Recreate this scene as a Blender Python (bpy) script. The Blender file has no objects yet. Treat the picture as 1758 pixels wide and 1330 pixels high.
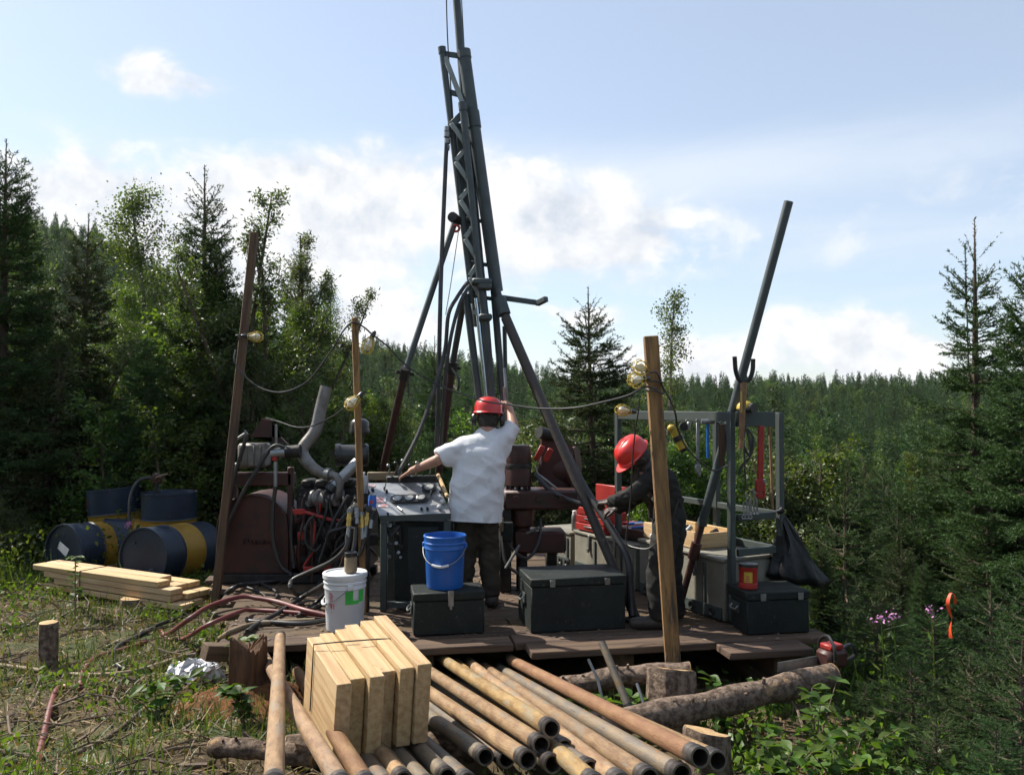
import bpy, math, random
import numpy as np
from mathutils import Vector, Matrix, Quaternion
R = math.radians
V = Vector
sc = bpy.context.scene
col = sc.collection

# ---------------------------------------------------------------- camera
FPX = 1422.0
PITCH = math.atan(35 / FPX)
CAMZ = 1.96
cd = bpy.data.cameras.new('camera')
cd.sensor_width = 36
cd.lens = FPX / 1758 * 36
cd.clip_end = 6000
cd.clip_start = 0.05
cam = bpy.data.objects.new('camera', cd)
cam.location = (0, 0, CAMZ)
cam.rotation_euler = (R(90) + PITCH, 0, 0)
col.objects.link(cam)
sc.camera = cam

# ---------------------------------------------------------------- sky, sun, exposure
SUN_AZ, SUN_EL = -60.0, 46.0           # degrees left of the view direction, above the horizon
sun_dir = V((math.sin(R(SUN_AZ)) * math.cos(R(SUN_EL)), math.cos(R(SUN_AZ)) * math.cos(R(SUN_EL)), math.sin(R(SUN_EL))))
w = bpy.data.worlds.new('World')
sc.world = w
w.use_nodes = True
nt = w.node_tree
for n in list(nt.nodes):
    nt.nodes.remove(n)
def N(tree, typ, **kw):
    n = tree.nodes.new(typ)
    for k, v in kw.items():
        if k.startswith('i_'):
            n.inputs[k[2:].replace('_', ' ')].default_value = v
        elif isinstance(k, str):
            setattr(n, k, v)
    return n
def math_node(tree, op, a, b=None, c=None, clamp=False):
    n = tree.nodes.new('ShaderNodeMath')
    n.operation = op
    n.use_clamp = clamp
    for i, x in enumerate((a, b, c)):
        if x is None:
            continue
        if isinstance(x, (int, float)):
            n.inputs[i].default_value = x
        else:
            tree.links.new(x, n.inputs[i])
    return n.outputs[0]
def smooth(tree, x, a, b):
    n = tree.nodes.new('ShaderNodeMapRange')
    n.interpolation_type = 'SMOOTHSTEP'
    tree.links.new(x, n.inputs[0])
    n.inputs[1].default_value = a
    n.inputs[2].default_value = b
    return n.outputs[0]
sky = N(nt, 'ShaderNodeTexSky')
sky.sky_type = 'NISHITA'
sky.sun_disc = False
sky.sun_elevation = R(SUN_EL)
sky.sun_rotation = R(SUN_AZ)
sky.air_density = 1.0
sky.dust_density = 0.7
sky.ozone_density = 1.3
tc = N(nt, 'ShaderNodeTexCoord')
sep = N(nt, 'ShaderNodeSeparateXYZ')
nt.links.new(tc.outputs['Generated'], sep.inputs[0])
zc = math_node(nt, 'MAXIMUM', sep.outputs[2], 0.02)
def noise_of(vec, scale, detail, rough, dist=0.0):
    n = nt.nodes.new('ShaderNodeTexNoise')
    n.inputs['Scale'].default_value = scale
    n.inputs['Detail'].default_value = detail
    n.inputs['Roughness'].default_value = rough
    n.inputs['Distortion'].default_value = dist
    nt.links.new(vec, n.inputs['Vector'])
    return n.outputs[0]
def scaled(vec, s, loc=(0, 0, 0)):
    m = nt.nodes.new('ShaderNodeMapping')
    m.inputs['Scale'].default_value = s
    m.inputs['Location'].default_value = loc
    nt.links.new(vec, m.inputs['Vector'])
    return m.outputs[0]
dirv = tc.outputs['Generated']
puff = noise_of(scaled(dirv, (1, 1, 1.7), (3.1, 0.4, 1.2)), 10.5, 10, 0.60, 0.25)
fine = noise_of(dirv, 22, 8, 0.62, 0.1)
def blob(az, el, wa, we, amp):
    """a soft elliptical cloud centre, given as a direction on the sky"""
    c = (math.sin(R(az)) * math.cos(R(el)), math.cos(R(az)) * math.cos(R(el)), math.sin(R(el)))
    right = (math.cos(R(az)), -math.sin(R(az)), 0)
    sub = nt.nodes.new('ShaderNodeVectorMath'); sub.operation = 'SUBTRACT'
    nt.links.new(dirv, sub.inputs[0]); sub.inputs[1].default_value = c
    dt = nt.nodes.new('ShaderNodeVectorMath'); dt.operation = 'DOT_PRODUCT'
    nt.links.new(sub.outputs[0], dt.inputs[0]); dt.inputs[1].default_value = right
    s2 = nt.nodes.new('ShaderNodeSeparateXYZ'); nt.links.new(sub.outputs[0], s2.inputs[0])
    ln = nt.nodes.new('ShaderNodeVectorMath'); ln.operation = 'LENGTH'
    nt.links.new(sub.outputs[0], ln.inputs[0])
    a = math_node(nt, 'DIVIDE', dt.outputs['Value'], math.sin(R(wa)))
    b = math_node(nt, 'DIVIDE', s2.outputs[2], math.sin(R(we)))
    q = math_node(nt, 'ADD', math_node(nt, 'MULTIPLY', a, a), math_node(nt, 'MULTIPLY', b, b))
    back = math_node(nt, 'LESS_THAN', ln.outputs['Value'], 1.0)
    g = math_node(nt, 'MULTIPLY', math_node(nt, 'EXPONENT', math_node(nt, 'MULTIPLY', q, -1.0)), back)
    return math_node(nt, 'MULTIPLY', g, amp)
def px2sky(px, py):
    a = math.degrees(math.atan((px - 879) / FPX))
    e = math.degrees(math.atan((700 - py) / math.hypot(FPX, px - 879)))
    return a, e
def vsum(items):
    s = items[0]
    for i in items[1:]:
        s = math_node(nt, 'ADD', s, i)
    return s
# cumulus: a few cloud centres broken up by noise
cum = vsum([blob(*px2sky(x, y), wa, we, a) for x, y, wa, we, a in (
    (960, 385, 5.6, 2.6, .60), (880, 335, 3, 1.8, .30), (1090, 420, 3, 2.2, .42), (700, 300, 8, 2.2, .34), (1000, 420, 22, 4.2, .20),
    (1460, 585, 3.4, 1.7, .75), (1340, 570, 1.6, 1.4, .35), (1570, 605, 4.5, 1.0, .45), (1190, 610, 3.6, 1.3, .5),
    (690, 560, 4.0, 1.6, .5), (985, 540, 3.0, 1.0, .4), (640, 430, 6, 3.0, .30), (520, 330, 8, 2.6, .40),
    (260, 125, 3.4, 1.2, .52), (360, 148, 1.6, .8, .3), (60, 360, 8, 3.6, .50), (330, 420, 9, 4, .45), (200, 560, 14, 4, .55),
    (830, 640, 26, 1.4, .32), (-900, 420, 22, 5, .6), (2600, 560, 16, 3, .55), (2900, 200, 20, 5, .5))])
cmask = math_node(nt, 'ADD', cum, math_node(nt, 'MULTIPLY', math_node(nt, 'SUBTRACT', puff, .5), 1.55))
cmask = math_node(nt, 'MULTIPLY', smooth(nt, cmask, .13, .50), smooth(nt, cum, .04, .24))
# high thin cloud in long streaks
cx = nt.nodes.new('ShaderNodeCombineXYZ')
nt.links.new(math_node(nt, 'DIVIDE', sep.outputs[0], zc), cx.inputs[0])
nt.links.new(math_node(nt, 'DIVIDE', sep.outputs[1], zc), cx.inputs[1])
cir = noise_of(scaled(cx.outputs[0], (.55, .42, 1), (1.7, .3, 0)), 1.0, 8, 0.62, 0.5)
band = vsum([blob(*px2sky(1350, 285), 26, 2.2, .52), blob(*px2sky(1500, 420), 26, 4.0, .34), blob(*px2sky(900, 640), 60, 2.6, .36), blob(*px2sky(150, 360), 24, 6, .5), blob(*px2sky(700, 300), 16, 3.0, .25)])
cirm = smooth(nt, math_node(nt, 'ADD', band, math_node(nt, 'MULTIPLY', math_node(nt, 'SUBTRACT', cir, .5), 1.2)), .12, .85)
cirm = math_node(nt, 'MULTIPLY_ADD', cirm, .52, .38)
# cloud brightness: billows catch the sun, hollows are greyer
shade = nt.nodes.new('ShaderNodeValToRGB')
shade.color_ramp.elements[0].position = .36
shade.color_ramp.elements[0].color = (4.0, 4.35, 4.9, 1)
shade.color_ramp.elements[1].position = .56
shade.color_ramp.elements[1].color = (6.0, 6.0, 6.0, 1)
nt.links.new(math_node(nt, 'ADD', math_node(nt, 'MULTIPLY', fine, .55), math_node(nt, 'MULTIPLY', puff, .45)), shade.inputs[0])
gain = nt.nodes.new('ShaderNodeMix'); gain.data_type = 'RGBA'; gain.blend_type = 'MULTIPLY'
gain.inputs[0].default_value = 1
nt.links.new(sky.outputs[0], gain.inputs[6]); gain.inputs[7].default_value = (1.0, 1.0, 1.0, 1)
m1 = nt.nodes.new('ShaderNodeMix'); m1.data_type = 'RGBA'
nt.links.new(cirm, m1.inputs[0]); nt.links.new(gain.outputs[2], m1.inputs[6]); m1.inputs[7].default_value = (4.8, 5.25, 5.85, 1)
m2 = nt.nodes.new('ShaderNodeMix'); m2.data_type = 'RGBA'
nt.links.new(cmask, m2.inputs[0]); nt.links.new(m1.outputs[2], m2.inputs[6]); nt.links.new(shade.outputs[0], m2.inputs[7])
bg = N(nt, 'ShaderNodeBackground')
bg.inputs[1].default_value = 0.10
nt.links.new(m2.outputs[2], bg.inputs[0])
wo = N(nt, 'ShaderNodeOutputWorld')
nt.links.new(bg.outputs[0], wo.inputs[0])

sl = bpy.data.lights.new('sun', 'SUN')
sl.energy = 5.0
sl.angle = R(0.5)
sl.color = (1.0, .94, .84)
so = bpy.data.objects.new('sun', sl)
so.rotation_euler = sun_dir.to_track_quat('Z', 'Y').to_euler()
so.location = (-6, 4, 9)
col.objects.link(so)
sc.view_settings.view_transform = 'Standard'
sc.view_settings.look = 'None'
sc.view_settings.gamma = 1
sc.view_settings.exposure = 0.82
sc.view_settings.use_curve_mapping = False
sc.cycles.use_denoising = True
sc.cycles.max_bounces = 4
sc.cycles.use_adaptive_sampling = True
sc.cycles.adaptive_threshold = .03
sc.cycles.transparent_max_bounces = 4
sc.cycles.diffuse_bounces = 2
sc.cycles.glossy_bounces = 2
sc.cycles.transmission_bounces = 3
sc.cycles.caustics_reflective = False
sc.cycles.caustics_refractive = False
sc.cycles.sample_clamp_indirect = 4
# ---------------------------------------------------------------- helpers
def P(px, py, d):
    """the point at distance d (metres along +Y) that is seen at photo pixel px, py"""
    c, s = math.cos(PITCH), math.sin(PITCH)
    u, v = (px - 879) / FPX, -(py - 665) / FPX
    ray = V((u, c - v * s, s + v * c))
    return V((0, 0, CAMZ)) + ray * (d / ray.y)
def G(px, py, z):
    c, s = math.cos(PITCH), math.sin(PITCH)
    u, v = (px - 879) / FPX, -(py - 665) / FPX
    ray = V((u, c - v * s, s + v * c))
    return V((0, 0, CAMZ)) + ray * ((z - CAMZ) / ray.z)
def rotz(a):
    return Matrix.Rotation(a, 3, 'Z')
def frame_of(d, up=V((0, 0, 1))):
    """3x3 matrix whose X axis points along d and whose Z is near up"""
    x = V(d).normalized()
    if abs(x.dot(up)) > .98:
        up = V((0, 1, 0))
    y = up.cross(x).normalized()
    return Matrix((x, y, x.cross(y))).transposed()
def spl(pts, n=6):
    """Catmull-Rom through the points"""
    p = [V(q) for q in pts]
    p = [p[0] * 2 - p[1]] + p + [p[-1] * 2 - p[-2]]
    out = []
    for i in range(1, len(p) - 2):
        for k in range(n):
            t = k / n
            a, b, c, d = p[i - 1], p[i], p[i + 1], p[i + 2]
            out.append(.5 * ((2 * b) + (c - a) * t + (2 * a - 5 * b + 4 * c - d) * t * t + (3 * b - a - 3 * c + d) * t ** 3))
    out.append(p[-2].copy())
    return out
class M:
    """collects simple shapes into one mesh"""
    def __init__(s):
        s.v = []; s.f = []
    def add(s, vs, fs):
        o = len(s.v)
        s.v += [tuple(q) for q in vs]
        s.f += [tuple(i + o for i in q) for q in fs]
        return s
    def box(s, c, size, rot=None, b=0.006):
        c = V(c); h = [x / 2 for x in size]
        b = min(b, min(h) * .45)
        vs = []; idx = {}
        for a in range(3):
            for sx in (-1, 1):
                for sy in (-1, 1):
                    for sz in (-1, 1):
                        sg = (sx, sy, sz)
                        q = V([sg[i] * (h[i] - (0 if i == a else b)) for i in range(3)])
                        idx[(a,) + sg] = len(vs); vs.append(q)
        fs = []
        def face(ids):
            n = (vs[ids[1]] - vs[ids[0]]).cross(vs[ids[2]] - vs[ids[0]])
            m = sum((vs[i] for i in ids), V()) / len(ids)
            fs.append(tuple(ids) if n.dot(m) > 0 else tuple(reversed(ids)))
        for a in range(3):
            o1, o2 = [i for i in range(3) if i != a]
            for sg in (-1, 1):
                ids = []
                for p, q in ((-1, -1), (1, -1), (1, 1), (-1, 1)):
                    t = [0, 0, 0]; t[a] = sg; t[o1] = p; t[o2] = q
                    ids.append(idx[(a,) + tuple(t)])
                face(ids)
        for a, bb in ((0, 1), (0, 2), (1, 2)):
            cc = 3 - a - bb
            for sa in (-1, 1):
                for sb in (-1, 1):
                    t0 = [0, 0, 0]; t0[a] = sa; t0[bb] = sb; t0[cc] = -1
                    t1 = list(t0); t1[cc] = 1
                    face([idx[(a,) + tuple(t0)], idx[(a,) + tuple(t1)], idx[(bb,) + tuple(t1)], idx[(bb,) + tuple(t0)]])
        for sx in (-1, 1):
            for sy in (-1, 1):
                for sz in (-1, 1):
                    face([idx[(a, sx, sy, sz)] for a in range(3)])
        if rot is not None:
            vs = [rot @ q for q in vs]
        return s.add([q + c for q in vs], fs)
    def bar(s, a, b_, w, h, up=V((0, 0, 1)), b=.004):
        a = V(a); b_ = V(b_)
        return s.box((a + b_) / 2, ((b_ - a).length, w, h), frame_of(b_ - a, up), b)
    def tube(s, pts, r, n=10, caps=True):
        p = [V(q) for q in pts]
        rs = list(r) if hasattr(r, '__len__') else [r] * len(p)
        T = [(p[min(i + 1, len(p) - 1)] - p[max(i - 1, 0)]).normalized() for i in range(len(p))]
        u = T[0].orthogonal().normalized()
        vs, fs = [], []
        for i in range(len(p)):
            if i:
                u = (T[i - 1].rotation_difference(T[i]) @ u)
                u = (u - T[i] * u.dot(T[i])).normalized()
            w_ = T[i].cross(u)
            for k in range(n):
                a = 2 * math.pi * k / n
                vs.append(p[i] + (u * math.cos(a) + w_ * math.sin(a)) * rs[i])
        for i in range(len(p) - 1):
            for k in range(n):
                k2 = (k + 1) % n
                fs.append((i * n + k, i * n + k2, (i + 1) * n + k2, (i + 1) * n + k))
        if caps:
            fs.append(tuple(reversed(range(n))))
            fs.append(tuple(range((len(p) - 1) * n, len(p) * n)))
        return s.add(vs, fs)
    def pipe(s, a, b_, r, wall, n=20):
        """an open pipe with wall thickness"""
        a = V(a); b_ = V(b_); F = frame_of(b_ - a); L = (b_ - a).length
        prof = [(r - wall, 0), (r, 0), (r, L), (r - wall, L)]
        vs, fs = [], []
        for rr, x in prof:
            for k in range(n):
                t = 2 * math.pi * k / n
                vs.append(a + F @ V((x, rr * math.cos(t), rr * math.sin(t))))
        for i in range(4):
            j = (i + 1) % 4
            for k in range(n):
                k2 = (k + 1) % n
                fs.append((i * n + k, i * n + k2, j * n + k2, j * n + k))
        return s.add(vs, [tuple(reversed(f)) for f in fs])
    def lathe(s, prof, n=24, mat=None, org=(0, 0, 0), sx=1, sy=1):
        """profile of (radius, height) turned about Z; mat (3x3) and org place it"""
        vs, fs = [], []
        for r, z in prof:
            for k in range(n):
                a = 2 * math.pi * k / n
                q = V((r * math.cos(a) * sx, r * math.sin(a) * sy, z))
                vs.append((mat @ q if mat is not None else q) + V(org))
        for i in range(len(prof) - 1):
            for k in range(n):
                k2 = (k + 1) % n
                fs.append((i * n + k, i * n + k2, (i + 1) * n + k2, (i + 1) * n + k))
        if prof[0][0] > 1e-4:
            fs.append(tuple(reversed(range(n))))
        if prof[-1][0] > 1e-4:
            fs.append(tuple(range((len(prof) - 1) * n, len(prof) * n)))
        return s.add(vs, fs)
    def ball(s, c, r, n=12, sx=1, sy=1, sz=1, mat=None):
        prof = [(max(1e-5, r * math.sin(math.pi * i / (n // 2))), -r * math.cos(math.pi * i / (n // 2)) * sz) for i in range(n // 2 + 1)]
        return s.lathe(prof, n, mat, c, sx, sy)
    def ring(s, c, axis, r, rr, n=20, m=6, a0=0, a1=360):
        F = frame_of(axis)
        k = max(3, int(n * (a1 - a0) / 360))
        pts = [V(c) + F @ V((0, r * math.cos(R(a0 + (a1 - a0) * i / k)), r * math.sin(R(a0 + (a1 - a0) * i / k)))) for i in range(k + 1)]
        return s.tube(pts, rr, m)
    def prism(s, poly, vec):
        """flat polygon (list of points) pushed along vec"""
        p = [V(q) for q in poly]; n = len(p); vec = V(vec)
        nn = V()
        for i in range(n):
            nn += p[i].cross(p[(i + 1) % n])
        if nn.dot(vec) > 0:
            p.reverse()
        vs = p + [q + vec for q in p]
        fs = [tuple(range(n)), tuple(reversed(range(n, 2 * n)))]
        fs += [(i, i + n, (i + 1) % n + n, (i + 1) % n) for i in range(n)]
        return s.add(vs, fs)
def mesh_of(name, m, mat_, shift=None, sharp=38, flat=False):
    me = bpy.data.meshes.new(name)
    vs = m.v
    if shift is not None:
        sx, sy, sz = shift
        vs = [(a - sx, b - sy, c - sz) for a, b, c in vs]
    me.from_pydata(vs, [], m.f)
    me.materials.append(mat_)
    if not flat:
        me.shade_smooth()
        me.set_sharp_from_angle(angle=R(sharp))
    return me
def np_mesh(name, verts, tris, mat_, uvs=None):
    """fast mesh from numpy arrays of triangles"""
    me = bpy.data.meshes.new(name)
    nv, nf = len(verts), len(tris)
    me.vertices.add(nv); me.vertices.foreach_set('co', np.ascontiguousarray(verts, np.float32).ravel())
    me.loops.add(nf * 3); me.loops.foreach_set('vertex_index', np.ascontiguousarray(tris, np.int32).ravel())
    me.polygons.add(nf); me.polygons.foreach_set('loop_start', np.arange(0, nf * 3, 3, dtype=np.int32))
    me.update(); me.validate()
    me.materials.append(mat_)
    return me
def root_of(o):
    while o.parent:
        o = o.parent
    return o
def tag(o, label=None, cat=None, group=None, kind=None):
    if label: o['label'] = label
    if cat: o['category'] = cat
    if group: o['group'] = group
    if kind: o['kind'] = kind
    return o
def thing(name, label, cat, loc=(0, 0, 0), group=None):
    o = bpy.data.objects.new(name, None)
    o.empty_display_size = .1
    o.location = loc
    col.objects.link(o)
    return tag(o, label, cat, group)
def part(name, m, mat_, parent, label=None, sharp=38, flat=False):
    """one part, its mesh given in world coordinates"""
    rt = root_of(parent)
    o = bpy.data.objects.new(name, mesh_of(name, m, mat_, rt.location, sharp, flat))
    col.objects.link(o)
    o.parent = parent
    if label: o['label'] = label
    return o
def solo(name, m, mat_, label, cat, group=None, kind=None, sharp=38, flat=False):
    """a thing that is one mesh"""
    a = np.array(m.v)
    c = ((a[:, 0].min() + a[:, 0].max()) / 2, (a[:, 1].min() + a[:, 1].max()) / 2, a[:, 2].min())
    o = bpy.data.objects.new(name, mesh_of(name, m, mat_, c, sharp, flat))
    o.location = c
    col.objects.link(o)
    return tag(o, label, cat, group, kind)
def put(name, me, matrix, parent=None):
    """an object sharing mesh data, placed by a world matrix (under a translated root)"""
    o = bpy.data.objects.new(name, me)
    col.objects.link(o)
    if parent is not None:
        o.parent = parent
        o.matrix_local = Matrix.Translation(-root_of(parent).location) @ matrix
    else:
        o.matrix_world = matrix
    return o
def copy_tree(o, parent=None):
    c = o.copy(); col.objects.link(c); c.parent = parent
    for ch in o.children:
        copy_tree(ch, c)
    return c

# ---------------------------------------------------------------- materials
def mat(name, c, rough=.6, metal=0.0, c2=None, scale=6.0, stretch=(1, 1, 1), lo=.4, hi=.65, bump=.15, bscale=None, rnd=.0, spec=.5,
        c3=None, s3=20.0, lo3=.6, hi3=.7, coat=0.0, rvar=.15, scr=None, sscale=18.0, sst=(1, 7, 1), slo=.66):
    """procedural surface: two tones by noise, optional third tone in blotches, bump and roughness variation"""
    m = bpy.data.materials.new(name); m.use_nodes = True
    t = m.node_tree; b = t.nodes['Principled BSDF']
    tcn = t.nodes.new('ShaderNodeTexCoord')
    mp = t.nodes.new('ShaderNodeMapping'); mp.inputs['Scale'].default_value = stretch
    t.links.new(tcn.outputs['Object'], mp.inputs['Vector'])
    oi = t.nodes.new('ShaderNodeObjectInfo')
    ad = t.nodes.new('ShaderNodeVectorMath'); ad.operation = 'ADD'
    sc_ = t.nodes.new('ShaderNodeMath'); sc_.operation = 'MULTIPLY'; sc_.inputs[1].default_value = 37.0
    t.links.new(oi.outputs['Random'], sc_.inputs[0])
    t.links.new(mp.outputs[0], ad.inputs[0]); t.links.new(sc_.outputs[0], ad.inputs[1])
    def noi(s, det=6, ro=.6):
        n = t.nodes.new('ShaderNodeTexNoise')
        n.inputs['Scale'].default_value = s; n.inputs['Detail'].default_value = det; n.inputs['Roughness'].default_value = ro
        t.links.new(ad.outputs[0], n.inputs['Vector'])
        return n.outputs[0]
    n1 = noi(scale)
    cr = t.nodes.new('ShaderNodeValToRGB')
    cr.color_ramp.elements[0].position = lo; cr.color_ramp.elements[1].position = hi
    cr.color_ramp.elements[0].color = (*c, 1)
    c2 = c2 or tuple(x * .72 for x in c)
    cr.color_ramp.elements[1].color = (*c2, 1)
    t.links.new(n1, cr.inputs[0])
    out = cr.outputs[0]
    if c3:
        f = smooth(t, noi(s3, 5, .65), lo3, hi3)
        mx = t.nodes.new('ShaderNodeMix'); mx.data_type = 'RGBA'
        t.links.new(f, mx.inputs[0]); t.links.new(out, mx.inputs[6]); mx.inputs[7].default_value = (*c3, 1)
        out = mx.outputs[2]
    if scr:      # thin scratches and chips in two directions
        for k_, st_ in enumerate((sst, (sst[1], sst[0], sst[2]))):
            mp2 = t.nodes.new('ShaderNodeMapping'); mp2.inputs['Scale'].default_value = st_
            mp2.inputs['Rotation'].default_value = (.3, .4 + k_, .6)
            t.links.new(ad.outputs[0], mp2.inputs['Vector'])
            n_ = t.nodes.new('ShaderNodeTexNoise'); n_.inputs['Scale'].default_value = sscale; n_.inputs['Detail'].default_value = 5; n_.inputs['Roughness'].default_value = .7
            t.links.new(mp2.outputs[0], n_.inputs['Vector'])
            f = math_node(t, 'MULTIPLY', smooth(t, n_.outputs[0], slo, slo + .05), .75)
            mx = t.nodes.new('ShaderNodeMix'); mx.data_type = 'RGBA'
            t.links.new(f, mx.inputs[0]); t.links.new(out, mx.inputs[6]); mx.inputs[7].default_value = (*scr, 1)
            out = mx.outputs[2]
    if rnd:
        hs = t.nodes.new('ShaderNodeHueSaturation')
        t.links.new(out, hs.inputs['Color'])
        t.links.new(math_node(t, 'MULTIPLY_ADD', oi.outputs['Random'], rnd * 2, 1 - rnd), hs.inputs['Value'])
        wn = t.nodes.new('ShaderNodeTexWhiteNoise'); wn.noise_dimensions = '1D'
        t.links.new(sc_.outputs[0], wn.inputs['W'])
        t.links.new(math_node(t, 'MULTIPLY_ADD', wn.outputs[0], rnd * .12, .5 - rnd * .06), hs.inputs['Hue'])
        t.links.new(math_node(t, 'MULTIPLY_ADD', wn.outputs[0], rnd, 1 - rnd * .5), hs.inputs['Saturation'])
        out = hs.outputs[0]
    t.links.new(out, b.inputs['Base Color'])
    b.inputs['Metallic'].default_value = metal
    b.inputs['Specular IOR Level'].default_value = spec
    b.inputs['Coat Weight'].default_value = coat
    n2 = noi((bscale or scale * 3), 6, .7)
    t.links.new(math_node(t, 'MULTIPLY_ADD', n2, rvar * 2, rough - rvar, clamp=True), b.inputs['Roughness'])
    if bump:
        bp = t.nodes.new('ShaderNodeBump'); bp.inputs['Strength'].default_value = bump; bp.inputs['Distance'].default_value = .02
        t.links.new(n2, bp.inputs['Height']); t.links.new(bp.outputs[0], b.inputs['Normal'])
    return m
def leaf_mat(name, c, c2, rough=.45, trans=.35, rnd=.25, spec=.4, scale=3.0):
    m = bpy.data.materials.new(name); m.use_nodes = True
    t = m.node_tree; b = t.nodes['Principled BSDF']; o = t.nodes['Material Output']
    g = t.nodes.new('ShaderNodeNewGeometry'); oi = t.nodes.new('ShaderNodeObjectInfo')
    n = t.nodes.new('ShaderNodeTexNoise'); n.inputs['Scale'].default_value = scale; n.inputs['Detail'].default_value = 4
    t.links.new(g.outputs['Position'], n.inputs['Vector'])
    f = math_node(t, 'ADD', math_node(t, 'MULTIPLY', g.outputs['Random Per Island'], .5), math_node(t, 'MULTIPLY', n.outputs[0], .5))
    cr = t.nodes.new('ShaderNodeValToRGB')
    cr.color_ramp.elements[0].position = .3; cr.color_ramp.elements[1].position = .7
    cr.color_ramp.elements[0].color = (*c, 1); cr.color_ramp.elements[1].color = (*c2, 1)
    t.links.new(f, cr.inputs[0])
    hs = t.nodes.new('ShaderNodeHueSaturation')
    t.links.new(cr.outputs[0], hs.inputs['Color'])
    t.links.new(math_node(t, 'MULTIPLY_ADD', oi.outputs['Random'], rnd * 2, 1 - rnd), hs.inputs['Value'])
    t.links.new(math_node(t, 'MULTIPLY_ADD', oi.outputs['Random'], .05, .475), hs.inputs['Hue'])
    t.links.new(hs.outputs[0], b.inputs['Base Color'])
    b.inputs['Roughness'].default_value = rough; b.inputs['Specular IOR Level'].default_value = spec
    tr = t.nodes.new('ShaderNodeBsdfTranslucent')
    br = t.nodes.new('ShaderNodeMix'); br.data_type = 'RGBA'; br.blend_type = 'MULTIPLY'; br.inputs[0].default_value = 1
    t.links.new(hs.outputs[0], br.inputs[6]); br.inputs[7].default_value = (1.5, 1.6, .6, 1)
    t.links.new(br.outputs[2], tr.inputs['Color'])
    mx = t.nodes.new('ShaderNodeMixShader'); mx.inputs[0].default_value = trans
    t.links.new(b.outputs[0], mx.inputs[1]); t.links.new(tr.outputs[0], mx.inputs[2])
    t.links.new(mx.outputs[0], o.inputs[0])
    return m
# ---------------------------------------------------------------- terrain
def ss(a, b, x):
    t = np.clip((np.asarray(x, float) - a) / (b - a), 0, 1)
    return t * t * (3 - 2 * t)
def hgt(x, y):
    x = np.asarray(x, float); y = np.asarray(y, float)
    z = .14 * ss(-.6, -1.6, x) - .5 * ss(2.1, 4.5, x) * ss(40, 9, y)
    z = z + .40 * ss(4.6, 2.5, y) * ss(3.5, 1.2, x)
    z = z + .10 * np.exp(-((x + 1.65) ** 2 / .5 + (y - 4.3) ** 2 / .35))
    z = z - 6 * ss(13, 52, y) + 8.6 * ss(58, 150, y)
    u = -x / np.maximum(y, 1)
    z = z + (5.5 * ss(-.15, .2, u) + 19 * ss(.2, .6, u)) * ss(40, 125, y)
    z = z + 1.2 * ss(40, 100, y) * np.sin(x * .021 + 1) * np.cos(y * .017)
    near = ss(30, 9, y)
    z = z + near * (.025 * np.sin(3.1 * x + 1.3 * y) * np.cos(2.7 * y - .6 * x) + .015 * np.sin(7.3 * x - 2.1) * np.sin(6.1 * y + x))
    return z
def hz(x, y):
    return float(hgt(x, y))
ys = np.concatenate([np.arange(-8, 1.5, .6), np.arange(1.5, 10, .11), 10 * 1.06 ** np.arange(0, 100)])
sx = np.linspace(-1, 1, 221)
gx = sx[None, :] * (np.maximum(ys, 0)[:, None] + 6) * 1.5
gy = np.repeat(ys[:, None], len(sx), 1)
rngT = np.random.default_rng(5)
gz = hgt(gx, gy) + rngT.normal(0, .012, gx.shape) * ss(16, 8, gy)
tv = np.stack([gx, gy, gz], -1).reshape(-1, 3)
ny, nx = gx.shape
ii = (np.arange(ny - 1)[:, None] * nx + np.arange(nx - 1)[None, :]).ravel()
tt = np.concatenate([np.stack([ii, ii + 1, ii + nx + 1], 1), np.stack([ii, ii + nx + 1, ii + nx], 1)])
m_ground = mat('forest floor', (.050, .036, .022), .95, c2=(.115, .085, .046), scale=5, bump=.8, bscale=22, c3=(.05, .066, .022), s3=1.3, lo3=.46, hi3=.62, spec=.2)
gme = np_mesh('ground', tv, tt, m_ground)
gme.shade_smooth()
go = bpy.data.objects.new('ground', gme); col.objects.link(go); tag(go, kind='structure')

# ---------------------------------------------------------------- trees
m_bark = mat('spruce bark', (.13, .095, .07), .95, c2=(.06, .045, .035), scale=9, stretch=(1, 1, .25), bump=.6, spec=.2)
m_birch = mat('pale bark', (.15, .13, .11), .85, c2=(.06, .05, .045), scale=6, stretch=(.6, .6, 2.5), bump=.3)
m_needle = leaf_mat('spruce needles', (.020, .040, .014), (.058, .092, .028), .6, .18, .28, .18)
m_needle_b = leaf_mat('young spruce needles', (.022, .048, .016), (.062, .105, .034), .6, .22, .2, .2)
m_leaf = leaf_mat('broad leaves', (.036, .072, .014), (.11, .155, .028), .42, .45, .25, .35)
m_leaf_w = leaf_mat('willow leaves', (.040, .066, .022), (.11, .14, .045), .42, .38, .22, .5)
m_leaf_y = leaf_mat('bright leaves', (.05, .098, .016), (.125, .185, .03), .5, .42, .2, .25)

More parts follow.
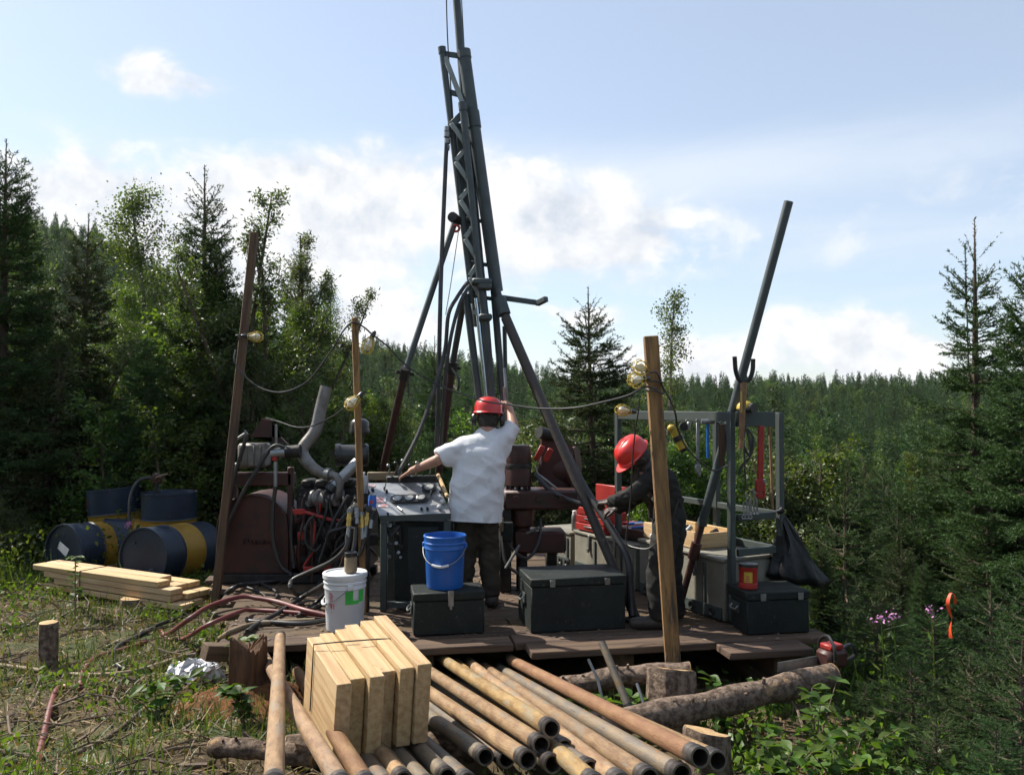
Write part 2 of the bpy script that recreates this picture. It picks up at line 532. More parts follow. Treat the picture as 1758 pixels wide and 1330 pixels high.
def unit(a):
    return a / np.maximum(np.linalg.norm(a, axis=-1, keepdims=True), 1e-9)
def needles_on(rng, O, D, L, step, nl, nw, spread=.85):
    """thin needle faces set all round the twigs O + t*D, t < L"""
    k = np.maximum(2, (L / step).astype(int))
    idx = np.repeat(np.arange(len(L)), k)
    t = rng.random(len(idx)) ** .85
    p = O[idx] + D[idx] * (L[idx] * t)[:, None]
    d = D[idx]
    r = unit(rng.normal(size=(len(idx), 3)))
    r = unit(r - d * (r * d).sum(1)[:, None])
    nd = unit(d * (1 - spread * .5 * rng.random(len(idx)))[:, None] + r * spread)
    side = unit(np.cross(nd, rng.normal(size=(len(idx), 3))))
    ln = nl * (.6 + .6 * rng.random(len(idx)))[:, None]
    a = p - side * nw * .5; b = p + side * nw * .5; c = p + nd * ln
    v = np.stack([a, b, c], 1).reshape(-1, 3)
    # a stem face for every twig
    s2 = unit(np.cross(D, np.array([0, 0, 1.]) + rng.normal(size=D.shape) * .2)) * .006
    v2 = np.stack([O - s2, O + s2, O + D * L[:, None]], 1).reshape(-1, 3)
    v = np.concatenate([v, v2])
    return v, np.arange(len(v)).reshape(-1, 3)
def spruce(seed, H, Rb, spacing, per, tw, step, nl, nw, z0=.04, leader=.09, gap=.1, shape=.85, lean=0.0, twin=False):
    rng = np.random.default_rng(seed)
    trunk = M()
    tops = [(0, 0, H)] + ([(.10, .03, H * .94)] if twin else [])
    trunk.tube([(0, 0, -.15), (.01, 0, H * .4), (0, .01, H * .75), (0, 0, H)], [H * .014 + .012, H * .010 + .008, H * .005 + .005, .004], 7)
    if twin:
        trunk.tube([(0, 0, H * .55), (.08, .02, H * .62), (.10, .03, H * .94)], [.014, .011, .004], 5)
    O, D, L = [], [], []
    z = H * z0
    while z < H * (1 - leader):
        t = z / H
        nb = per + rng.integers(-1, 2)
        a0 = rng.random() * 6.28
        for k in range(nb):
            if rng.random() < gap:
                continue
            a = a0 + 6.283 * k / nb + rng.normal(0, .22)
            zz = z + rng.normal(0, spacing * .25)
            bl = (Rb * (1 - t) ** shape + .10) * rng.uniform(.62, 1.12)
            e0 = -.18 + .95 * t ** 1.6 + rng.normal(0, .10)
            dh = np.array([math.cos(a), math.sin(a), 0])
            droop = .32 * (1 - t); tip = .30
            def pos(s):
                s = np.asarray(s, float)[..., None]
                return np.array([0, 0, zz]) + dh * bl * s * math.cos(e0) + np.array([0, 0, 1.]) * bl * (math.sin(e0) * s - droop * s ** 2 + tip * s ** 3)
            pts = pos(np.linspace(0, 1, 5))
            trunk.tube([V(q) for q in pts], [.011 * bl + .004, .009 * bl + .003, .007 * bl + .003, .005, .002], 3, False)
            n = max(3, int(bl / tw))
            s = np.sort(rng.uniform(.12, 1, n)); s[-1] = .97
            q = pos(s); tg = unit(pos(np.minimum(s + .02, 1.02)) - pos(s - .02))
            sd = np.where(np.arange(n) % 2 == 0, 1, -1)[:, None]
            lat = unit(np.cross(tg, np.array([0, 0, 1.]))) * sd
            for rep in range(2):
                dd = unit(tg * rng.uniform(.55, 1.1, (n, 1)) + lat * rng.uniform(.5, 1.0, (n, 1)) * (1 if rep == 0 else -1) + rng.normal(0, .16, (n, 3)) - np.array([0, 0, .12]))
                ll = (.40 * bl * (1 - s) ** .8 + .07) * rng.uniform(.6, 1.15, n)
                O.append(q); D.append(dd); L.append(ll)
                # second order twigs
                big = ll > .16
                if big.any():
                    qq, d2, l2 = q[big], dd[big], ll[big]
                    for f in (.3, .55, .78):
                        nn = len(l2)
                        o3 = qq + d2 * (l2 * f)[:, None]
                        d3 = unit(d2 + unit(np.cross(d2, np.array([0, 0, 1.]))) * rng.choice([-1, 1], (nn, 1)) * .8 + rng.normal(0, .15, (nn, 3)))
                        O.append(o3); D.append(d3); L.append(l2 * rng.uniform(.28, .5, nn))
            O.append(pos(np.array([.5]))); D.append(unit(pos(np.array([1.])) - pos(np.array([.5])))); L.append(np.array([bl * .5]))
        z += spacing * (1.15 - .5 * t) * rng.uniform(.8, 1.25)
    for tx, ty, tz in tops:     # the leader with its short bare shoots
        O.append(np.array([[tx, ty, tz - H * leader]] * 2)); D.append(np.array([[0, 0, 1.]] * 2)); L.append(np.array([H * leader] * 2))
        for k in range(4):
            a = rng.random() * 6.28
            O.append(np.array([[tx, ty, tz - H * leader * rng.uniform(.6, .95)]])); D.append(unit(np.array([[math.cos(a) * .7, math.sin(a) * .7, .75]]))); L.append(np.array([H * leader * .55]))
    O, D, L = np.concatenate(O), np.concatenate(D), np.concatenate(L)
    v, f = needles_on(rng, O, D, L, step, nl, nw)
    return trunk, v, f
def leaves_at(rng, A, per, spread, size, aspect, droop=.3):
    """folded leaf faces round the anchor points"""
    idx = np.repeat(np.arange(len(A)), per)
    p = A[idx] + rng.normal(0, spread, (len(idx), 3))
    d = unit(rng.normal(size=(len(idx), 3)) + np.array([0, 0, -droop]))
    s = unit(np.cross(d, rng.normal(size=(len(idx), 3))))
    n = np.cross(d, s)
    l = (size * rng.uniform(.6, 1.25, len(idx)))[:, None]
    w_ = l * aspect * .5
    b = p; t = p + d * l; m1_ = p + d * l * .45 + s * w_ + n * w_ * .35; m2_ = p + d * l * .45 - s * w_ + n * w_ * .35
    v = np.stack([b, m1_, t, m2_], 1).reshape(-1, 3)
    o = np.arange(len(idx))[:, None] * 4
    f = np.concatenate([o + np.array([[0, 1, 2]]), o + np.array([[0, 2, 3]])])
    return v, f
def broadleaf(seed, H, spread, stems, limbs, twigs, per, size, aspect, base=.25, upright=.6, lspread=.06, bare=0):
    rng = np.random.default_rng(seed)
    T = M(); A = []
    def grow(p, d, L, r, n, curve):
        pts = [p]
        for i in range(n):
            d = unit(d + rng.normal(0, curve, 3) + np.array([0, 0, .06]))
            p = p + d * L / n
            pts.append(p)
        T.tube([V(q) for q in pts], [max(.003, r * (1 - .8 * i / n)) for i in range(n + 1)], 5 if r > .02 else 3, False)
        return pts
    for s in range(stems):
        a = rng.random() * 6.28
        out = 0 if stems == 1 else rng.uniform(.04, .24)
        d = unit(np.array([math.cos(a) * out, math.sin(a) * out, 1.0]))
        h = H * (1 if s == 0 else rng.uniform(.6, 1.0))
        p0 = np.array([math.cos(a) * .1 * (stems > 1), math.sin(a) * .1 * (stems > 1), -.1])
        tr = grow(p0, d, h, H * .011 + .006, 8, .06)
        tr = np.array(tr)
        for k in range(limbs):
            f = base + (1 - base) * (k + rng.random()) / limbs
            fi = f * 8; i = min(int(fi), 7)
            p = tr[i] + (tr[i + 1] - tr[i]) * (fi - i)
            a2 = rng.random() * 6.28
            L = spread * (1.15 - f) ** .7 * rng.uniform(.5, 1.15)
            ld = unit(np.array([math.cos(a2), math.sin(a2), upright * rng.uniform(.4, 1.5)]))
            lp = grow(p, ld, L, .006 + L * .008, 4, .18)
            if rng.random() < bare:
                continue
            for j in range(twigs):
                q = rng.uniform(.25, 1) * 4; i2 = min(int(q), 3)
                p2 = lp[i2] + (lp[i2 + 1] - lp[i2]) * (q - i2)
                td = unit(unit(lp[i2 + 1] - lp[i2]) + rng.normal(0, .6, 3))
                tl = L * .32 * rng.uniform(.5, 1.2) + .05
                tp = grow(p2, td, tl, .003, 2, .2)
                A += [tp[0] + (tp[2] - tp[0]) * x for x in (.35, .7, 1.0)]
        A.append(tr[-1])
    v, f = leaves_at(rng, np.array(A), per, lspread, size, aspect)
    return T, v, f
def tree_proto(name, data, leafm, barkm):
    T, v, f = data
    r = thing(name, '', 'tree')
    part('trunk', T, barkm, r)
    c = bpy.data.objects.new('crown', np_mesh('crown', v, f, leafm)); col.objects.link(c); c.parent = r
    r['_h'] = float(v[:, 2].max())
    return r
protos = {}
def plant(kind, px, py_top, d, label, group=None, name=None, rz=None, squash=1.0, x=None, cat='tree', zoff=0.0):
    """stands a tree of a kind at distance d so that its top is seen at px, py_top"""
    maker, mname, lm, bm_ = KINDS[kind]
    X = (px - 879) / FPX * d if x is None else x
    z = hz(X, d) + zoff
    top = CAMZ + (700 - py_top) / FPX * d
    if kind not in protos:
        o = protos[kind] = tree_proto(name or mname, maker(), lm, bm_)
        used = False
    else:
        o = copy_tree(protos[kind]); o.name = name or mname
    s = max(.15, (top - z) / protos[kind]['_h'])
    o.location = (X, d, z)
    o.scale = (s * squash, s * squash, s)
    o.rotation_euler = (random.uniform(-.02, .02), random.uniform(-.02, .02), random.uniform(0, 6.28) if rz is None else rz)
    o['label'] = label; o['category'] = cat
    if group: o['group'] = group
    elif 'group' in o: del o['group']
    return o
random.seed(11)
KINDS = {
    'spruceA': (lambda: spruce(1, 5.2, 1.45, .17, 8, .055, .0115, .042, .013, z0=.03), 'spruce_tree', m_needle, m_bark),
    'spruceB': (lambda: spruce(2, 5.0, 1.15, .18, 7, .055, .0115, .042, .013, z0=.03, gap=.10, leader=.11), 'spruce_tree', m_needle, m_bark),
    'spruceC': (lambda: spruce(3, 3.9, 1.35, .21, 7, .055, .0115, .042, .013, z0=.04, gap=.12, leader=.15, shape=.75), 'spruce_tree', m_needle, m_bark),
    'spruceD': (lambda: spruce(4, 5.0, 1.3, .20, 7, .055, .0115, .042, .013, z0=.03, gap=.12, leader=.16, twin=True, shape=1.0), 'spruce_tree', m_needle, m_bark),
    'youngA': (lambda: spruce(5, 1.5, .66, .105, 6, .055, .0030, .021, .0042, z0=.05, leader=.1), 'young_spruce', m_needle_b, m_bark),
    'youngB': (lambda: spruce(6, 1.3, .72, .115, 6, .055, .0030, .021, .0042, z0=.06, leader=.12, gap=.15), 'young_spruce', m_needle_b, m_bark),
    'midA': (lambda: spruce(7, 5.0, 1.1, .24, 7, .10, .022, .075, .026, z0=.03), 'spruce_tree', m_needle, m_bark),
    'midB': (lambda: spruce(8, 5.0, 1.3, .26, 7, .10, .022, .075, .026, z0=.02, gap=.15), 'spruce_tree', m_needle_b, m_bark),
    'willow': (lambda: broadleaf(21, 4.6, .95, 8, 19, 9, 7, .065, .32, base=.12, upright=1.3, lspread=.05), 'willow_tree', m_leaf_w, m_bark),
    'birch': (lambda: broadleaf(22, 6.0, 1.45, 1, 60, 10, 9, .05, .7, base=.12, upright=.75, lspread=.12), 'birch_tree', m_leaf, m_birch),
    'birchTall': (lambda: broadleaf(27, 8.0, 1.05, 1, 44, 8, 5, .075, .75, base=.28, upright=.3, lspread=.13), 'birch_tree', m_leaf, m_birch),
    'alder': (lambda: broadleaf(24, 2.4, .75, 7, 11, 6, 6, .062, .62, base=.12, upright=.8, lspread=.05), 'leafy_shrub', m_leaf, m_bark),
    'shrub': (lambda: broadleaf(25, 1.9, .7, 8, 10, 6, 6, .055, .5, base=.08, upright=.9, lspread=.05), 'leafy_shrub', m_leaf_w, m_bark),
}
# named trees along the clearing
plant('spruceA', 2, 232, 10.6, 'tall dark spruce at the left edge of the photo', rz=.4)
plant('spruceB', 138, 362, 11.2, 'dark spruce with a fan of bare shoots, left of the drums', rz=2.0)
plant('spruceB', 350, 280, 11.2, 'tallest narrow spruce just left of the leaning slab post', rz=4.0)
plant('birch', 285, 288, 14.5, 'dark rounded broadleaf tree behind the narrow spruce on the left', squash=1.1)
plant('willow', 425, 330, 11.8, 'tall airy willow behind the leaning slab post', rz=1.0)
plant('willow', 480, 378, 12.6, 'shorter willow to the right of the slab post top', rz=3.0, squash=.9)
plant('spruceB', 507, 415, 14.2, 'spruce beside the birch above the power unit', rz=1.3)
plant('birch', 558, 458, 14.6, 'birch with a branch reaching right above the power unit', rz=2.1, squash=.72)
plant('birch', 75, 345, 24, 'distant broadleaf tree rising over the left hillside', squash=.8)
plant('spruceC', 1020, 490, 12.4, 'bushy spruce with bare leader and upturned boughs behind the second worker', rz=.7)
plant('birchTall', 1150, 480, 36, 'lone tall birch with ragged crown on the skyline', rz=1.3, squash=1.05)
plant('spruceD', 1674, 372, 9.6, 'tall spruce with twin leaders and bare trunk on the right', rz=2.2)
plant('spruceA', 1768, 415, 7.8, 'dark spruce cut by the right edge of the photo', rz=2.9, squash=.9)
plant('spruceB', 742, 575, 15.5, 'small spruce seen between the tripod legs', rz=.2)
plant('spruceA', 60, 520, 11.6, 'broad dark spruce filling the gap behind the drums', rz=5.1)
plant('spruceA', 250, 560, 10.4, 'dark spruce behind the standing drums', rz=1.1)
plant('birch', 210, 470, 12.8, 'leafy green tree between the dark left spruces', squash=.9)
plant('birch', 455, 520, 12.2, 'leafy birch filling in behind the power unit', rz=4.2)
plant('willow', 395, 560, 11.0, 'leafy willow low behind the slab post', rz=2.6, squash=1.1)
plant('birch', 330, 500, 12.4, 'leafy birch behind the narrow spruce', rz=5.2)
plant('alder', 540, 640, 11.6, 'leafy alder behind the exhaust pipe', rz=.3, squash=1.2)
plant('alder', 430, 660, 10.9, 'leafy alder behind the red lifting lug', rz=1.3, squash=1.2)
plant('alder', 300, 680, 10.2, 'leafy alder behind the drum with the pump', rz=2.3, squash=1.2)
plant('alder', 660, 680, 12.0, 'leafy alder behind the left tripod leg', rz=3.3, squash=1.2)
# thicket behind the rig
skx = [-500, 0, 100, 200, 300, 420, 520, 600, 700, 900, 1000, 1100, 1250, 1400, 1560, 1700, 1758, 2300]
sky_y = [430, 440, 450, 490, 450, 450, 500, 590, 640, 655, 665, 690, 700, 760, 760, 700, 640, 600]
rt = random.Random(3)
GR_S = 'spruces of the thicket behind the drill site'
GR_B = 'leafy trees of the thicket behind the drill site'
n_mid = 0
while n_mid < 215:
    d = 10.3 + 38 * rt.random() ** 1.7
    px = rt.uniform(-220, 1980)
    lim = float(np.interp(px, skx, sky_y))
    X = (px - 879) / FPX * d
    if d < 11.5 and 560 < px < 1340:
        continue
    zb = hz(X, d)
    pb = 700 - (zb - CAMZ) / d * FPX
    top = lim + (pb - lim) * .55 * rt.random() ** 1.4
    if d > 14: top = max(top, 585)
    n_mid += 1
    left = px < 640
    roll = rt.random()
    if roll < (.42 if left else .60):
        k = rt.choice(['midA', 'midB'])
        plant(k, px, top, d, 'spruce in the dense green thicket behind the drill site', GR_S, squash=rt.uniform(.95, 1.35), x=X)
    else:
        k = rt.choice(['willow', 'alder', 'birch'] if left else ['willow', 'alder', 'shrub'])
        plant(k, px, top, d, 'leafy tree in the dense green thicket behind the drill site', GR_B, squash=rt.uniform(.9, 1.3), x=X)
# low growth right of the platform
for i in range(46):
    d = 6.8 + 7 * rt.random()
    px = rt.uniform(1390, 2050)
    X = (px - 879) / FPX * d
    lim = float(np.interp(px, [1380, 1440, 1560, 2000], [900, 830, 760, 640]))
    zb = hz(X, d); pb = 700 - (zb - CAMZ) / d * FPX
    top = lim + (pb - lim) * .7 * rt.random()
    k = rt.choice(['spruceC', 'spruceA', 'youngA', 'youngB', 'spruceC', 'youngB', 'alder'])
    if k == 'alder':
        plant(k, px, top, d, 'leafy shrub in the low growth right of the platform', 'leafy shrubs right of the platform', squash=1.2, x=X, cat='shrub')
    else:
        plant(k, px, top, d, 'young spruce in the low growth right of the platform', 'young spruces right of the platform', 'young_spruce', squash=rt.uniform(1, 1.3), x=X)
for i, (px, py, d, lb) in enumerate((
        (1500, 1010, 5.9, 'young spruce behind the pink fireweed, right of the end box'), (1600, 1035, 5.3, 'young spruce just behind the orange marker ribbon'),
        (1700, 1000, 5.4, 'young spruce to the right of the orange ribbon'), (1790, 960, 4.8, 'young spruce cut by the right edge at ribbon height'),
        (1560, 1120, 4.7, 'young spruce below the fireweed in the right foreground'), (1660, 1110, 4.35, 'young spruce straight below the orange ribbon'),
        (1745, 1090, 4.0, 'young spruce low at the right edge of the photo'), (1480, 1160, 5.0, 'small spruce at the right end of the big log'),
        (1600, 1215, 4.0, 'small spruce at the bottom edge right of the leafy saplings'), (1700, 1220, 3.7, 'small spruce in the bottom right corner'))):
    plant('youngA' if i % 2 else 'youngB', px, py, d, lb, 'foreground young spruces', squash=1.15)
for i, (px, py, d, lb) in enumerate((
        (20, 850, 9.6, 'leafy shrub at the left edge below the tall spruce'), (60, 900, 9.8, 'low leafy shrub left of the papered drum'),
        (1420, 930, 8.8, 'leafy shrub behind the rubbish bag'), (1350, 760, 10.6, 'leafy shrub seen through the right end of the rack'),
        (1400, 740, 11.2, 'leafy shrub just right of the rack top'), (1310, 790, 11.4, 'leafy shrub behind the red pipe wrench'),
        (660, 720, 12.2, 'leafy shrub behind the lower left tripod leg'), (590, 690, 12.6, 'leafy shrub behind the black filter dome'),
        (470, 700, 11.8, 'leafy shrub behind the red lifting plate'), (900, 720, 12, 'leafy shrub behind the drill winch'),
        (1120, 760, 11.3, 'leafy shrub behind the second worker'), (1200, 730, 12.2, 'leafy shrub behind the hanging grey spanner'))):
    plant('alder' if i % 3 else 'shrub', px, py, d, lb, 'leafy shrubs close behind the site', cat='shrub', squash=1.25)

# the far wooded slopes, one mass of trees
pr = np.random.default_rng(9)
pts = []
for y0, y1, sp in ((36, 70, 1.8), (70, 120, 1.95), (120, 180, 2.3)):
    hw = y1 * .95
    n = int((y1 - y0) * 2 * hw / (sp * sp))
    yy = pr.uniform(y0, y1, n); xx = pr.uniform(-hw, hw, n)
    keep = (np.abs(xx) < yy * .85 + 8)
    pts.append(np.stack([xx[keep], yy[keep], hgt(xx[keep], yy[keep])], 1))
pts = np.concatenate(pts)
fme = bpy.data.meshes.new('far_forest'); fme.from_pydata([tuple(q) for q in pts], [], [])
ff = bpy.data.objects.new('far_forest', fme); col.objects.link(ff)
tag(ff, 'dense spruce forest covering the far hillsides', 'forest', kind='stuff')
KINDS['farA'] = (lambda: spruce(41, 5.0, .80, .30, 7, .18, .045, .13, .05, z0=.03, leader=.12, shape=1.05), 'spruce_tree', m_needle_b, m_bark)
KINDS['farB'] = (lambda: spruce(42, 5.0, 1.0, .32, 7, .20, .045, .13, .05, z0=.03, gap=.15, leader=.12, shape=1.05), 'spruce_tree', m_needle_b, m_bark)
fa = plant('farA', 1330, 655, 44, 'distant spruce standing at the foot of the far right slope', rz=1)
fb = plant('farB', 800, 640, 43, 'distant spruce on the skyline seen through the mast', rz=2)
gnt = bpy.data.node_groups.new('forest', 'GeometryNodeTree')
gnt.interface.new_socket('Geometry', in_out='INPUT', socket_type='NodeSocketGeometry')
gnt.interface.new_socket('Geometry', in_out='OUTPUT', socket_type='NodeSocketGeometry')
gi = gnt.nodes.new('NodeGroupInput'); gout = gnt.nodes.new('NodeGroupOutput')
jn = gnt.nodes.new('GeometryNodeJoinGeometry')
for k, (tree, smin, smax) in enumerate(((fa, .6, 1.45), (fb, .6, 1.3))):
    oinf = gnt.nodes.new('GeometryNodeObjectInfo')
    oinf.inputs['Object'].default_value = [c for c in tree.children if c.name.startswith('crown')][0]
    oinf.transform_space = 'ORIGINAL'
    ip = gnt.nodes.new('GeometryNodeInstanceOnPoints')
    rv = gnt.nodes.new('FunctionNodeRandomValue'); rv.data_type = 'BOOLEAN'
    rv.inputs['Probability'].default_value = .6; rv.inputs['Seed'].default_value = 4
    sel = rv.outputs[3]
    if k:
        nb_ = gnt.nodes.new('FunctionNodeBooleanMath'); nb_.operation = 'NOT'
        gnt.links.new(sel, nb_.inputs[0]); sel = nb_.outputs[0]
    gnt.links.new(gi.outputs[0], ip.inputs['Points']); gnt.links.new(sel, ip.inputs['Selection'])
    gnt.links.new(oinf.outputs['Geometry'], ip.inputs['Instance'])
    rr_ = gnt.nodes.new('FunctionNodeRandomValue'); rr_.data_type = 'FLOAT_VECTOR'
    rr_.inputs[0].default_value = (0, 0, 0); rr_.inputs[1].default_value = (0, 0, 6.28); rr_.inputs['Seed'].default_value = 7 + k
    gnt.links.new(rr_.outputs[0], ip.inputs['Rotation'])
    rs_ = gnt.nodes.new('FunctionNodeRandomValue'); rs_.data_type = 'FLOAT'
    rs_.inputs[2].default_value = smin; rs_.inputs[3].default_value = smax; rs_.inputs['Seed'].default_value = 17 + k
    gnt.links.new(rs_.outputs[1], ip.inputs['Scale'])
    gnt.links.new(ip.outputs[0], jn.inputs[0])
# some broadleaf crowns among the far spruces
oinf = gnt.nodes.new('GeometryNodeObjectInfo'); oinf.transform_space = 'ORIGINAL'
oinf.inputs['Object'].default_value = [c for c in protos['alder'].children if c.name.startswith('crown')][0]
ip = gnt.nodes.new('GeometryNodeInstanceOnPoints')
rv = gnt.nodes.new('FunctionNodeRandomValue'); rv.data_type = 'BOOLEAN'; rv.inputs['Probability'].default_value = .10; rv.inputs['Seed'].default_value = 91
gnt.links.new(gi.outputs[0], ip.inputs['Points']); gnt.links.new(rv.outputs[3], ip.inputs['Selection']); gnt.links.new(oinf.outputs['Geometry'], ip.inputs['Instance'])
rs_ = gnt.nodes.new('FunctionNodeRandomValue'); rs_.data_type = 'FLOAT'; rs_.inputs[2].default_value = 1.5; rs_.inputs[3].default_value = 2.6
gnt.links.new(rs_.outputs[1], ip.inputs['Scale']); gnt.links.new(ip.outputs[0], jn.inputs[0])
gnt.links.new(jn.outputs[0], gout.inputs[0])
md = ff.modifiers.new('forest', 'NODES'); md.node_group = gnt
# unseen forest round the clearing behind the camera, added to cut sky fill
bp = []
while len(bp) < 150:
    x, y = pr.uniform(-24, 24), pr.uniform(-22, 7)
    if (math.hypot(x, y) > 5.5 and y < -2) or (abs(x) > 8.5 + max(0, y) * .8 and y < 6):
        bp.append((x, y, -.1 if abs(x) < 4 else float(hgt(x, max(y, 3)))))
bme = bpy.data.meshes.new('sky_block_forest'); bme.from_pydata(bp, [], [])
bf = bpy.data.objects.new('sky_block_forest', bme); col.objects.link(bf)
tag(bf, 'unseen spruce forest added behind the camera to block sky light', 'forest', kind='stuff')
md = bf.modifiers.new('forest', 'NODES'); md.node_group = gnt
# ---------------------------------------------------------------- site materials
PZ = .36                                   # top of the platform planks
m_plank = mat('weathered planks', (.115, .075, .045), .8, c2=(.05, .034, .023), scale=3.5, stretch=(.35, 7, 7), bump=.35, rnd=.22, c3=(.21, .14, .08), s3=2.2, lo3=.60, hi3=.74, spec=.3)
m_lumber = mat('pale lumber', (.53, .37, .195), .7, c2=(.40, .25, .115), scale=5, stretch=(.3, 7, 7), bump=.35, scr=(.24, .14, .06), sst=(1, 9, 9), sscale=5, slo=.63, rnd=.08, c3=(.30, .16, .06), s3=5, lo3=.70, hi3=.80, lo=.42, hi=.62)
m_slab = mat('weathered slab', (.125, .07, .036), .85, c2=(.055, .034, .022), scale=5, stretch=(8, 8, .5), bump=.7, c3=(.19, .12, .06), s3=4, lo3=.58, hi3=.75)
m_legpaint = mat('worn leg paint', (.052, .042, .035), .6, .1, c2=(.045, .038, .034), scale=6, bump=.25, bscale=24, c3=(.13, .10, .075), s3=9, lo3=.6, hi3=.74)
m_legred = mat('leg dark red', (.042, .015, .012), .55, .1, c2=(.026, .012, .010), scale=7, bump=.15)
m_post = mat('tan board', (.33, .185, .065), .8, c2=(.16, .085, .034), scale=4.5, stretch=(5, 5, .55), bump=.7, bscale=18, c3=(.055, .04, .026), s3=3.2, lo3=.55, hi3=.68, lo=.36, hi=.64)
m_log = mat('log bark', (.25, .185, .14), .92, c2=(.085, .06, .045), scale=26, bump=1.0, bscale=38, c3=(.34, .22, .12), s3=7, lo3=.60, hi3=.68, spec=.2, lo=.38, hi=.6)
m_cut = mat('cut wood', (.46, .31, .15), .85, c2=(.30, .18, .08), scale=16, bump=.4)
m_rot = mat('rotten wood', (.15, .075, .034), .95, c2=(.06, .034, .02), scale=9, stretch=(2, 2, .5), bump=1.0)
m_dirt = mat('red brown litter', (.17, .075, .03), .97, c2=(.07, .035, .018), scale=12, bump=1.0, bscale=40, spec=.15)
m_rod = mat('rusted rod steel', (.33, .215, .10), .55, .1, c2=(.20, .115, .05), scale=14, stretch=(.6, 2, 2), bump=.5, bscale=80, rnd=.16, scr=(.09, .06, .04), sst=(1, 5, 5), sscale=9, slo=.62, c3=(.235, .18, .115), s3=6, lo3=.53, hi3=.62, spec=.5, lo=.38, hi=.62)
m_rodrust = mat('rust red rod', (.17, .082, .04), .6, .2, c2=(.24, .135, .065), scale=10, stretch=(.6, 2, 2), bump=.4, bscale=60, rnd=.1, c3=(.10, .06, .045), s3=7, lo3=.6, hi3=.7)
m_rodgrey = mat('grey rod steel', (.14, .122, .10), .5, .25, scr=(.06, .05, .04), sst=(1, 5, 5), sscale=9, slo=.62, c2=(.22, .165, .105), scale=9, stretch=(.6, 2, 2), bump=.3, bscale=60, rnd=.15, c3=(.22, .13, .06), s3=6, lo3=.56, hi3=.66)
m_joint = mat('bare steel joint', (.17, .15, .135), .38, .7, c2=(.09, .075, .065), scale=12, bump=.15)
m_black = mat('black bore', (.006, .006, .006), .8, bump=0)
m_mast = mat('mast paint', (.050, .064, .065), .5, .1, scr=(.13, .09, .06), sst=(4, 4, 1), slo=.67, c2=(.035, .045, .046), scale=7, bump=.08, bscale=30, c3=(.10, .085, .07), s3=16, lo3=.66, hi3=.74)
m_brace = mat('lattice paint', (.26, .29, .275), .5, .05, c2=(.19, .21, .20), scale=7, bump=.08)
m_chrome = mat('rod chrome', (.55, .62, .72), .16, 1.0, c2=(.45, .52, .62), bump=.02, rvar=.05)
m_darkred = mat('oily dark red paint', (.058, .016, .013), .5, .05, c2=(.030, .011, .009), scale=6, bump=.15, bscale=26, c3=(.025, .018, .015), s3=8, lo3=.55, hi3=.7)
m_red = mat('red paint', (.34, .020, .014), .5, 0, c2=(.23, .015, .011), scale=5, bump=.05, c3=(.10, .03, .02), s3=14, lo3=.66, hi3=.74)
m_redhat = mat('red hard hat plastic', (.62, .022, .016), .32, 0, c2=(.52, .02, .014), scale=3, bump=.02, coat=.25, rvar=.06, c3=(.36, .03, .02), s3=24, lo3=.72, hi3=.78)
m_engine = mat('engine black', (.018, .018, .018), .55, .2, spec=.3, c2=(.04, .037, .034), scale=12, bump=.25, c3=(.10, .085, .07), s3=16, lo3=.64, hi3=.72)
m_rubber = mat('black rubber', (.018, .018, .019), .45, 0, c2=(.03, .028, .026), scale=6, bump=.06, c3=(.09, .075, .06), s3=5, lo3=.6, hi3=.75)
m_redhose = mat('red hose', (.14, .026, .024), .5, 0, c2=(.11, .032, .027), scale=3, bump=.08, c3=(.16, .12, .09), s3=5, lo3=.58, hi3=.72)
m_tanhose = mat('muddy tan hose', (.22, .16, .09), .7, 0, c2=(.13, .095, .055), scale=4, bump=.2)
m_alu = mat('scuffed aluminium', (.36, .375, .385), .42, .7, scr=(.16, .15, .14), c2=(.26, .27, .28), scale=4, stretch=(1, 5, 1), bump=.06, c3=(.28, .27, .26), s3=6, lo3=.55, hi3=.72)
m_pipe = mat('exhaust steel', (.21, .20, .19), .5, .5, c2=(.12, .105, .09), scale=8, bump=.2, bscale=40, c3=(.16, .10, .06), s3=5, lo3=.6, hi3=.75)
m_green = mat('dark green box paint', (.016, .021, .019), .6, .0, c2=(.010, .013, .012), scale=4, bump=.25, bscale=26, c3=(.055, .05, .042), s3=7, lo3=.62, hi3=.76, spec=.25, scr=(.11, .10, .08), slo=.64)
m_greyg = mat('grey green frame paint', (.050, .062, .057), .6, .0, spec=.3, scr=(.14, .10, .07), c2=(.045, .055, .052), scale=5, bump=.08, c3=(.15, .12, .09), s3=14, lo3=.66, hi3=.76)
m_boxgrey = mat('grey beige box paint', (.22, .21, .168), .7, 0, spec=.3, c2=(.15, .14, .11), scale=3, bump=.25, bscale=20, scr=(.10, .075, .05), c3=(.12, .105, .085), s3=5, lo3=.58, hi3=.74)
m_galv = mat('galvanised steel', (.26, .265, .26), .42, .7, c2=(.16, .165, .165), scale=9, bump=.08)
m_brass = mat('brass', (.50, .34, .10), .35, .9, c2=(.32, .20, .06), scale=9, bump=.08)
m_blue = mat('blue pail plastic', (.012, .11, .42), .38, 0, c2=(.012, .09, .34), scale=4, bump=.02, c3=(.06, .12, .26), s3=10, lo3=.66, hi3=.8)
m_white = mat('white pail plastic', (.66, .67, .68), .45, 0, c2=(.56, .57, .57), scale=4, bump=.03, c3=(.22, .20, .18), s3=16, lo3=.68, hi3=.76)
m_paper = mat('white paint', (.75, .75, .73), .6, 0, bump=0)
m_greentape = mat('green tape', (.05, .52, .07), .5, 0, c2=(.03, .36, .05), bump=.05)
m_redprint = mat('red print', (.45, .04, .05), .6, 0, c2=(.62, .30, .30), scale=30, lo=.5, hi=.6, bump=0)
m_gauge = mat('gauge face', (.42, .43, .40), .25, 0, c2=(.22, .22, .21), scale=26, bump=0, coat=.6)
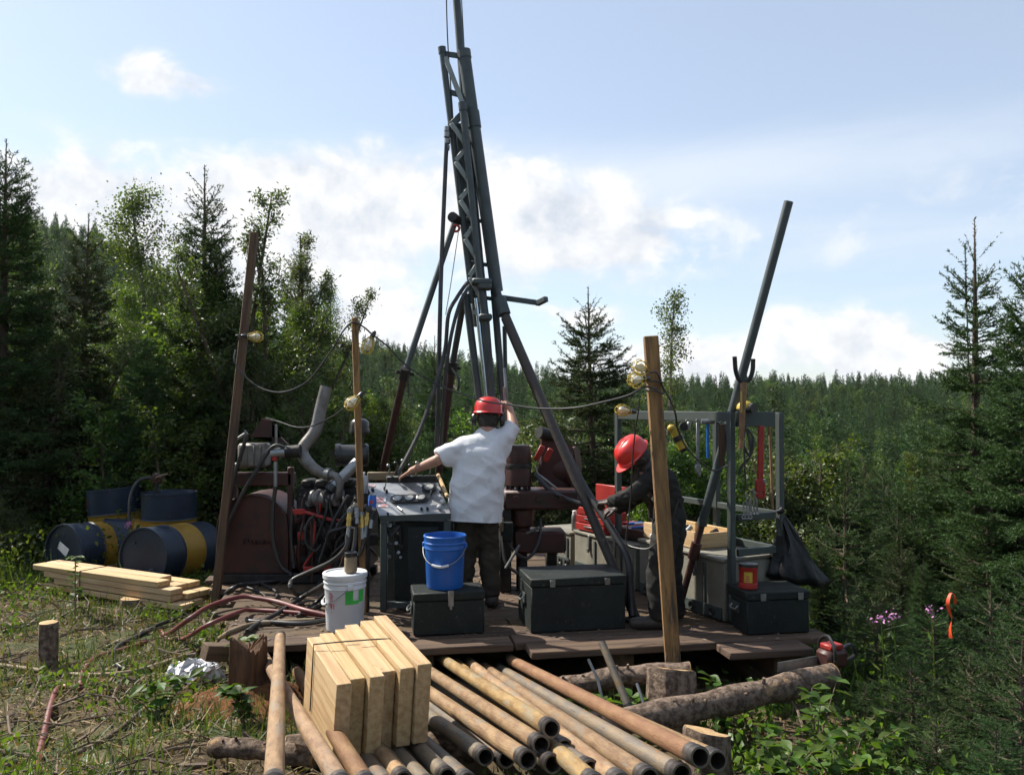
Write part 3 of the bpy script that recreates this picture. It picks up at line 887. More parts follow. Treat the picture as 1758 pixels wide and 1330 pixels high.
m_plasticblack = mat('black plastic', (.018, .018, .019), .3, 0, c2=(.03, .03, .03), bump=.04)
m_bag = mat('black bag film', (.007, .007, .008), .35, 0, c2=(.012, .012, .012), bump=.4, bscale=9, spec=.3)
m_whitebag = mat('white bag film', (.72, .72, .74), .4, 0, c2=(.6, .6, .62), bump=.5, bscale=22)
m_yellow = mat('yellow plastic', (.46, .33, .035), .45, 0, c2=(.36, .25, .025), bump=.02)
m_drumblue = mat('drum blue', (.010, .019, .035), .4, .1, c2=(.012, .026, .055), scale=4, bump=.06, c3=(.09, .085, .08), s3=12, lo3=.66, hi3=.76)
m_bulb = mat('bulb glass', (.75, .74, .66), .15, 0, c2=(.68, .66, .56), bump=0, coat=.5)
m_orange = mat('flagging ribbon', (.80, .09, .02), .5, 0, c2=(.72, .06, .015), bump=.1)
def drum_paint():
    m = mat('drum paint', (.012, .024, .046), .45, .05, c2=(.008, .015, .028), scale=4, bump=.1, scr=(.10, .085, .07), spec=.35)
    t = m.node_tree; b = t.nodes['Principled BSDF']; src = b.inputs['Base Color'].links[0].from_socket
    tcn = t.nodes.new('ShaderNodeTexCoord'); sp = t.nodes.new('ShaderNodeSeparateXYZ')
    t.links.new(tcn.outputs['Object'], sp.inputs[0])
    f = math_node(t, 'MULTIPLY', math_node(t, 'GREATER_THAN', sp.outputs[2], .285), math_node(t, 'LESS_THAN', sp.outputs[2], .585))
    mx = t.nodes.new('ShaderNodeMix'); mx.data_type = 'RGBA'
    n = t.nodes.new('ShaderNodeTexNoise'); n.inputs['Scale'].default_value = 9; t.links.new(tcn.outputs['Object'], n.inputs['Vector'])
    cr = t.nodes.new('ShaderNodeValToRGB'); cr.color_ramp.elements[0].color = (.30, .17, .014, 1); cr.color_ramp.elements[1].color = (.21, .12, .014, 1)
    cr.color_ramp.elements[0].position = .4; cr.color_ramp.elements[1].position = .7
    t.links.new(n.outputs[0], cr.inputs[0])
    t.links.new(f, mx.inputs[0]); t.links.new(src, mx.inputs[6]); t.links.new(cr.outputs[0], mx.inputs[7])
    t.links.new(mx.outputs[2], b.inputs['Base Color'])
    return m
m_drum = drum_paint()

# ---------------------------------------------------------------- platform
TH = R(10)
XA = V((math.cos(TH), math.sin(TH), 0)); YA = V((-math.sin(TH), math.cos(TH), 0))
PO = V((0, 5.55, 0))
plat = thing('drill_platform', 'low timber platform of weathered planks under the drill rig', 'platform', (0, 7.2, 0))
rp = random.Random(4)
def inplat(x, y):
    xl = -1.80 + (y - 5.6) * -.40
    return 5.62 < y < 9.3 and xl < x < 2.15
row = 0
v = -.45
while v < 3.7:
    us = [u for u in np.arange(-4, 4, .03) if (5.58 < (PO + XA * u + YA * v).y) and (-1.92 + ((PO + XA * u + YA * v).y - 5.6) * -.40 < (PO + XA * u + YA * v).x < 2.12)]
    if len(us) > 10:
        u0, u1 = us[0] + rp.uniform(-.10, .14), us[-1] + rp.uniform(-.12, .14)
        cuts = [u0]
        if u1 - u0 > 2.4:
            cuts.append(u0 + (u1 - u0) * rp.uniform(.3, .7))
        cuts.append(u1)
        for a, b in zip(cuts[:-1], cuts[1:]):
            L = b - a - .012
            me = mesh_of('plank', M().box((0, 0, 0), (L, .222, .05), None, .006), m_plank)
            c = PO + XA * ((a + b) / 2) + YA * v + V((0, 0, PZ - .027 + rp.uniform(-.006, .003)))
            put('plank', me, Matrix.Translation(c) @ (Matrix.Rotation(TH + rp.uniform(-.006, .006), 4, 'Z') @ Matrix.Rotation(rp.uniform(-.008, .008), 4, 'X')), plat)
    v += .232
for u, va, vb in ((-1.75, .55, 3.5), (-.6, .2, 3.5), (.75, .0, 3.5), (1.85, -.25, 3.4)):
    a, b = PO + XA * u + YA * va, PO + XA * u + YA * vb
    me = mesh_of('bearer', M().box((0, 0, 0), ((b - a).length, .20, .30), None, .012), m_plank)
    put('bearer', me, Matrix.Translation((a + b) / 2 + V((0, 0, PZ - .056 - .152))) @ Matrix.Rotation(TH + R(90), 4, 'Z'), plat)
def S(px, py, off=0.0):
    """the point of the platform or ground seen at a pixel"""
    g = G(px, py, PZ + off)
    if inplat(g.x, g.y):
        return g
    d = 2.0
    while d < 40:
        q = P(px, py, d)
        if q.z < hz(q.x, q.y) + off:
            break
        d += .02
    return V((q.x, q.y, hz(q.x, q.y) + off))
def wood(name, p0, p1, w_, t_, mt, parent=None, up=V((0, 0, 1)), b=.005):
    p0 = V(p0); p1 = V(p1)
    me = mesh_of(name, M().box((0, 0, 0), ((p1 - p0).length, w_, t_), None, b), mt)
    return put(name, me, Matrix.Translation((p0 + p1) / 2) @ frame_of(p1 - p0, up).to_4x4(), parent)

# ---------------------------------------------------------------- steel storage boxes
def lidded_box(name, label, fl, ang, w_, dp, h, mt, cat='box', hasp=(), handle=True, lidh=.06, hl=.11):
    """fl: front left bottom corner; w_ along the front, dp backwards"""
    c = V(fl); F = rotz(ang)
    t = thing(name, label, cat, c)
    def q(x, y, z): return c + F @ V((x, y, z))
    part('body', M().box(q(w_ / 2, dp / 2, (h - lidh) / 2 + .002), (w_, dp, h - lidh - .004), F, .008), mt, t)
    part('lid', M().box(q(w_ / 2, dp / 2, h - lidh / 2 + .002), (w_ + .012, dp + .012, lidh), F, .008), mt, t)
    for f in hasp:
        l = M().box(q(w_ * f, -.011, h - .03 - hl * .1), (.04, .008, hl), F, .003)
        if hl > .08: l.box(q(w_ * f, -.017, h - .10), (.02, .012, .035), F, .003)
        part('hasp', l, m_galv, t)
    if handle:
        l = M().box(q(-.009, dp * .5, h * .55), (.008, .12, .075), F, .003)
        part('handle_plate', l, m_greyg, t)
        part('handle', M().tube(spl([q(-.014, dp * .5 - .045, h * .60), q(-.035, dp * .5 - .04, h * .53), q(-.035, dp * .5 + .04, h * .53), q(-.014, dp * .5 + .045, h * .60)], 4), .006, 6), m_galv, t)
    return t, q
b1, q1 = lidded_box('storage_box', 'small dark green box under the blue bucket', G(710, 1093, PZ), R(10), .50, .30, .30, m_green, hasp=(.52,))
b2, q2 = lidded_box('storage_box', 'large dark green box in front of the drill head', G(912, 1088, PZ), R(11), .70, .46, .385, m_green, hasp=(.22, .80), hl=.05)
b3, q3 = lidded_box('storage_box', 'dark green box with a red can on it at the right end', G(1283, 1091, PZ), R(9), .47, .34, .30, m_green, hasp=(.25, .85), hl=.05)
RA = R(26)                                  # the row of grey boxes runs back and to the left
F4 = G(1250, 1070, PZ)
RD = V((-math.sin(RA), math.cos(RA), 0)); RP = V((math.cos(RA), math.sin(RA), 0))
def grey_box(u0, L, label, hh=.47, wd=.50):
    base = F4 + RD * u0
    t = thing('equipment_box', label, 'box', base)
    def q(u, w_, z): return base + RD * u + RP * w_ + V((0, 0, z))
    F = rotz(RA)
    part('body', M().box(q(L / 2, wd / 2, (hh - .03) / 2 + .002), (wd, L - .012, hh - .034), F, .008), m_boxgrey, t)
    part('lid', M().box(q(L / 2, wd / 2, hh - .013), (wd + .03, L - .004, .026), F, .006), m_boxgrey, t)
    part('skid_plate', M().box(q(L / 2, -.008, .055), (.014, L - .06, .09), F, .003), m_greyg, t)
    for f in (.12, .34, .66, .88):
        r = M().ring(q(L * f, -.020, .055), RP, .026, .007, 14, 6)
        part('lashing_ring', r, m_rubber, t)
    for f in (.30, .72):
        l = M().box(q(L * f, -.012, hh - .09), (.012, .03, .15), F, .003)
        l.box(q(L * f, -.02, hh - .16), (.02, .022, .04), F, .003)
        part('latch', l, m_galv, t)
        part('rib', M().box(q(L * f - .10, -.007, hh * .5), (.012, .025, hh - .12), F, .002), m_greyg, t)
    return t, q
g1, gq1 = grey_box(.03, 1.12, 'grey beige equipment box under the tool rack')
g2, gq2 = grey_box(1.20, 1.06, 'grey beige equipment box behind the second worker, under the red toolbox', .40)
g3, gq3 = grey_box(2.32, .55, 'far grey equipment box beside the drill head', .36)

# ---------------------------------------------------------------- buckets and cans
def pail(name, label, c, mt, rim=.150, foot=.128, h=.375, lid=False, bail_down=True, face=0.0):
    t = thing(name, label, 'bucket', c)
    c = V(c)
    prof = [(foot - .012, .004), (foot, .0), (foot + .004, .012), (foot + (rim - foot) * .72, h * .72), (rim - .004, h * .74), (rim + .001, h * .755), (rim - .001, h * .775), (rim - .003, h * .83), (rim + .003, h * .845), (rim + .003, h * .865), (rim - .001, h * .88), (rim + .002, h * .955), (rim + .006, h * .965), (rim + .006, h - .004), (rim + .002, h)]
    if not lid:
        prof += [(rim - .006, h), (rim - .010, h * .9), (foot - .004, .02), (.001, .018)]
    part('shell', M().lathe(prof, 40, None, c), mt, t, sharp=30)
    if lid:
        part('lid', M().lathe([(rim + .008, h - .028), (rim + .010, h + .002), (rim + .004, h + .008), (rim - .012, h + .008), (rim - .016, h - .006), (.001, h - .004)], 40, None, c), mt, t, sharp=30)
    F = rotz(face)
    pts = []
    for i in range(17):
        a = math.pi * i / 16
        pts.append(c + F @ V(((rim + .008) * math.cos(a), -(rim + .012) * math.sin(a) * .98, h * .80 - .13 * math.sin(a))))
    bl = part('bail', M().tube(pts, .0035, 6), m_galv, t)
    part('grip', M().tube(pts[6:11], .010, 8), m_white if mt is m_blue else m_white, bl)
    for sgn in (-1, 1):
        part('bail_ear', M().box(c + F @ V((sgn * (rim + .004), 0, h * .80)), (.02, .04, .04), F, .006), mt, t)
    return t
pail('bucket', 'blue plastic bucket with wire handle on the small dark box', V((G(762, 1012, PZ + .3).x, q1(.25, .17, .302).y, PZ + .306)), m_blue, face=R(-8))
wb = G(592, 1078, PZ)
wp = pail('bucket', 'white plastic bucket with green tape and red print on the platform', wb + V((0, 0, .002)), m_white, .152, .130, .40, lid=True, face=R(-65))
def wrap_patch(c, r0, r1, z0, z1, a0, a1, n=8):
    """a thin curved label on a pail or can: radii r0 (bottom) r1 (top)"""
    m = M(); vs = []; fs = []
    for i in range(n + 1):
        a = a0 + (a1 - a0) * i / n
        for r, z in ((r0, z0), (r1, z1)):
            vs.append(V(c) + V((r * math.sin(a), -r * math.cos(a), z)))
    fs = [(2 * i, 2 * i + 2, 2 * i + 3, 2 * i + 1) for i in range(n)]
    return m.add(vs, fs)
wc = wb + V((0, 0, .002))
tp_ = wrap_patch(wc, .1475, .1505, .20, .295, R(12), R(34), 6); tp_.add(*(lambda w_: (w_.v, w_.f))(wrap_patch(wc, .1475, .1482, .20, .225, R(34), R(52), 5)))
tp_.add(*(lambda w_: (w_.v, w_.f))(wrap_patch(wc, .1478, .1505, .21, .295, R(52), R(70), 6)))
part('tape_patch', tp_, m_greentape, wp)
# red lettering running up the side of the white pail
def lettering(text, size, c, mt, parent, name, F, ext=.0006):
    cu = bpy.data.curves.new(name, 'FONT'); cu.body = text; cu.size = size; cu.extrude = ext
    cu.align_x = 'CENTER'; cu.align_y = 'CENTER'
    tmp = bpy.data.objects.new(name, cu); col.objects.link(tmp)
    bpy.context.view_layer.update()
    dg = bpy.context.evaluated_depsgraph_get()
    me = bpy.data.meshes.new_from_object(tmp.evaluated_get(dg))
    bpy.data.objects.remove(tmp)
    me.materials.clear(); me.materials.append(mt)
    o = put(name, me, Matrix.Translation(c) @ F.to_4x4(), parent)
    return o
def wrap_bars(c, rad, z0, z1, a0, a1, n, seed, tall=.75):
    """rows of illegible print: short strokes"""
    rr = random.Random(seed); m = M()
    for i in range(n):
        za = z0 + (z1 - z0) * (i + .1) / n; zb = za + (z1 - z0) / n * tall
        a = a0 + rr.uniform(0, .25) * (a1 - a0); b = a1 - rr.uniform(0, .3) * (a1 - a0)
        w_ = wrap_patch(c, rad(za), rad(zb), za, zb, a, b, 3); m.add(w_.v, w_.f)
    return m
radw = lambda z: .1325 + (.1515 - .1325) * z / .40
part('red_print', wrap_bars(wc, radw, .215, .28, R(-40), R(-22), 9, 1, .6), m_redprint, wp)
part('red_emblem', wrap_patch(wc, radw(.165), radw(.205), .165, .205, R(-38), R(-20), 4), m_redprint, wp)
part('small_print', wrap_bars(wc, radw, .10, .155, R(-38), R(-22), 8, 2, .55), m_redprint, wp)
cup = thing('jar', 'grey plastic jar with black rim standing on the white bucket', 'jar', wb + V((.045, -.02, .411)))
cl = cup.location
part('body', M().lathe([(.042, 0), (.046, .004), (.046, .10), (.041, .112)], 24, None, cl), m_tanhose, cup)
part('lid', M().lathe([(.043, .1125), (.046, .115), (.046, .142), (.040, .145), (.036, .135), (.001, .132)], 24, None, cl), m_plasticblack, cup)
rc = thing('coffee_can', 'red plastic can with dark lid on the right end box', 'can', q3(.07, .13, .304))
cl = rc.location
part('body', M().lathe([(.062, 0), (.068, .006), (.068, .035), (.064, .04), (.064, .13), (.068, .136), (.068, .155)], 28, None, cl), m_red, rc)
part('lid', M().lathe([(.069, .1555), (.071, .158), (.071, .176), (.062, .180), (.001, .180)], 28, None, cl), m_plasticblack, rc)
part('label_patch', wrap_patch(cl, .0665, .0665, .05, .125, R(-42), R(10), 8), m_yellow, rc)
part('label_print', wrap_bars(cl, lambda z: .0672, .055, .105, R(-34), R(0), 3, 5, .5), m_redprint, rc)

# ---------------------------------------------------------------- fuel drums
def drum_parts(t):
    Hh, r = .88, .288
    prof = [(.001, .020), (r - .018, .020), (r - .014, .0), (r + .004, .0), (r + .006, .014), (r, .02), (r, .27), (r + .009, .285), (r + .009, .292), (r, .305), (r, .565), (r + .009, .58), (r + .009, .588), (r, .60), (r, .86), (r + .006, .866), (r + .004, .88), (r - .014, .88), (r - .018, .862)]
    o = part('shell', M().lathe(prof, 48), m_drum, t, sharp=30)
    hd = part('head', M().lathe([(r - .018, .860), (r - .03, .858), (.001, .862)], 48), m_drumblue, t)
    part('bung', M().lathe([(.034, .860), (.034, .872), (.026, .876), (.001, .876)], 14, None, (.17, .05, 0)), m_drumblue, hd)
    part('bung', M().lathe([(.018, .860), (.018, .870), (.001, .872)], 10, None, (-.17, -.06, 0)), m_drumblue, hd)
    sp = M().add(*(lambda w_: (w_.v, w_.f))(wrap_patch((0, 0, 0), .2895, .2895, .66, .80, R(-18), R(18), 6)))
    sk = part('sticker', sp, m_red, t); s2 = wrap_patch((0, 0, 0), .290, .290, .64, .675, R(-18), R(18), 6)
    part('sticker_foot', s2, m_paper, sk)
d0 = thing('fuel_drum', '', 'drum', group='blue and yellow fuel drums')
drum_parts(d0)
def set_drum(o, label, base, axis, spin=0.0):
    q = V(axis).to_track_quat('Z', 'Y')
    o.rotation_mode = 'QUATERNION'
    o.rotation_quaternion = q @ Quaternion((0, 0, 1), spin)
    o.location = base
    o['label'] = label
ax = V((-.45, -.89, .06)).normalized()       # head end towards us, at the left
c = P(172, 922, 9.0)
drums = [d0] + [copy_tree(d0) for _ in range(4)]
gz_ = lambda p, r=.295: V((p.x, p.y, hz(p.x, p.y) + r))
set_drum(d0, 'blue and yellow drum lying with its papered head facing left', gz_(c) - ax * .44, ax, 4.4)
c = P(205, 920, 9.75); set_drum(drums[1], 'blue and yellow drum standing at the back, left of the pair', V((c.x, c.y, hz(c.x, c.y))), V((-.10, .02, 1)), R(28))
c = P(290, 920, 9.25); set_drum(drums[2], 'blue and yellow drum standing upright with a hand pump on top', V((c.x, c.y, hz(c.x, c.y))), V((.0, .0, 1)), R(-40))
ax = V((-.30, -.94, .06)).normalized()
c = P(318, 962, 8.85); set_drum(drums[3], 'drum lying with its dark blue head towards us beside the slab post', gz_(c) - ax * .25, ax, 5.1)
ax = V((.88, .30, -.06)).normalized()
c = P(238, 928, 9.2); set_drum(drums[4], 'mostly hidden drum lying behind the papered one', gz_(c, .30) - ax * .36, ax, 2.4)
pz = M().prism([V((-.08, -.10, .8622)), V((.0, -.11, .8622)), V((.03, .05, .8622)), V((-.06, .07, .8622))], (0, 0, .0012))
o = bpy.data.objects.new('paper_label', mesh_of('paper_label', pz, m_paper)); col.objects.link(o); o.parent = d0
pt = drums[2].location
pump = thing('hand_pump', 'dark red hand pump on top of the standing drum', 'pump', pt + V((-.12, -.05, .878)))
pl = pump.location
part('stem', M().tube([pl + V((0, 0, -.018)), pl + V((0, 0, .13))], .022, 10), m_engine, pump)
part('body', M().lathe([(.001, -.03), (.05, -.025), (.065, 0), (.05, .025), (.001, .03)], 18, frame_of(V((0, 0, 1)), V((0, -1, 0))), pl + V((0, 0, .15))), m_darkred, pump)
part('crank', M().tube([pl + V((0, -.03, .15)), pl + V((.02, -.06, .17)), pl + V((.14, -.07, .21)), pl + V((.15, -.14, .21))], .011, 8), m_tanhose, pump)
hp = [pl + V((-.05, 0, .16)), pl + V((-.16, -.08, .14)), pl + V((-.22, -.16, -.05)), pl + V((-.18, -.22, -.42)), pl + V((-.02, -.28, -.68)), pl + V((.10, -.32, -.80))]
part('hose', M().tube(spl(hp, 6), .017, 8), m_rubber, pump)

# ---------------------------------------------------------------- lumber stack at the left
ls = thing('lumber_stack', 'strapped stack of pale sawn boards in front of the drums', 'lumber', V((-3.8, 7.9, hz(-3.8, 7.9))))
e0, e1 = V((-4.42, 8.30, 0)), V((-2.84, 7.46, 0))
ld = (e1 - e0).normalized(); lp_ = V((ld.y, -ld.x, 0))
gzl = hz(-3.8, 7.9) + .05
rl = random.Random(8)
for lay in range(4):
    for k in range(3):
        o0 = rl.uniform(-.10, .10) - (.22 if lay == 3 else 0); o1 = rl.uniform(-.10, .10) - (.30 if lay == 3 else .12 * (lay == 2))
        if lay == 3 and k == 2: continue
        zc_ = gzl + .03 + lay * .054 + (.006 if lay else 0)
        off = lp_ * (.15 - k * .145)
        wood('board', e0 + off + ld * o0 + V((0, 0, zc_)), e1 + off + ld * o1 + V((0, 0, zc_)), .14, .050, m_lumber, ls)
for f in (.28,):
    b = e0 + (e1 - e0) * f
    w_ = M()
    ring = [b + lp_ * .226 + V((0, 0, gzl)), b + lp_ * .226 + V((0, 0, gzl + .225)), b - lp_ * .21 + V((0, 0, gzl + .225))]
    part('strap', w_.tube(ring, .005, 5), m_rubber, ls)

# ---------------------------------------------------------------- wooden posts
def post(name, label, top, bot, w_, t_, mt, up=V((0, -1, 0))):
    top = V(top); bot = V(bot); L = (top - bot).length
    me = mesh_of(name, M().box((0, 0, L / 2), (w_, t_, L), None, .006), mt)
    F = frame_of(top - bot, up)                     # X along the post
    Rm = Matrix((F.col[1], F.col[2], F.col[0])).transposed()
    if Rm.determinant() < 0:
        Rm = Matrix((-F.col[1], F.col[2], F.col[0])).transposed()
    o = put(name, me, Matrix.Translation(bot) @ Rm.to_4x4())
    return tag(o, label, 'post')
bt = P(366, 1020, 7.35); post('wooden_post', 'tall dark slab post leaning right, left of the power unit', P(437, 399, 7.6), V((bt.x, bt.y, hz(bt.x, bt.y) - .1)), .074, .045, m_slab)
post('wooden_post', 'slim orange-tan post rising behind the white bucket', P(609, 545, 6.45), P(625, 1050, 6.5), .048, .045, m_post)
bt = P(1160, 1140, 5.42); post('wooden_post', 'thick tan board post in front of the second worker', P(1117, 577, 5.55), V((bt.x + .01, bt.y, hz(bt.x, bt.y) - .1)), .098, .05, m_post)

# ---------------------------------------------------------------- logs and stumps
def log(name, label, pts, r, seed, cat='log', knots=5, cut=True):
    rr = random.Random(seed)
    c = sum((V(q) for q in pts), V()) / len(pts)
    t = thing(name, label, cat, V((c.x, c.y, min(V(q).z for q in pts) - .05)))
    p = spl(pts, 7)
    m = M().tube(p, [r * (1 + .10 * math.sin(i * 1.3) + rr.uniform(-.04, .04)) for i in range(len(p))], 14)
    part('bark', m, m_log, t)
    for k in range(knots):
        i = rr.randrange(1, len(p) - 1); a = rr.uniform(-1.2, 1.2)
        d = V((math.sin(a) * .5, -.4, math.cos(a)))
        part('branch_stub', M().tube([p[i] + d * r * .5, p[i] + d.normalized() * (r + rr.uniform(.004, .03))], [r * .22, r * .12], 7), m_log, t)
    if cut:
        for e, f in ((0, 1), (-1, -2)):
            d = (p[e] - p[f]).normalized()
            F = frame_of(d)
            part('cut_face', M().tube([p[e] + d * .001, p[e] + d * .004], r * .93, 14), m_cut, t)
    return t
log('fallen_log', 'rough barked log running up to the right beside the rods', [V((-1.15, 4.25, .22)), V((-.2, 4.42, .18)), P(1100, 1232, 4.62), P(1260, 1200, 4.86), P(1428, 1158, 5.2)], .078, 1, knots=9)
log('fallen_log', 'grey log lying behind the round stump, below the platform edge', [P(955, 1182, 5.25), P(1060, 1162, 5.2), P(1185, 1152, 5.15)], .062, 2)
log('fallen_log', 'short broken log half buried at the bottom left', [P(365, 1282, 3.9), P(430, 1285, 3.85), P(540, 1300, 3.8)], .045, 3)
log('fallen_log', 'thin dead branch lying in the grass left of the rods', [S(120, 1300, .02), S(190, 1262, .04), S(250, 1215, .03)], .014, 4, cat='branch', knots=2)
def stump(name, label, px0, px1, pyt, d, bot, seed, jag=.0, mt=None, taper=1.15, tilt=.0, side=.0):
    rr = random.Random(seed)
    r = (px1 - px0) / 2 / FPX * d
    c = P((px0 + px1) / 2, pyt, d)
    t = thing(name, label, 'stump', V((c.x, c.y + r, hz(c.x, c.y))))
    m = M(); n = 22 if not jag else 64; vs = []; fs = []
    zb = min(bot, hz(c.x, c.y)) - .06
    rows = [(zb, taper * 1.12), (zb + (c.z - zb) * .3, taper), (zb + (c.z - zb) * .75, 1.02), (c.z - .012, 1.0), (c.z, .95)]
    ph = [rr.uniform(.92, 1.08) for _ in range(n)]
    jg = [jag * (.6 * math.sin(2 * 6.283 * k / n + 1) + .5 * math.sin(5 * 6.283 * k / n + 2.2) + rr.uniform(-.6, .6)) for k in range(n)]
    for i, (z, s_) in enumerate(rows):
        for k in range(n):
            a = 2 * math.pi * k / n
            zz = z + (jg[k] - tilt * r * (math.sin(a) + 1) - side * r * math.cos(a) if i >= 2 else 0)
            vs.append(V((c.x + math.cos(a) * r * s_ * ph[k], c.y + r + math.sin(a) * r * s_ * ph[k], zz)))
    for i in range(len(rows) - 1):
        for k in range(n):
            k2 = (k + 1) % n
            fs.append((i * n + k, i * n + k2, (i + 1) * n + k2, (i + 1) * n + k))
    part('bark', m.add(vs, fs), mt or m_log, t)
    top = vs[-n:]
    cc = V((c.x, c.y + r, c.z - tilt * r + (-.05 if jag else .002)))
    m2 = M().add([q + V((0, 0, .001)) for q in top] + [cc], [(k, (k + 1) % n, n) for k in range(n)])
    part('cut_face', m2, m_cut if not jag else m_rot, t)
    return t
stump('tree_stump', 'round bark covered stump below the tan post', 1120, 1203, 1150, 4.85, .0, 1, tilt=.27, side=.09)
stump('tree_stump', 'dark stump at the near end of the rust brown rod', 1182, 1262, 1262, 4.05, .0, 2, tilt=.20, side=.22)
stump('tree_stump', 'splintered rotten stump at the platform corner, left of the rods', 388, 448, 1112, 5.05, .0, 3, .04, m_rot)
stump('tree_stump', 'thin square cut stump standing in the grass at the left', 58, 90, 1072, 5.75, .0, 4, taper=1.0)
stump('tree_stump', 'low pale cut stump in front of the lumber stack', 198, 238, 1031, 7.4, .0, 5)
wood_o = wood('timber_block', P(350, 1118, 5.35), P(412, 1120, 5.5), .12, .10, m_plank); tag(wood_o, 'square timber block under the platform corner beside the rotten stump', 'timber')

# ---------------------------------------------------------------- drill rods
def rod_mesh(name, mt, L=3.0, r=.035):
    me = bpy.data.meshes.new(name)
    return mesh_of(name, M().pipe((0, 0, 0), (L, 0, 0), r, .005, 22), mt)
ROD = {k: rod_mesh('rod', m_) for k, m_ in (('t', m_rod), ('r', m_rodrust), ('g', m_rodgrey))}
pin_ = M().pipe((-.030, 0, 0), (.045, 0, 0), .0365, .008, 22)
for k_ in range(4):
    pin_.ring((-.024 + k_ * .009, 0, 0), V((1, 0, 0)), .0365, .0018, 22, 5)
PIN = mesh_of('joint', pin_, m_joint)
BOXJ = mesh_of('joint', M().pipe((2.93, 0, 0), (3.02, 0, 0), .0365, .009, 22), m_joint)
G_ROD = 'steel drill rods piled in the foreground'
def rod(near, far, k, label):
    near = V(near); far = V(far)
    d = (far - near).normalized()
    t = tag(bpy.data.objects.new('drill_rod', None), label, 'drill rod', G_ROD)
    t.empty_display_size = .1; col.objects.link(t)
    t.location = near
    Mx = Matrix.Translation(near) @ frame_of(d).to_4x4()
    put('tube', ROD[k], Mx, t); put('joint', PIN, Mx, t); put('joint', BOXJ, Mx, t)
    return t
def rod_px(n, f, k, label, dn, df=None):
    """near and far pixel; the far distance is found so that the rod is 3 m long"""
    a = P(n[0], n[1], dn)
    if df is None:
        df = dn + 2.0
        while (P(f[0], f[1], df) - a).length < 2.98 and df < dn + 4:
            df += .01
    return rod(a, P(f[0], f[1], df), k, label)
L_L = 'muddy drill rod in the bottom layer under the board bundle'
rod_px((470, 1345), (481, 1092), 't', 'single tan drill rod pointing straight at us, left of the board bundle', 2.75)
rod_px((585, 1345), (452, 1125), 't', 'mottled tan drill rod just right of the straight one', 2.85)
rod_px((628, 1345), (508, 1150), 'r', 'rust red drill rod to the left of the board bundle', 2.9)
rod_px((690, 1335), (525, 1135), 't', L_L, 3.35)
rod_px((1196, 1296), (876, 1132), 'r', 'rust brown drill rod on top at the right edge of the pile', 2.93)
rod_px((1226, 1302), (890, 1146), 't', 'drill rod lying behind the rust brown one at the right edge', 3.02)
rod_px((1165, 1325), (858, 1148), 'g', 'grey drill rod beside the rust brown one in the pile', 2.95)
rod_px((1110, 1332), (832, 1146), 't', 'tan drill rod next to the grey one, left of the rust brown rod', 2.93)
rod_px((1062, 1340), (806, 1138), 't', 'middle one of the long tan rods running off the bottom edge', 2.92)
rod_px((1018, 1342), (785, 1140), 't', 'leftmost of the long tan rods running off the bottom edge, right of the open ends', 2.93)
rod_px((943, 1248), (742, 1120), 't', 'upper tan drill rod with its dark open end beside the board bundle', 3.38)
rod_px((925, 1275), (700, 1128), 't', 'tan drill rod just below the upper one, dark open end', 3.36)
rod_px((966, 1281), (770, 1140), 'g', 'grey drill rod tucked under the upper tan one', 3.4)
rod_px((902, 1301), (668, 1140), 't', 'pale drill rod with a steel ringed open end low in the pile', 3.25)
rod_px((945, 1308), (720, 1155), 'g', 'grey drill rod end lowest in the pile below the upper tan rod', 3.28)
rod_px((830, 1296), (628, 1150), 'g', 'grey drill rod with ringed open end at the foot of the board bundle', 3.52)
rod_px((866, 1300), (648, 1150), 'g', 'second grey drill rod end from the foot of the board bundle', 3.52)
rod_px((765, 1330), (585, 1150), 'g', L_L, 3.4)
rod_px((800, 1338), (605, 1165), 'g', L_L, 3.35)
rod_px((735, 1348), (560, 1160), 'g', L_L, 3.3)
rod_px((700, 1345), (548, 1142), 'g', L_L, 3.35)
rod_px((1010, 1318), (770, 1165), 'g', 'grey rod showing low between the tan rods at the bottom edge', 3.1)
rod_px((665, 1350), (520, 1152), 'g', L_L, 3.3)
sh = thing('pipe', 'short grey pipe standing tilted in the weeds below the platform edge', 'pipe', S(1080, 1215))
part('tube', M().pipe(P(1084, 1225, 4.8), P(1033, 1102, 5.05), .023, .004, 16), m_rodgrey, sh)
part('collar', M().pipe(P(1077, 1208, 4.83), P(1083, 1222, 4.805), .027, .003, 16), m_rubber, sh)
solo('metal_stake', M().tube([P(1035, 1203, 4.9), P(1026, 1165, 4.95), P(1010, 1131, 5.0)], .009, 8), m_galv, 'thin pale metal stake left of the tilted pipe', 'stake')
solo('metal_stake', M().tube([P(1112, 1228, 4.8), P(1093, 1172, 4.9)], .009, 8), m_galv, 'thin pale metal stake right of the tilted pipe', 'stake')

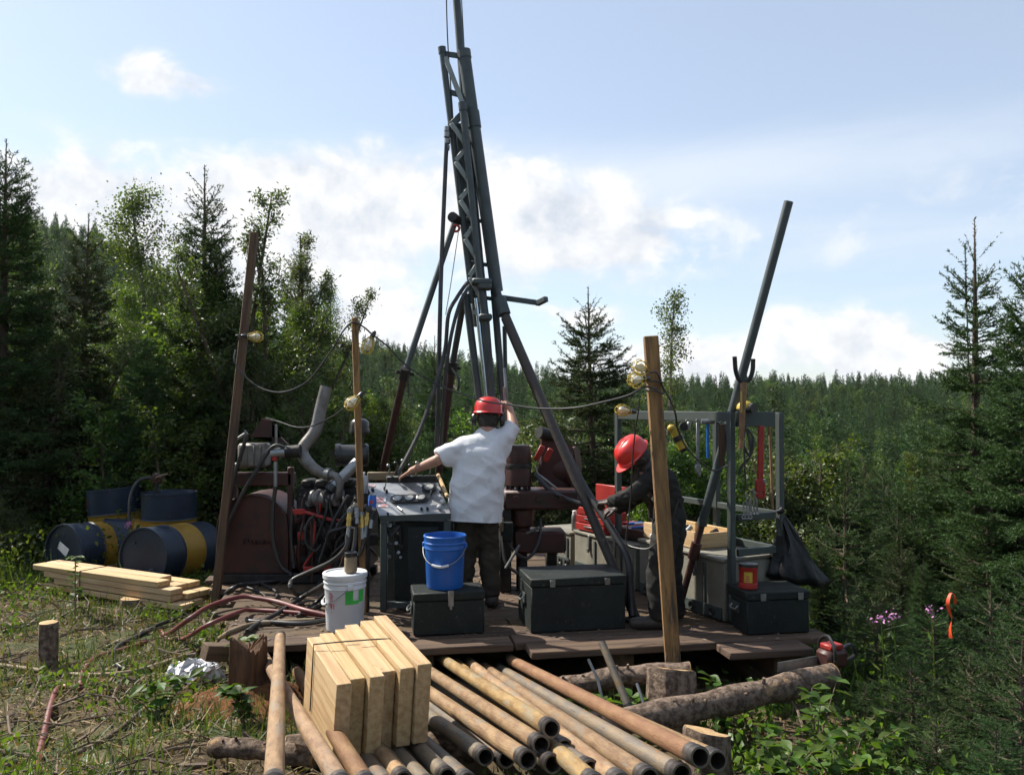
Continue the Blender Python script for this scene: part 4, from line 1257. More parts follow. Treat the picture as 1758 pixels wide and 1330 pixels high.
# ---------------------------------------------------------------- bundle of short boards on the rods
NR, NL, FR_ = P(738, 1146, 3.80), P(574, 1163, 3.62), P(664, 1066, 4.40)
Wv = (NR - NL); Lv = (FR_ - NR)
Dv = Wv.cross(Lv).normalized(); Dv = Dv if Dv.z < 0 else -Dv
hb = .36
bd = thing('board_bundle', 'wired bundle of six thick pale boards standing on the drill rods', 'lumber', NR + Dv * hb)
rb = random.Random(2)
stag = [-.03, .012, -.035, .04, -.01, -.03]
drop = [.02, .022, .0, .012, -.014, -.03]
ex = Wv.normalized(); el = (Lv - ex * Lv.dot(ex)).normalized()
for i in range(6):
    wdt = Wv.length / 6
    c0 = NL + ex * (wdt * (i + .5)) + Lv.normalized() * stag[i] + Dv * drop[i]
    Lx = Lv.normalized()
    for k in range(1):
        w2 = wdt - .004
        a = c0
        Lk = Lv.length * (.90 + .028 * i) + rb.uniform(-.01, .01)
        # local mesh: X along the length, Y across, Z up
        me = mesh_of('board', M().box((Lk / 2, 0, -hb / 2), (Lk, w2, hb + rb.uniform(-.004, .004)), None, .003), m_lumber)
        Z = (-Dv); Y = Z.cross(Lx).normalized(); Z = Lx.cross(Y)
        Rm = Matrix((Lx, Y, Z)).transposed().to_4x4()
        put('board', me, Matrix.Translation(a + Lx * rb.uniform(-.004, .004)) @ Rm, bd)
wa = NL + Lv * .60 - ex * .004 - Dv * .008; wb_ = NR + Lv * .55 + ex * .004 - Dv * .010
wire = [wa + Dv * hb * .9, wa + Dv * .1, wa, wa + (wb_ - wa) * .3 - Dv * .004, wa + (wb_ - wa) * .7 - Dv * .006, wb_, wb_ + Dv * .12, wb_ + Dv * hb * .9]
part('binding_wire', M().tube(wire, .0035, 5), m_rubber, bd)

# ---------------------------------------------------------------- hoses lying on the site
def hose(label, pts, r, mt, name='hose', cat='hose'):
    return solo(name, M().tube(spl(pts, 7), r, 10), mt, label, cat)
def lay(pl, r):
    return [S(x, y, r) for x, y in pl]
hose('thick red hose curving off the platform into the grass', [S(562, 1056, .03), S(520, 1046, .05), S(478, 1033, .05), S(445, 1027, .06), P(413, 1024, 6.75), P(360, 1040, 6.5), P(322, 1064, 6.1)] + lay([(281, 1092), (207, 1117), (165, 1129), (143, 1153), (137, 1180)], .018), .019, m_redhose)
hose('red hose running down the grass to the bottom left corner', lay([(137, 1184), (120, 1180), (99, 1183), (86, 1215), (76, 1260), (64, 1312), (58, 1340)], .02), .019, m_redhose)
hose('second dull red hose below the thick red one', [S(560, 1056, .02), S(480, 1049, .025), S(430, 1047, .03), P(413, 1049, 6.2), P(355, 1073, 5.9)] + lay([(316, 1097), (292, 1098), (282, 1090), (276, 1080)], .015), .016, m_redhose)
hose('black hose looped in the grass below the lumber stack', lay([(310, 1060), (275, 1072), (248, 1087), (206, 1108), (194, 1125), (200, 1140), (214, 1149)], .018), .017, m_rubber)
hose('long muddy tan hose crossing the grass past the square stump', lay([(-40, 1140), (0, 1143), (54, 1149), (124, 1158), (198, 1158), (256, 1146), (330, 1121), (370, 1100)], .02) + [P(392, 1086, 5.75), S(430, 1072, .02), S(480, 1067, .02), S(540, 1064, .02)], .018, m_tanhose)
# ---------------------------------------------------------------- drill mast with its tripod
MD = 7.3
mast = thing('drill_mast', 'tall dark lattice drill mast on splayed tripod legs', 'drill mast', V((P(845, 960, MD).x, MD, PZ)))
def tub(name, pts, r, mt, parent, n=12, label=None):
    return part(name, M().tube(pts, r, n), mt, parent, label)
def beyond(a, b, f):
    return a + (b - a) * f
# right rail, thick
a, b = P(853, 500, MD), P(797, 95, MD)
tub('mast_rail', [a, b], .056, m_mast, mast, 16)
tub('rail_collar', [beyond(a, b, .69), beyond(a, b, .76)], .064, m_mast, mast, 16)
tub('rail_cap', [beyond(a, b, .985), beyond(a, b, 1.02)], .062, m_mast, mast, 16)
# the drill string standing in the mast, running out of the top of the photo
a, b = P(797, 170, MD + .06), P(784, 0, MD + .06)
tub('drill_string', [P(834, 560, MD + .06), a, beyond(a, b, 2.6)], .036, m_mast, mast, 14)
# left lattice leg and middle lattice leg
a2, b2 = P(812, 520, MD), P(759, 86, MD)
tub('lattice_leg', [a2, b2], .030, m_mast, mast)
tub('leg_cap', [beyond(a2, b2, .985), beyond(a2, b2, 1.01)], .036, m_mast, mast)
a3, b3 = P(828, 520, MD - .10), P(794, 180, MD - .10)
tub('lattice_leg', [a3, b3], .032, m_mast, mast)
tub('leg_cap', [beyond(a3, b3, .97), beyond(a3, b3, 1.01)], .038, m_mast, mast)
tub('inner_tube', [P(822, 560, MD + .1), P(787, 215, MD + .1)], .048, m_mast, mast, 14)
def strap(p, q, d=MD, mt=None, w_=.06, name='lattice_brace'):
    part(name, M().bar(P(p[0], p[1], d), P(q[0], q[1], d), .014, w_, V((0, -1, 0)) if abs(p[1] - q[1]) < 3 else V((0, 0, 1))), mt or m_brace, mast)
strap((759, 92), (800, 98), w_=.05, mt=m_mast)
strap((770, 158), (800, 166), w_=.05, mt=m_mast)
strap((764, 98), (796, 182), MD - .02, None, .045)
strap((772, 218), (798, 192), MD - .06, m_mast)
xl_ = lambda y: 759 + 53 * (y - 86) / 434
xm_ = lambda y: 794 + 34 * (y - 180) / 340
for y_ in range(212, 480, 66):
    strap((xl_(y_), y_), (xm_(y_ + 38), y_ + 38), MD - .07, None, .042)
    strap((xm_(y_ + 42), y_ + 42), (xl_(y_ + 64), y_ + 64), MD - .07, None, .042)
for py in (225, 300, 375, 450, 508):
    u = (py - 86) / 434
    strap((759 + 53 * u, py), (797 + 56 * u, py + 6), MD + .03, m_mast, .035, 'cross_tie')
# hose on the outside of the mast
hs = tub('air_hose', spl([P(768, 228, MD - .05), P(766, 260, MD - .06), P(763, 330, MD - .10), P(758, 450, MD - .15), P(755, 560, MD - .2), P(752, 700, MD - .2), P(748, 790, MD - .2)], 6), .019, m_rubber, mast, 8)
for i, (y, r) in enumerate(((222, .026), (232, .030), (243, .026), (254, .022))):
    part('hose_coupling', M().tube([P(768, y - 4, MD - .05), P(767.5, y + 4, MD - .05)], r, 10), m_galv, hs)
tub('hoist_cable', spl([P(765, -80, MD + .1), P(768, 60, MD), P(776, 180, MD - .02), P(786, 330, MD - .05)], 4), .006, m_rubber, mast, 5)
tub('hoist_cable', [P(788, -80, MD + .12), P(797, 85, MD + .08)], .005, m_rubber, mast, 5)
tub('hoist_cable', spl([P(787, 398, MD - .1), P(775, 480, MD - .14), P(765, 540, MD - .2)], 4), .004, m_galv, mast, 5)
# clamp collar and lower guides
cl_ = M().box(P(826, 486, MD - .05), (.17, .26, .05), rotz(.1), .012); cl_.box(P(832, 492, MD - .12), (.12, .12, .06), rotz(.1), .014)
part('clamp_collar', cl_, m_mast, mast)
part('clamp_collar', M().box(P(833, 545, MD - .10), (.115, .13, .055), rotz(.1), .014), m_mast, mast)
tub('guide_tube', [P(826, 492, MD - .1), P(833, 542, MD - .1)], .036, m_mast, mast)
tub('guide_rod', [P(800, 505, MD), P(830, 740, MD)], .034, m_mast, mast)
tub('feed_rod', [P(818, 512, MD - .06), P(838, 700, MD - .05)], .024, m_chrome, mast)
tub('feed_cylinder', [P(833, 548, MD - .08), P(850, 760, MD - .05)], .038, m_mast, mast)
tub('guide_rod', [P(848, 500, MD), P(870, 770, MD)], .032, m_mast, mast)
tub('guide_rod', [P(866, 560, MD + .08), P(869, 700, MD + .08)], .020, m_mast, mast)
tub('hand_lever', [P(866, 632, MD - .2), P(868.5, 668, MD - .24)], .013, m_galv, mast)
tub('grip_sleeve', [P(867, 664, MD - .24), P(871, 720, MD - .21)], .020, m_galv, mast)
arm = part('side_arm', M().bar(P(862, 511, MD), P(925, 520, MD - .05), .045, .045).bar(P(922, 521, MD - .05), P(938, 513, MD - .15), .046, .046), m_mast, mast)
# shackle and red hook at the upper leg joint
part('leg_pivot', M().tube([P(776, 372, MD - .09), P(786, 380, MD + .02)], .045, 12), m_engine, mast)
part('red_hook', M().ring(P(783, 392, MD - .1), V((0, 1, .2)), .028, .011, 14, 6), m_red, mast)
def leg(top, mid, foot, r, ma, mb, collar=True):
    l = part('leg', M().tube([top, mid], r, 12), ma, mast)
    part('lower_leg', M().tube([mid, foot], r * 1.25, 12), mb, l)
    if collar:
        dd = (foot - mid).normalized()
        part('leg_collar', M().tube([mid - dd * .05, mid + dd * .06], r * 1.75, 12), m_engine, l)
        part('leg_clamp', M().tube([mid + V((-.07, -.05, .01)), mid + V((.07, .03, -.01))], .016, 8), m_engine, l)
    return l
leg(P(780, 384, MD - .08), P(695, 640, 7.1), G(610, 985, PZ) + V((0, .25, 0)), .027, m_mast, m_legred)
leg(P(798, 505, MD - .02), P(776, 630, 7.7), P(742, 900, 8.2), .029, m_mast, m_legred)
lc = leg(P(853, 498, MD - .05), P(866, 538, MD - .10), G(1092, 1062, PZ), .031, m_mast, m_legpaint, False)
tub('leg_sheath', [P(868, 545, MD - .12), P(945, 725, 6.98)], .043, m_legpaint, mast, 14, None)
tub('leg_hose', spl([P(955, 740, 6.9), P(1000, 830, 6.7), P(1048, 905, 6.45), P(1078, 960, 6.3), P(1082, 1010, 6.25), P(1086, 1058, 6.15)], 6), .030, m_rubber, mast, 10)
part('foot_plate', M().box(G(1092, 1064, PZ) + V((0, 0, .008)), (.16, .14, .014), rotz(.2), .003), m_engine, lc)
part('leg_socket', M().tube([P(857, 512, MD - .07), P(866, 540, MD - .11)], .058, 12), m_mast, lc)
for px, w0 in ((690, 0), (786, 1)):
    pass
tub('hanging_hose', spl([P(802, 485, MD - .16), P(785, 510, MD - .22), P(770, 540, MD - .25), P(764, 600, MD - .25), P(748, 660, MD - .3), P(720, 740, MD - .4), P(684, 812, 6.75)], 7), .017, m_rubber, mast, 8)
tub('hanging_hose', spl([P(806, 490, MD - .18), P(788, 525, MD - .25), P(772, 590, MD - .28), P(762, 680, MD - .25), P(757, 790, MD - .2)], 7), .016, m_rubber, mast, 8)
tub('hanging_hose', spl([P(776, 632, 7.6), P(787, 650, 7.55), P(786, 668, 7.55), P(780, 662, 7.6)], 6), .011, m_rubber, mast, 7)
part('guy_strap', M().tube([P(700, 642, 7.08), P(702, 682, 7.08)], .008, 6), m_rubber, mast)

# ---------------------------------------------------------------- drill head on its frame
HD = 7.35
head = thing('rotary_drill', 'oily dark red rotary drill head behind the large dark box', 'drill', V((P(888, 960, HD).x, HD, PZ)))
hc = P(890, 800, HD); cxh = hc.x
def zof(py, d=HD): return P(879, py, d).z
chuck = M().lathe([(.085, zof(835)), (.115, zof(832)), (.115, zof(806)), (.108, zof(800)), (.108, zof(797)), (.112, zof(794)), (.108, zof(770)), (.095, zof(764)), (.04, zof(763))], 28, None, (cxh, HD, 0))
part('chuck', chuck, m_darkred, head)
part('chuck_ring', M().lathe([(.118, zof(803)), (.120, zof(801)), (.120, zof(797)), (.118, zof(795))], 28, None, (cxh, HD, 0)), m_engine, head)
for k in range(10):
    a = k * .628 + .2
    part('bolt', M().tube([V((cxh + .10 * math.cos(a), HD + .10 * math.sin(a), zof(845))), V((cxh + .10 * math.cos(a), HD + .10 * math.sin(a), zof(832)))], .012, 7), m_engine, head)
gbx = M().box((cxh + .19, HD + .05, zof(856)), (.66, .36, .17), rotz(.06), .02)
gb = part('gearbox', gbx, m_darkred, head)
for f in (-.02, .18, .38):
    part('cover_plug', M().tube([V((cxh + f, HD - .13 - (.0), zof(853))), V((cxh + f, HD - .165, zof(853)))], .028, 12), m_darkred, gb)
part('spindle_housing', M().lathe([(.06, zof(930)), (.075, zof(925)), (.075, zof(905)), (.10, zof(900)), (.105, zof(874))], 24, None, (cxh + .03, HD, 0)), m_darkred, head)
part('rod_chuck', M().lathe([(.05, PZ + .01), (.05, zof(935)), (.065, zof(932)), (.065, zof(915)), (.05, zof(912))], 20, None, (cxh + .03, HD, 0)), m_engine, head)
part('lower_gearbox', M().box((cxh + .18, HD + .05, zof(928)), (.46, .3, .19), rotz(.06), .02), m_darkred, head)
part('slide_frame', M().box((cxh - .12, HD + .02, (PZ + zof(870)) / 2), (.10, .30, zof(870) - PZ), rotz(.05), .01), m_engine, head)
part('slide_frame', M().box((cxh + .30, HD + .25, (PZ + zof(945)) / 2), (.10, .10, zof(945) - PZ), rotz(.05), .01), m_engine, head)
part('valve_block', M().box(P(872, 912, HD - .22), (.09, .08, .16), None, .008), m_green, head)
part('valve_cap', M().box(P(861, 900, HD - .26), (.035, .05, .12), None, .006), m_tanhose, head)
# hoist winch behind, with red handles
wd_ = part('winch_drum', M().lathe([(.001, -.15), (.22, -.15), (.22, -.12), (.17, -.115), (.17, .115), (.22, .12), (.22, .15), (.001, .15)], 28, frame_of(V((0, 0, 1)), V((.9, -.3, 0))), P(962, 806, 7.75)), m_darkred, head)
part('winch_guard', M().prism([P(928, 862, 7.6), P(1000, 862, 7.6), P(985, 770, 7.6), P(955, 738, 7.6), P(930, 745, 7.6)], (0, .3, 0)), m_darkred, head)
part('winch_motor', M().tube([P(925, 742, 7.5), P(950, 748, 7.6)], .055, 14), m_engine, head)
for p, q in (((920, 790), (932, 765)), ((936, 792), (946, 770))):
    part('red_handle', M().bar(P(*p, 7.4), P(*q, 7.38), .05, .03, V((0, -1, 0)), .008), m_red, head)
tub('lever', [P(922, 812, 7.35), P(955, 838, 7.3)], .011, m_galv, head, 8)
tub('lever', [P(930, 830, 7.35), P(918, 800, 7.35)], .010, m_galv, head, 8)
tub('hose', spl([P(918, 815, 7.35), P(950, 845, 7.25), P(1000, 865, 7.15), P(1045, 860, 7.1)], 6), .022, m_rubber, head, 8)
tub('hose', spl([P(865, 905, 7.2), P(878, 940, 7.1), P(905, 958, 7.1), P(925, 930, 7.2), P(928, 890, 7.3)], 6), .015, m_rubber, head, 8)
tub('hose', spl([P(862, 920, 7.15), P(868, 965, 7.05), P(890, 985, 7.0)], 6), .014, m_rubber, head, 8)
tub('lock_rod', [P(905, 915, 7.25), P(925, 905, 7.2)], .014, m_galv, head, 8)
tub('lower_lever', [P(868, 975, 7.0), P(892, 935, 7.05)], .012, m_galv, head, 8)

# ---------------------------------------------------------------- power unit at the left
UD = 7.75
unit_ = thing('power_unit', 'dark red engine power unit with a bent exhaust pipe, left of the console', 'engine', V((P(500, 990, UD).x, UD, PZ)))
def ux(px, d=UD): return P(px, 700, d).x
def uz(py, d=UD): return P(879, py, d).z
part('skid', M().box(((ux(385) + ux(640)) / 2, UD + .28, PZ + .045), (ux(640) - ux(385), .10, .08), None, .008).box(((ux(385) + ux(640)) / 2, UD - .12, PZ + .045), (ux(640) - ux(385), .10, .08), None, .008), m_engine, unit_)
arc = [(ux(386), UD - .15, uz(978)), (ux(386), UD - .15, uz(910))]
for i in range(11):
    a = math.pi * (1 - i / 10)
    arc.append((ux(444) + (ux(503) - ux(386)) / 2 * math.cos(a), UD - .15, uz(900) + (uz(846) - uz(900)) * math.sin(a)))
arc += [(ux(503), UD - .15, uz(910)), (ux(503), UD - .15, uz(978))]
hood = part('domed_guard', M().prism([V(q) for q in arc], (0, .55, 0)), m_darkred, unit_)
lip = [V(q) + V((0, -.012, 0)) for q in arc]
part('guard_rim', M().tube(lip, .012, 6), m_darkred, hood)
# raised script on the guard, too oily to read
rs = random.Random(6); sm = M()
xx = ux(428)
while xx < ux(486):
    hgt_ = rs.uniform(.03, .06); 
    sm.tube([V((xx, UD - .158, uz(930))), V((xx + .012, UD - .158, uz(930) + hgt_)), V((xx + .028, UD - .158, uz(930) + .005))], .006, 5); xx += .036
part('raised_script', sm, m_darkred, hood)
part('upper_beam', M().box(((ux(395) + ux(508)) / 2, UD - .05, uz(821)), (ux(508) - ux(395), .16, .12), None, .01), m_darkred, unit_)
part('upper_frame', M().box((ux(505), UD - .10, (PZ + uz(800)) / 2), (.05, .06, uz(800) - PZ), None, .006), m_darkred, unit_)
part('upper_frame', M().box((ux(398), UD + .10, (PZ + uz(820)) / 2), (.05, .06, uz(820) - PZ), None, .006), m_darkred, unit_)
part('gear_case', M().box((ux(442), UD - .08, uz(780)), (.25, .22, .22), None, .02), m_pipe, unit_)
for k in range(4):
    part('case_rib', M().box((ux(442) - .09 + k * .06, UD - .198, uz(780)), (.012, .016, .17), None, .003), m_pipe, unit_)
lug = M().prism([V((ux(432), UD - .05, uz(750))), V((ux(485), UD - .05, uz(750))), V((ux(497), UD - .05, uz(762))), V((ux(470), UD - .05, uz(757))), V((ux(470), UD - .05, uz(722))), V((ux(452), UD - .05, uz(718)))], (0, .03, 0))
part('lifting_lug', lug, m_darkred, unit_)
part('hydraulic_cylinder', M().tube([P(466, 778, UD - .2), P(492, 776, UD - .2)], .042, 14), m_alu, unit_)
part('cylinder_cap', M().tube([P(491, 776, UD - .2), P(516, 774, UD - .2)], .06, 14), m_engine, unit_)
part('red_cap', M().tube([P(472, 790, UD - .22), P(472, 784, UD - .22)], .028, 12), m_red, unit_)
tub('riser_pipe', [P(473, 792, UD - .22), P(473, 840, UD - .24)], .018, m_galv, unit_, 10)
tub('riser_pipe', [P(474, 728, UD - .1), P(474, 765, UD - .1)], .012, m_galv, unit_, 8)
part('gear_shaft', M().tube([P(398, 800, UD - .1), P(420, 798, UD - .1)], .03, 12), m_pipe, unit_)
# engine block
eng = part('engine_block', M().box(((ux(515) + ux(640)) / 2, UD + .12, (PZ + .10 + uz(835)) / 2), (ux(640) - ux(515), .5, uz(835) - PZ - .10), None, .03), m_engine, unit_)
for k in range(5):
    part('head_cover', M().box((ux(522) + .06 + k * .125, UD - .02, uz(828)), (.10, .22, .07), None, .02), m_engine, eng)
re_ = random.Random(12)
for k in range(26):
    px, py = re_.uniform(512, 640), re_.uniform(850, 985)
    if re_.random() < .5:
        part('fitting', M().tube([P(px, py, UD - .13), P(px + re_.uniform(-3, 3), py + re_.uniform(-3, 3), UD - .13 - re_.uniform(.03, .09))], re_.uniform(.012, .035), 10), re_.choice([m_engine, m_galv, m_pipe, m_engine]), eng)
    else:
        part('bracket', M().box(P(px, py, UD - .14), (re_.uniform(.03, .12), re_.uniform(.03, .08), re_.uniform(.03, .12)), rotz(re_.uniform(0, 1)), .008), re_.choice([m_engine, m_darkred, m_engine]), eng)
pul = part('pulley', M().lathe([(.001, -.03), (.12, -.03), (.12, -.02), (.10, -.01), (.10, .01), (.12, .02), (.12, .03), (.001, .03)], 24, frame_of(V((0, 0, 1)), V((0, -1, 0))), P(548, 925, UD - .2)), m_engine, unit_)
# exhaust
ex_ = spl([P(560, 664, UD - .02), P(551, 700, UD - .04), P(541, 740, UD - .06), P(519, 772, UD - .10), P(530, 796, UD - .16), P(552, 812, UD - .2), P(576, 817, UD - .24), P(583, 830, UD - .26), P(581, 850, UD - .26), P(574, 858, UD - .24)], 7)
exo = part('exhaust_pipe', M().tube(ex_, [.056 if i < 28 else .056 - .022 * min(1, (i - 28) / 14) for i in range(len(ex_))], 16), m_pipe, unit_)
part('pipe_mouth', M().tube([ex_[0] + (ex_[0] - ex_[1]).normalized() * .004, ex_[0] + (ex_[0] - ex_[1]).normalized() * .001], .047, 16), m_black, exo)
part('clamp_band', M().tube([ex_[37], ex_[39]], .060, 16), m_galv, exo)
part('turbocharger', M().lathe([(.03, -.13), (.075, -.12), (.075, -.10), (.062, -.09), (.085, -.06), (.085, -.03), (.068, -.02), (.082, .01), (.082, .04), (.045, .05), (.045, .10), (.06, .11), (.06, .13)], 22, frame_of(V((0, 0, 1)), V((.9, -.35, .12))), P(556, 856, UD - .22)), m_pipe, unit_)
tub('intake_pipe', [P(569, 838, UD - .24), P(614, 793, UD - .14)], .050, m_alu, unit_, 16)
tub('hose_cuff', [P(566, 842, UD - .245), P(574, 833, UD - .23)], .056, m_plasticblack, unit_, 16)
flt = part('air_filter', M().lathe([(.001, -.16), (.095, -.155), (.105, -.14), (.105, -.11), (.098, -.10), (.098, .10), (.108, .11), (.108, .15), (.001, .155)], 26, frame_of(V((0, 0, 1)), V((-1, -.15, 0))), P(604, 781, UD + .05)), m_plasticblack, unit_)
tub('filter_stem', [P(618, 770, UD + .08), P(619, 742, UD + .08)], .035, m_plasticblack, flt, 12)
part('precleaner_dome', M().lathe([(.05, -.07), (.095, -.065), (.10, -.04), (.092, -.02), (.095, 0), (.085, .045), (.055, .072), (.001, .08)], 24, None, P(617, 732, UD + .08)), m_plasticblack, flt)
# red guard bars
for pts_, r_ in ((((503, 876), (528, 880), (568, 892), (590, 894)), .016), (((540, 890), (535, 945), (522, 985)), .012), (((572, 894), (570, 985)), .012), (((534, 892), (536, 1000)), .012)):
    tub('guard_bar', [P(x, y, UD - .36) for x, y in pts_], r_, m_red if r_ > .013 else m_darkred, unit_, 8)
tub('guard_bar', [P(541, 895, UD - .36), P(538, 946, UD - .38), P(521, 972, UD - .38)], .010, m_red, unit_, 8)
part('guard_hinge', M().box(P(514, 878, UD - .36), (.10, .03, .05), None, .006), m_red, unit_)
part('guard_foot', M().box(P(530, 977, UD - .38), (.09, .04, .05), rotz(.3), .006), m_red, unit_)
part('red_valve_handle', M().box(P(588, 952, UD - .42), (.03, .025, .12), None, .008), m_red, unit_)
# hoses of the unit
H_ = [([(425, 745), (415, 775), (400, 830), (392, 880), (380, 905)], .018, UD - .2), ([(500, 772), (470, 766), (445, 800), (415, 850), (392, 900), (378, 940)], .018, UD - .22), ([(473, 835), (468, 880), (470, 930), (482, 970), (500, 985)], .019, UD - .25),
      ([(540, 883), (527, 900), (525, 930), (540, 945), (552, 935)], .011, UD - .42), ([(598, 850), (575, 890), (560, 930), (548, 965)], .014, UD - .44), ([(580, 862), (590, 885), (585, 930), (575, 985)], .014, UD - .40),
      ([(610, 855), (598, 880), (582, 905), (560, 925)], .012, UD - .42), ([(503, 870), (500, 920), (505, 975)], .015, UD - .3), ([(545, 865), (548, 890), (560, 920)], .012, UD - .36)]
for pl_, r_, d_ in H_:
    tub('hose', spl([P(x, y, d_) for x, y in pl_], 6), r_, m_rubber, unit_, 8)
rh = random.Random(41)
for k in range(17):
    x0, y0 = rh.uniform(515, 625), rh.uniform(835, 900)
    x1, y1 = x0 + rh.uniform(-45, 20), rh.uniform(930, 985)
    dd_ = UD - rh.uniform(.22, .46)
    bow = rh.uniform(-22, 22)
    tub('hose', spl([P(x0, y0, dd_ + .1), P(x0 + bow * .6, y0 + 18, dd_), P((x0 + x1) / 2 + bow, (y0 + y1) / 2, dd_ - .03), P(x1, y1 - 10, dd_), P(x1 - bow * .5, y1, dd_ + .08)], 6), rh.uniform(.008, .017), rh.choice([m_rubber, m_rubber, m_rubber, m_engine, m_darkred]), unit_, 7)
for k in range(6):
    x0, y0 = rh.uniform(508, 600), rh.uniform(870, 975)
    part('red_bracket', M().box(P(x0, y0, UD - .30), (rh.uniform(.03, .10), .03, rh.uniform(.03, .12)), rotz(rh.uniform(-.5, .5)), .006), m_red if k % 2 else m_darkred, unit_)
tub('wire_rod', [P(420, 738, UD - .12), P(424, 755, UD - .12)], .010, m_galv, unit_, 6)
tub('hose_stub', [P(403, 756, UD - .12), P(424, 742, UD - .12)], .012, m_galv, unit_, 8)

# ---------------------------------------------------------------- control console
CD = 6.55
con = thing('control_console', 'grey steel control console with sloping gauge panel', 'control panel', V((P(708, 1050, CD).x, CD, PZ)))
pA, pB = P(652, 886, CD), P(774, 882, CD)            # front lower edge of the panel
pC, pD = P(629, 829, CD + .34), P(752, 828, CD + .34)   # rear upper edge
pX = (pB - pA).normalized(); pU = (pC - pA); pU = (pU - pX * pU.dot(pX)); pLen = pU.length; pU.normalize(); pNrm = pX.cross(pU).normalized()
if pNrm.z < 0: pNrm = -pNrm
pan = part('panel', M().prism([pA, pB, pD, pC], -pNrm * .02), m_alu, con)
def onp(px, py, h=0.0):
    """point on the panel plane seen at a pixel"""
    o = V((0, 0, CAMZ)); r = P(px, py, 1) - o
    return o + r * ((pA - o).dot(pNrm) / r.dot(pNrm)) + pNrm * h
PF = Matrix((pX, pNrm.cross(pX), pNrm)).transposed()
part('front_lip', M().bar(pA + V((0, -.006, -.018)), pB + V((0, -.006, -.018)), .012, .05), m_greyg, con)
part('cabinet', M().box(((pA.x + pB.x) / 2 + .04, CD + .24, (PZ + pA.z) / 2 - .02), (pB.x - pA.x - .12, .30, pA.z - PZ - .06), None, .01), m_green, con)
part('door_panel', M().box((pA.x + .34, CD + .035, (PZ + pA.z) / 2 - .02), (.24, .014, pA.z - PZ - .14), None, .004), m_green, con)
for x, y in ((pA.x + .03, CD + .02), (pB.x - .03, CD + .02), (pA.x + .03, CD + .40), (pB.x - .03, CD + .40)):
    part('corner_post', M().box((x, y, (PZ + pA.z) / 2 - .022), (.05, .05, pA.z - PZ - .05), None, .004), m_greyg, con)
part('bottom_rail', M().bar(V((pA.x + .06, CD + .02, PZ + .05)), V((pB.x - .06, CD + .02, PZ + .05)), .045, .05), m_greyg, con)
ob_ = M()
ctr = onp(703, 857); wv, hv = .155, .046
loop = []
for i in range(24):
    a = 2 * math.pi * i / 24
    x = math.copysign(wv - hv, math.cos(a)) + hv * math.cos(a)
    loop.append(ctr + PF @ V((x, hv * math.sin(a), 0)))
bez = part('gauge_bezel', M().prism(loop, pNrm * .016), m_plasticblack, con)
def gauge(c, r, par):
    g = part('gauge', M().lathe([(r, 0), (r, .010), (r * .88, .012), (r * .85, .007), (.0005, .007)], 20, PF, c), m_galv, par)
    part('dial', M().lathe([(r * .84, .0075), (.0005, .0085)], 20, PF, c), m_gauge, g)
for dx in (-.095, 0, .095):
    gauge(ctr + PF @ V((dx, 0, .0165)), .037, bez)
c2_ = onp(737, 838)
b2_ = part('gauge_bezel', M().lathe([(.055, 0), (.055, .014), (.001, .014)], 24, PF, c2_, sx=1.15), m_plasticblack, con)
gauge(c2_ + pNrm * .0145, .042, b2_)
for (x, y), r_ in (((640, 842), .013), ((664, 845), .011), ((740, 850), .010), ((757, 846), .014), ((724, 875), .010), ((734, 875), .010), ((666, 884), .008), ((660, 840), .009)):
    part('knob', M().lathe([(r_, 0), (r_ * 1.05, .018), (r_ * .6, .026), (.0005, .026)], 12, PF, onp(x, y, .001)), m_plasticblack, con)
tub('toggle_lever', [onp(660, 842, .006), onp(664, 836, .05)], .006, m_galv, con, 6)
tub('toggle_lever', [onp(683, 871, .008), onp(691, 879, .02)], .008, m_galv, con, 6)
tub('toggle_lever', [onp(738, 852, .006), onp(741, 848, .045)], .008, m_galv, con, 6)
for x, y, r_ in ((760, 863, .020), (754, 873, .018)):
    part('round_knob', M().ball(onp(x, y, .018), r_, 12), m_paper, con)
rk = random.Random(3)
for (x, y, w2, h2) in ((652, 858, .10, .07), (658, 868, .085, .035), (637, 834, .07, .025)):
    s_ = part('sticker', M().box(onp(x, y, .0016), (w2, h2, .002), PF, .0005), m_paper, con)
    pm = M()
    for i in range(4 if h2 > .03 else 2):
        n_ = 4 if h2 > .03 else 2
        pm.box(onp(x, y, .0032) + PF @ V((rk.uniform(-.01, .01), (i - (n_ - 1) / 2) * h2 / n_, 0)), (w2 * rk.uniform(.6, .88), h2 / n_ * .5, .001), PF, .0002)
    part('sticker_print', pm, m_redprint, s_)
# valve bank with levers along the rear edge
vb = part('valve_bank', M().bar(pC + V((.16, .06, .02)), pD + V((-.02, .06, .02)), .09, .07, b=.01), m_engine, con)
for i in range(7):
    q = pC + (pD - pC) * (.28 + i * .10) + V((0, .05, .05))
    part('valve_lever', M().tube([q, q + V((rk.uniform(-.03, .05), -.02, .06 + rk.uniform(0, .05)))], .007, 7).ball(q + V((.01, -.02, .09 + .02 * (i % 3))), .017, 10), m_plasticblack if i % 2 else m_galv, vb)
part('rear_plate', M().box(P(655, 817, CD + .5), (.24, .03, .07), None, .006), m_tanhose, con)
tub('yellow_stick', [P(752, 815, CD + .38), P(768, 852, CD + .05)], .016, m_lumber, con, 8)
re2 = random.Random(22)
for k in range(14):
    px, py = re2.uniform(655, 690), re2.uniform(900, 960)
    part('fitting', M().tube([P(px, py, CD + .14), P(px + re2.uniform(-6, 6), py + re2.uniform(-6, 6), CD + .05)], re2.uniform(.010, .022), 9), re2.choice([m_galv, m_engine, m_engine]), con)
tub('loop_hose', spl([P(660, 905, CD + .1), P(672, 920, CD + .02), P(685, 905, CD + .04), P(688, 950, CD + .1)], 6), .012, m_rubber, con, 8)
